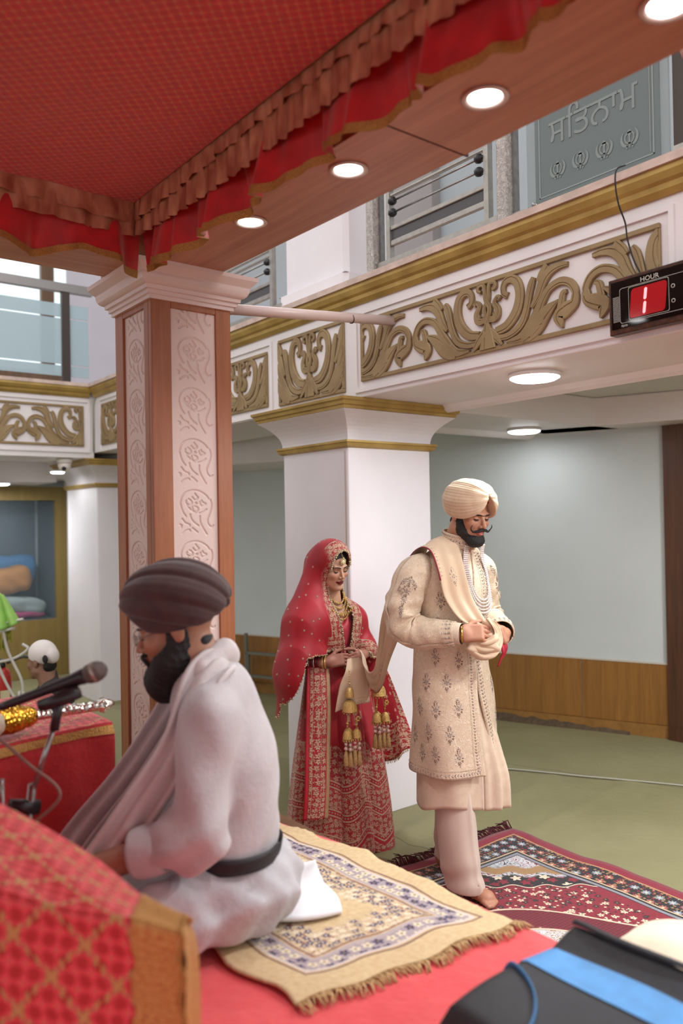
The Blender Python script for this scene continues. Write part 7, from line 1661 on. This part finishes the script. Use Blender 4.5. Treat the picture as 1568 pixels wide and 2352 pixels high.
b = MB(); brows(b, rR, rH, RS, 0.0042, 0.003, -0.0965, 0.014); b.build('eyebrows', HAIR, P_)
b = MB(); lash(b, rR, rH, RS, 0.0016, -0.0115, 0.0); b.build('eyelashes', HAIR, P_)
v_, f_ = sdf_mesh(lambda p: ell(rb(p), (0, 0.058, -0.055), (0.048, 0.022, 0.024)), rH + np.array((-0.1, 0.0, -0.12)), rH + np.array((0.1, 0.16, 0.06)), 0.006); link('hair', npmesh('hair', v_, f_, HAIR), P_)
gl = link('glasses', None, P_, label='thin rimmed glasses')
def rp(*q): return tuple(rH + rR @ (np.array(q) * RS))
b = MB()
for sg in (1, -1):
    b.tube([rp(sg * (0.033 + 0.021 * math.cos(a)), -0.108 + 0.006 * abs(math.cos(a)) * (1 if math.cos(a) > 0 else 0), -0.008 + 0.015 * math.sin(a)) for a in np.linspace(0, 2 * PI, 17)], 0.0011, 5); b.tube([rp(sg * 0.054, -0.102, -0.004), rp(sg * 0.074, -0.05, 0.0), rp(sg * 0.078, 0.01, 0.0)], 0.0012, 5)
b.tube([rp(-0.012, -0.109, -0.004), rp(0, -0.112, -0.002), rp(0.012, -0.109, -0.004)], 0.0011, 5); b.build('rim', simple('glasses_metal', '#6a5a50', 0.3, 0.8), gl)
for sg in (1, -1):
    b = MB(); P = [rp(sg * (0.033 + 0.0205 * math.cos(a)), -0.108, -0.008 + 0.0148 * math.sin(a)) for a in np.linspace(0, 2 * PI, 15)[:-1]]; b.add(P, [tuple(range(14))]); b.build('lens', frosted('spectacle_glass', '#c8d8d0', 0.25, 0.05), gl)
# turban: broad layered wraps
TB = Mat('brown_turban_cloth'); n_ = TB.noise(TB.coord(), 25, 3); TB = TB.done(TB.mix(n_.lin(0.3, 0.7), lin('#3a2222'), lin('#4a2e2c')), 0.75, 0.0, TB.noise(TB.coord(), 700, 1), 0.0008, **{'Sheen_Weight': 0.25})
def turb_r(p):
    q = rb(p); x, y, z = q[:, 0], q[:, 1], q[:, 2]
    # overall bun tipped: high at the forehead, long to the back
    R_ = np.array(Matrix.Rotation(math.radians(-12), 3, 'X')); d = ell(q, (0, 0.012, 0.060), (0.106, 0.138, 0.106), R_)
    zz = z + 0.42 * (y - 0.02) * 0.0; ph = np.arctan2(z - 0.06 + 0.45 * (y + 0.10), np.abs(x) + 0.06)
    st_ = ph * 2.6; fr = st_ - np.floor(st_); d = d - 0.011 * (fr ** 0.6) * (1 - fr) * 2.2 - 0.0012 * np.abs(np.sin(st_ * PI * 3))
    zb = np.maximum(0.080 - 1.05 * np.abs(x), -0.050 + 1.12 * np.clip(-0.015 - y, 0, 0.12)) - 0.20 * np.clip(y, 0, 0.15)
    return smax(d, (zb - z) * 0.8, 0.014) * RS
v_, f_ = sdf_mesh(turb_r, rH + np.array((-0.18, -0.22, -0.14)), rH + np.array((0.18, 0.26, 0.24)), 0.0045); link('turban', npmesh('turban', v_, f_, TB), P_, label='dark brown layered turban')
v_, f_ = sdf_mesh(lambda p: smax(ell(rb(p), (0, 0.014, 0.05), (0.086, 0.1115, 0.094)), 0.045 - rb(p)[:, 2], 0.004), rH + np.array((-0.12, -0.17, 0)), rH + np.array((0.12, 0.15, 0.18)), 0.006); link('under_turban', npmesh('under_turban', v_, f_, simple('white_cotton', '#e4dcd8', 0.8)), P_)
# white kurta
WK = Mat('white_kurta_cotton'); n_ = WK.noise(WK.coord(), 10, 3); WK = WK.done(WK.mix(n_.lin(0.3, 0.7), lin('#b8b1b3'), lin('#c6c0c2')), 0.75, 0.0, WK.noise(WK.coord(), 60, 3), 0.002, **{'Sheen_Weight': 0.2})
def kurta_r(p):
    x, y, z = p[:, 0], p[:, 1], p[:, 2]
    d = U(0.09, ell(p, (0, 0.0, 0.24), (0.20, 0.140, 0.17)), ell(p, (0, 0.005, 0.42), (0.20, 0.138, 0.20)), ell(p, (0, -0.045, 0.600), (0.200, 0.105, 0.110)), cap(p, (0, -0.050, 0.65), (0, -0.085, 0.725), 0.092, 0.072))
    arm = U(0.05, cap(p, (0.165, -0.045, 0.600), rEL + np.array((0.01, 0.01, 0.01)), 0.080, 0.070), cap(p, rEL + np.array((0.01, 0.0, 0.0)), rEL + (rWL - rEL) * 0.33, 0.068, 0.060))
    arm2 = U(0.05, cap(p, (-0.165, -0.045, 0.600), rER, 0.085, 0.078), cap(p, rER, rER + (rWR - rER) * 0.42, 0.078, 0.066))
    arm = smax(arm, ((p - (rEL + (rWL - rEL) * 0.37)) @ ((rWL - rEL) / np.linalg.norm(rWL - rEL))), 0.012); arm2 = smax(arm2, ((p - (rER + (rWR - rER) * 0.46)) @ ((rWR - rER) / np.linalg.norm(rWR - rER))), 0.012)
    f1 = 0.009 * np.abs(np.sin(z * 19 - y * 22 + x * 9 + 2 * np.sin(y * 14))) * sst(0.5, 0.3, z); f2 = 0.006 * np.sin(y * 40 + z * 26 + x * 9) * sst(0.10, 0.2, x); arm = arm + 0.008 * np.sin(z * 60 - y * 38) * sst(0.42, 0.28, z)
    d = U(0.03, d + f1, arm + f2, arm2)
    # lower hem spreads over the lap
    d = U(0.05, d, ell(p, (0.0, -0.13, 0.135), (0.235, 0.18, 0.055)))
    neck = ell(p, (0, -0.150, 0.735), (0.050, 0.085, 0.080)); return smax(smax(d, -neck, 0.012), 0.085 - z, 0.02)
v_, f_ = sdf_mesh(kurta_r, (-0.40, -0.40, 0.05), (0.42, 0.24, 0.82), 0.0075); v_ = relax(v_, f_, 1); kr = link('kurta', npmesh('kurta', v_, f_, WK), P_, label='white kurta with rolled sleeves')
for (E_, W_, k0) in ((rEL, rWL, 0.05), (rER, rWR, 0.14)):
    ts = tube_surf([tuple(E_ + (W_ - E_) * t) for t in (0.16 + k0, 0.25 + k0, 0.34 + k0)], [0.064, 0.067, 0.064], lambda s_, a: 0.003 * math.sin(3 * a)); b = MB(); b.grid(lambda u, v: tuple(ts(v, u * 2 * PI)), 24, 8); o = b.build('rolled_cuff', WK, kr); so = o.modifiers.new('thick', 'SOLIDIFY'); so.thickness = 0.008
# belt
def belt(u, v):
    th = u * 2 * PI; r = 1.035; z = 0.17 + 0.045 * v + 0.02 * math.sin(th); s_ = math.sqrt(max(0.05, 1 - ((z - 0.24) / 0.17) ** 2)); return (0.20 * s_ * r * 1.04 * math.sin(th), 0.0 - 0.140 * s_ * r * 1.06 * math.cos(th), z)
b = MB(); b.grid(belt, 60, 3); o = b.build('belt', simple('black_belt_cloth', '#201c20', 0.6), P_); so = o.modifiers.new('thick', 'SOLIDIFY'); so.thickness = 0.004
# crossed legs in pale trousers
PAJ = Mat('pale_grey_trousers'); n_ = PAJ.noise(PAJ.coord(), 9, 3); PAJ = PAJ.done(PAJ.mix(n_.lin(0.3, 0.7), lin('#b4b0b4'), lin('#c2bfc2')), 0.75, 0.0, PAJ.noise(PAJ.coord(), 40, 3), 0.003)
def paj(p):
    x, y, z = p[:, 0], p[:, 1], p[:, 2]
    d = U(0.07, ell(p, (0, 0.035, 0.10), (0.22, 0.17, 0.11)), cap(p, (0.10, 0.0, 0.10), (0.325, -0.30, 0.095), 0.115, 0.090), cap(p, (-0.10, 0.0, 0.10), (-0.30, -0.30, 0.09), 0.11, 0.085), cap(p, (0.325, -0.30, 0.085), (-0.06, -0.40, 0.07), 0.082, 0.065), cap(p, (-0.30, -0.30, 0.08), (0.06, -0.38, 0.05), 0.08, 0.05))
    d = d + 0.008 * np.sin(x * 42 + y * 30 + 2 * np.sin(z * 30)) + 0.005 * np.sin(x * 80 - y * 20)
    return smax(d, 0.004 - z, 0.008)
v_, f_ = sdf_mesh(paj, (-0.46, -0.54, -0.02), (0.48, 0.27, 0.26), 0.008); v_ = relax(v_, f_, 1); link('trousers', npmesh('trousers', v_, f_, PAJ), P_)
# white scarf: collar roll and two long ends
SCF = simple('white_scarf_cloth', '#d2cbcb', 0.75, 0, 0.05, 10, 0.002, 50)
scarf = link('scarf', None, P_, label='long white scarf hanging from the neck')
sf = lambda a: (lambda u, v: (0.010 * math.cos(2.5 * PI * v + a), 0.006 * math.sin(4 * v + a), 0.008 * math.cos(2.5 * PI * v + a)))
near = ribbon_mesh([(0.03, 0.0, 0.735), (0.085, -0.030, 0.730), (0.130, -0.075, 0.675), (0.160, -0.130, 0.52), (0.175, -0.230, 0.37), (0.185, -0.330, 0.225), (0.185, -0.405, 0.125)], [(0.0, 0.03, -0.03), (0.01, 0.045, -0.03), (0.012, 0.046, -0.030), (0.012, 0.044, -0.028), (0.012, 0.046, -0.030), (0.012, 0.050, -0.034), (0.012, 0.052, -0.036)], sub=10, sag=sf(0.0))
far = ribbon_mesh([(-0.03, 0.0, 0.735), (-0.080, -0.040, 0.725), (-0.085, -0.11, 0.665), (-0.075, -0.19, 0.54), (-0.075, -0.30, 0.38), (-0.08, -0.42, 0.235), (-0.08, -0.50, 0.125)], [(0.0, 0.03, -0.03), (-0.01, 0.045, -0.03), (0.0, 0.040, -0.026), (0.0, 0.032, -0.024), (0.0, 0.032, -0.024), (0.0, 0.036, -0.028), (0.0, 0.040, -0.030)], sub=10, sag=sf(1.0))
for fn in (near, far): strip('scarf_end', fn, 70, 22, SCF, scarf, None, th=0.006)
v_, f_ = sdf_mesh(lambda p: U(0.02, cap(p, (-0.085, -0.07, 0.725), (0.0, -0.008, 0.745), 0.032, 0.040), cap(p, (0.0, -0.008, 0.745), (0.085, -0.07, 0.725), 0.040, 0.032)) + 0.003 * np.sin(p[:, 0] * 70 + p[:, 2] * 60), (-0.14, -0.13, 0.66), (0.14, 0.07, 0.82), 0.006); link('scarf_roll', npmesh('scarf_roll', v_, f_, SCF), scarf)

# ------------------------------------------------------------------ man sitting far behind
Q_ = empty('person', 'man in a dark polo shirt and white head scarf crouching by the far column', 'person', (1.87, 5.66, 0.0), rotz=math.radians(-122))
qH = np.array((0.0, -0.10, 0.80)); qR = rotm(math.radians(-28), math.radians(4), 0)
def q_head(p): return U(0.03, head_sdf(hs(p, qR, qH)), cap(p, (0, -0.06, 0.70), (0, 0.0, 0.58), 0.056, 0.07))
qk = lambda p: U(0.02, cap(p, (0.20, 0.0, 0.50), (0.26, -0.06, 0.26), 0.048, 0.042), cap(p, (0.26, -0.06, 0.26), (0.10, -0.28, 0.30), 0.042, 0.03), ell(p, (0.07, -0.31, 0.31), (0.05, 0.04, 0.03)))
qk2 = lambda p: U(0.02, cap(p, (-0.20, 0.0, 0.50), (-0.26, -0.10, 0.27), 0.048, 0.042), cap(p, (-0.26, -0.10, 0.27), (-0.05, -0.30, 0.32), 0.042, 0.03))
vf = [sdf_mesh(q_head, (-0.14, -0.25, 0.52), (0.14, 0.06, 0.94), 0.006), sdf_mesh(qk, (0.0, -0.4, 0.16), (0.36, 0.1, 0.6), 0.01), sdf_mesh(qk2, (-0.36, -0.42, 0.16), (0.02, 0.1, 0.6), 0.01), sdf_mesh(lambda p: U(0.03, ell(p, (0.10, -0.33, 0.03), (0.04, 0.11, 0.03)), ell(p, (-0.10, -0.33, 0.03), (0.04, 0.11, 0.03)), cap(p, (0.11, -0.28, 0.05), (0.14, -0.30, 0.3), 0.04, 0.05), cap(p, (-0.11, -0.28, 0.05), (-0.14, -0.30, 0.3), 0.04, 0.05)), (-0.25, -0.48, -0.01), (0.25, -0.15, 0.4), 0.012)]
v_, f_ = merge(*vf); link('body', attr_mesh('body', v_, f_, SKIN, lambda v: np.tile(np.array(lin('#8e6650')), (len(v), 1))), Q_)
def polo(p): return smax(U(0.06, ell(p, (0, 0.0, 0.38), (0.18, 0.12, 0.26)), cap(p, (0.165, 0.0, 0.57), (0.245, -0.035, 0.37), 0.080, 0.07), cap(p, (-0.165, 0.0, 0.57), (-0.245, -0.05, 0.35), 0.075, 0.07), cap(p, (0, -0.03, 0.60), (0, -0.060, 0.685), 0.082, 0.066), ell(p, (0, -0.035, 0.54), (0.17, 0.105, 0.10))) + 0.005 * np.sin(p[:, 2] * 50 + p[:, 0] * 30), -ell(p, (0, -0.15, 0.70), (0.045, 0.06, 0.05)), 0.01)
v_, f_ = sdf_mesh(polo, (-0.38, -0.2, 0.08), (0.38, 0.18, 0.78), 0.010)
PM = Mat('grey_white_polo'); x, y, z = PM.xyz(); PMc = PM.mix(band(z + x * 0.05, 0.375, 0.495, 0.002), lin('#3c3836'), lin('#dcd8d6')); PMc = PM.mix(band(z + x * 0.05, 0.362, 0.377, 0.002), PMc, lin('#1c2422'))
link('polo_shirt', npmesh('polo_shirt', v_, f_, PM.done(PMc, 0.8)), Q_)
def qpants(p): return U(0.05, ell(p, (0, 0.02, 0.16), (0.19, 0.15, 0.12)), cap(p, (0.10, 0.0, 0.17), (0.15, -0.33, 0.32), 0.095, 0.075), cap(p, (-0.10, 0.0, 0.17), (-0.15, -0.33, 0.32), 0.095, 0.075), cap(p, (0.15, -0.33, 0.31), (0.115, -0.27, 0.10), 0.07, 0.055), cap(p, (-0.15, -0.33, 0.31), (-0.115, -0.27, 0.10), 0.07, 0.055))
v_, f_ = sdf_mesh(qpants, (-0.3, -0.48, 0.0), (0.3, 0.2, 0.44), 0.012); link('trousers', npmesh('trousers', v_, f_, simple('black_trousers', '#1c1a1c', 0.8)), Q_)
MB().box((-0.25, -0.12, 0.0), (0.25, 0.18, 0.06)).build('floor_pad', simple('black_trousers', '#1c1a1c'), Q_)
def bandana(p):
    q = hs(p, qR, qH); d = ell(q, (0, 0.014, 0.05), (0.086, 0.106, 0.096)); d = U(0.02, d, ell(q, (0.0, 0.105, 0.03), (0.05, 0.03, 0.05))); return smax(d, (0.035 - 0.35 * (q[:, 1] + 0.1)) - q[:, 2], 0.008)
v_, f_ = sdf_mesh(bandana, qH + np.array((-0.13, -0.15, -0.08)), qH + np.array((0.13, 0.19, 0.18)), 0.006); link('head_scarf', npmesh('head_scarf', v_, f_, simple('white_cotton', '#e4dcd8')), Q_)
v_, f_ = sdf_mesh(lambda p: U(0.01, ell(hs(p, qR, qH), (0.0, 0.070, -0.035), (0.06, 0.03, 0.045)), ell(hs(p, qR, qH), (0.075, 0.10, 0.02), (0.012, 0.022, 0.030))), qH + np.array((-0.12, -0.02, -0.12)), qH + np.array((0.16, 0.19, 0.1)), 0.006); link('hair', npmesh('hair', v_, f_, HAIR), Q_)
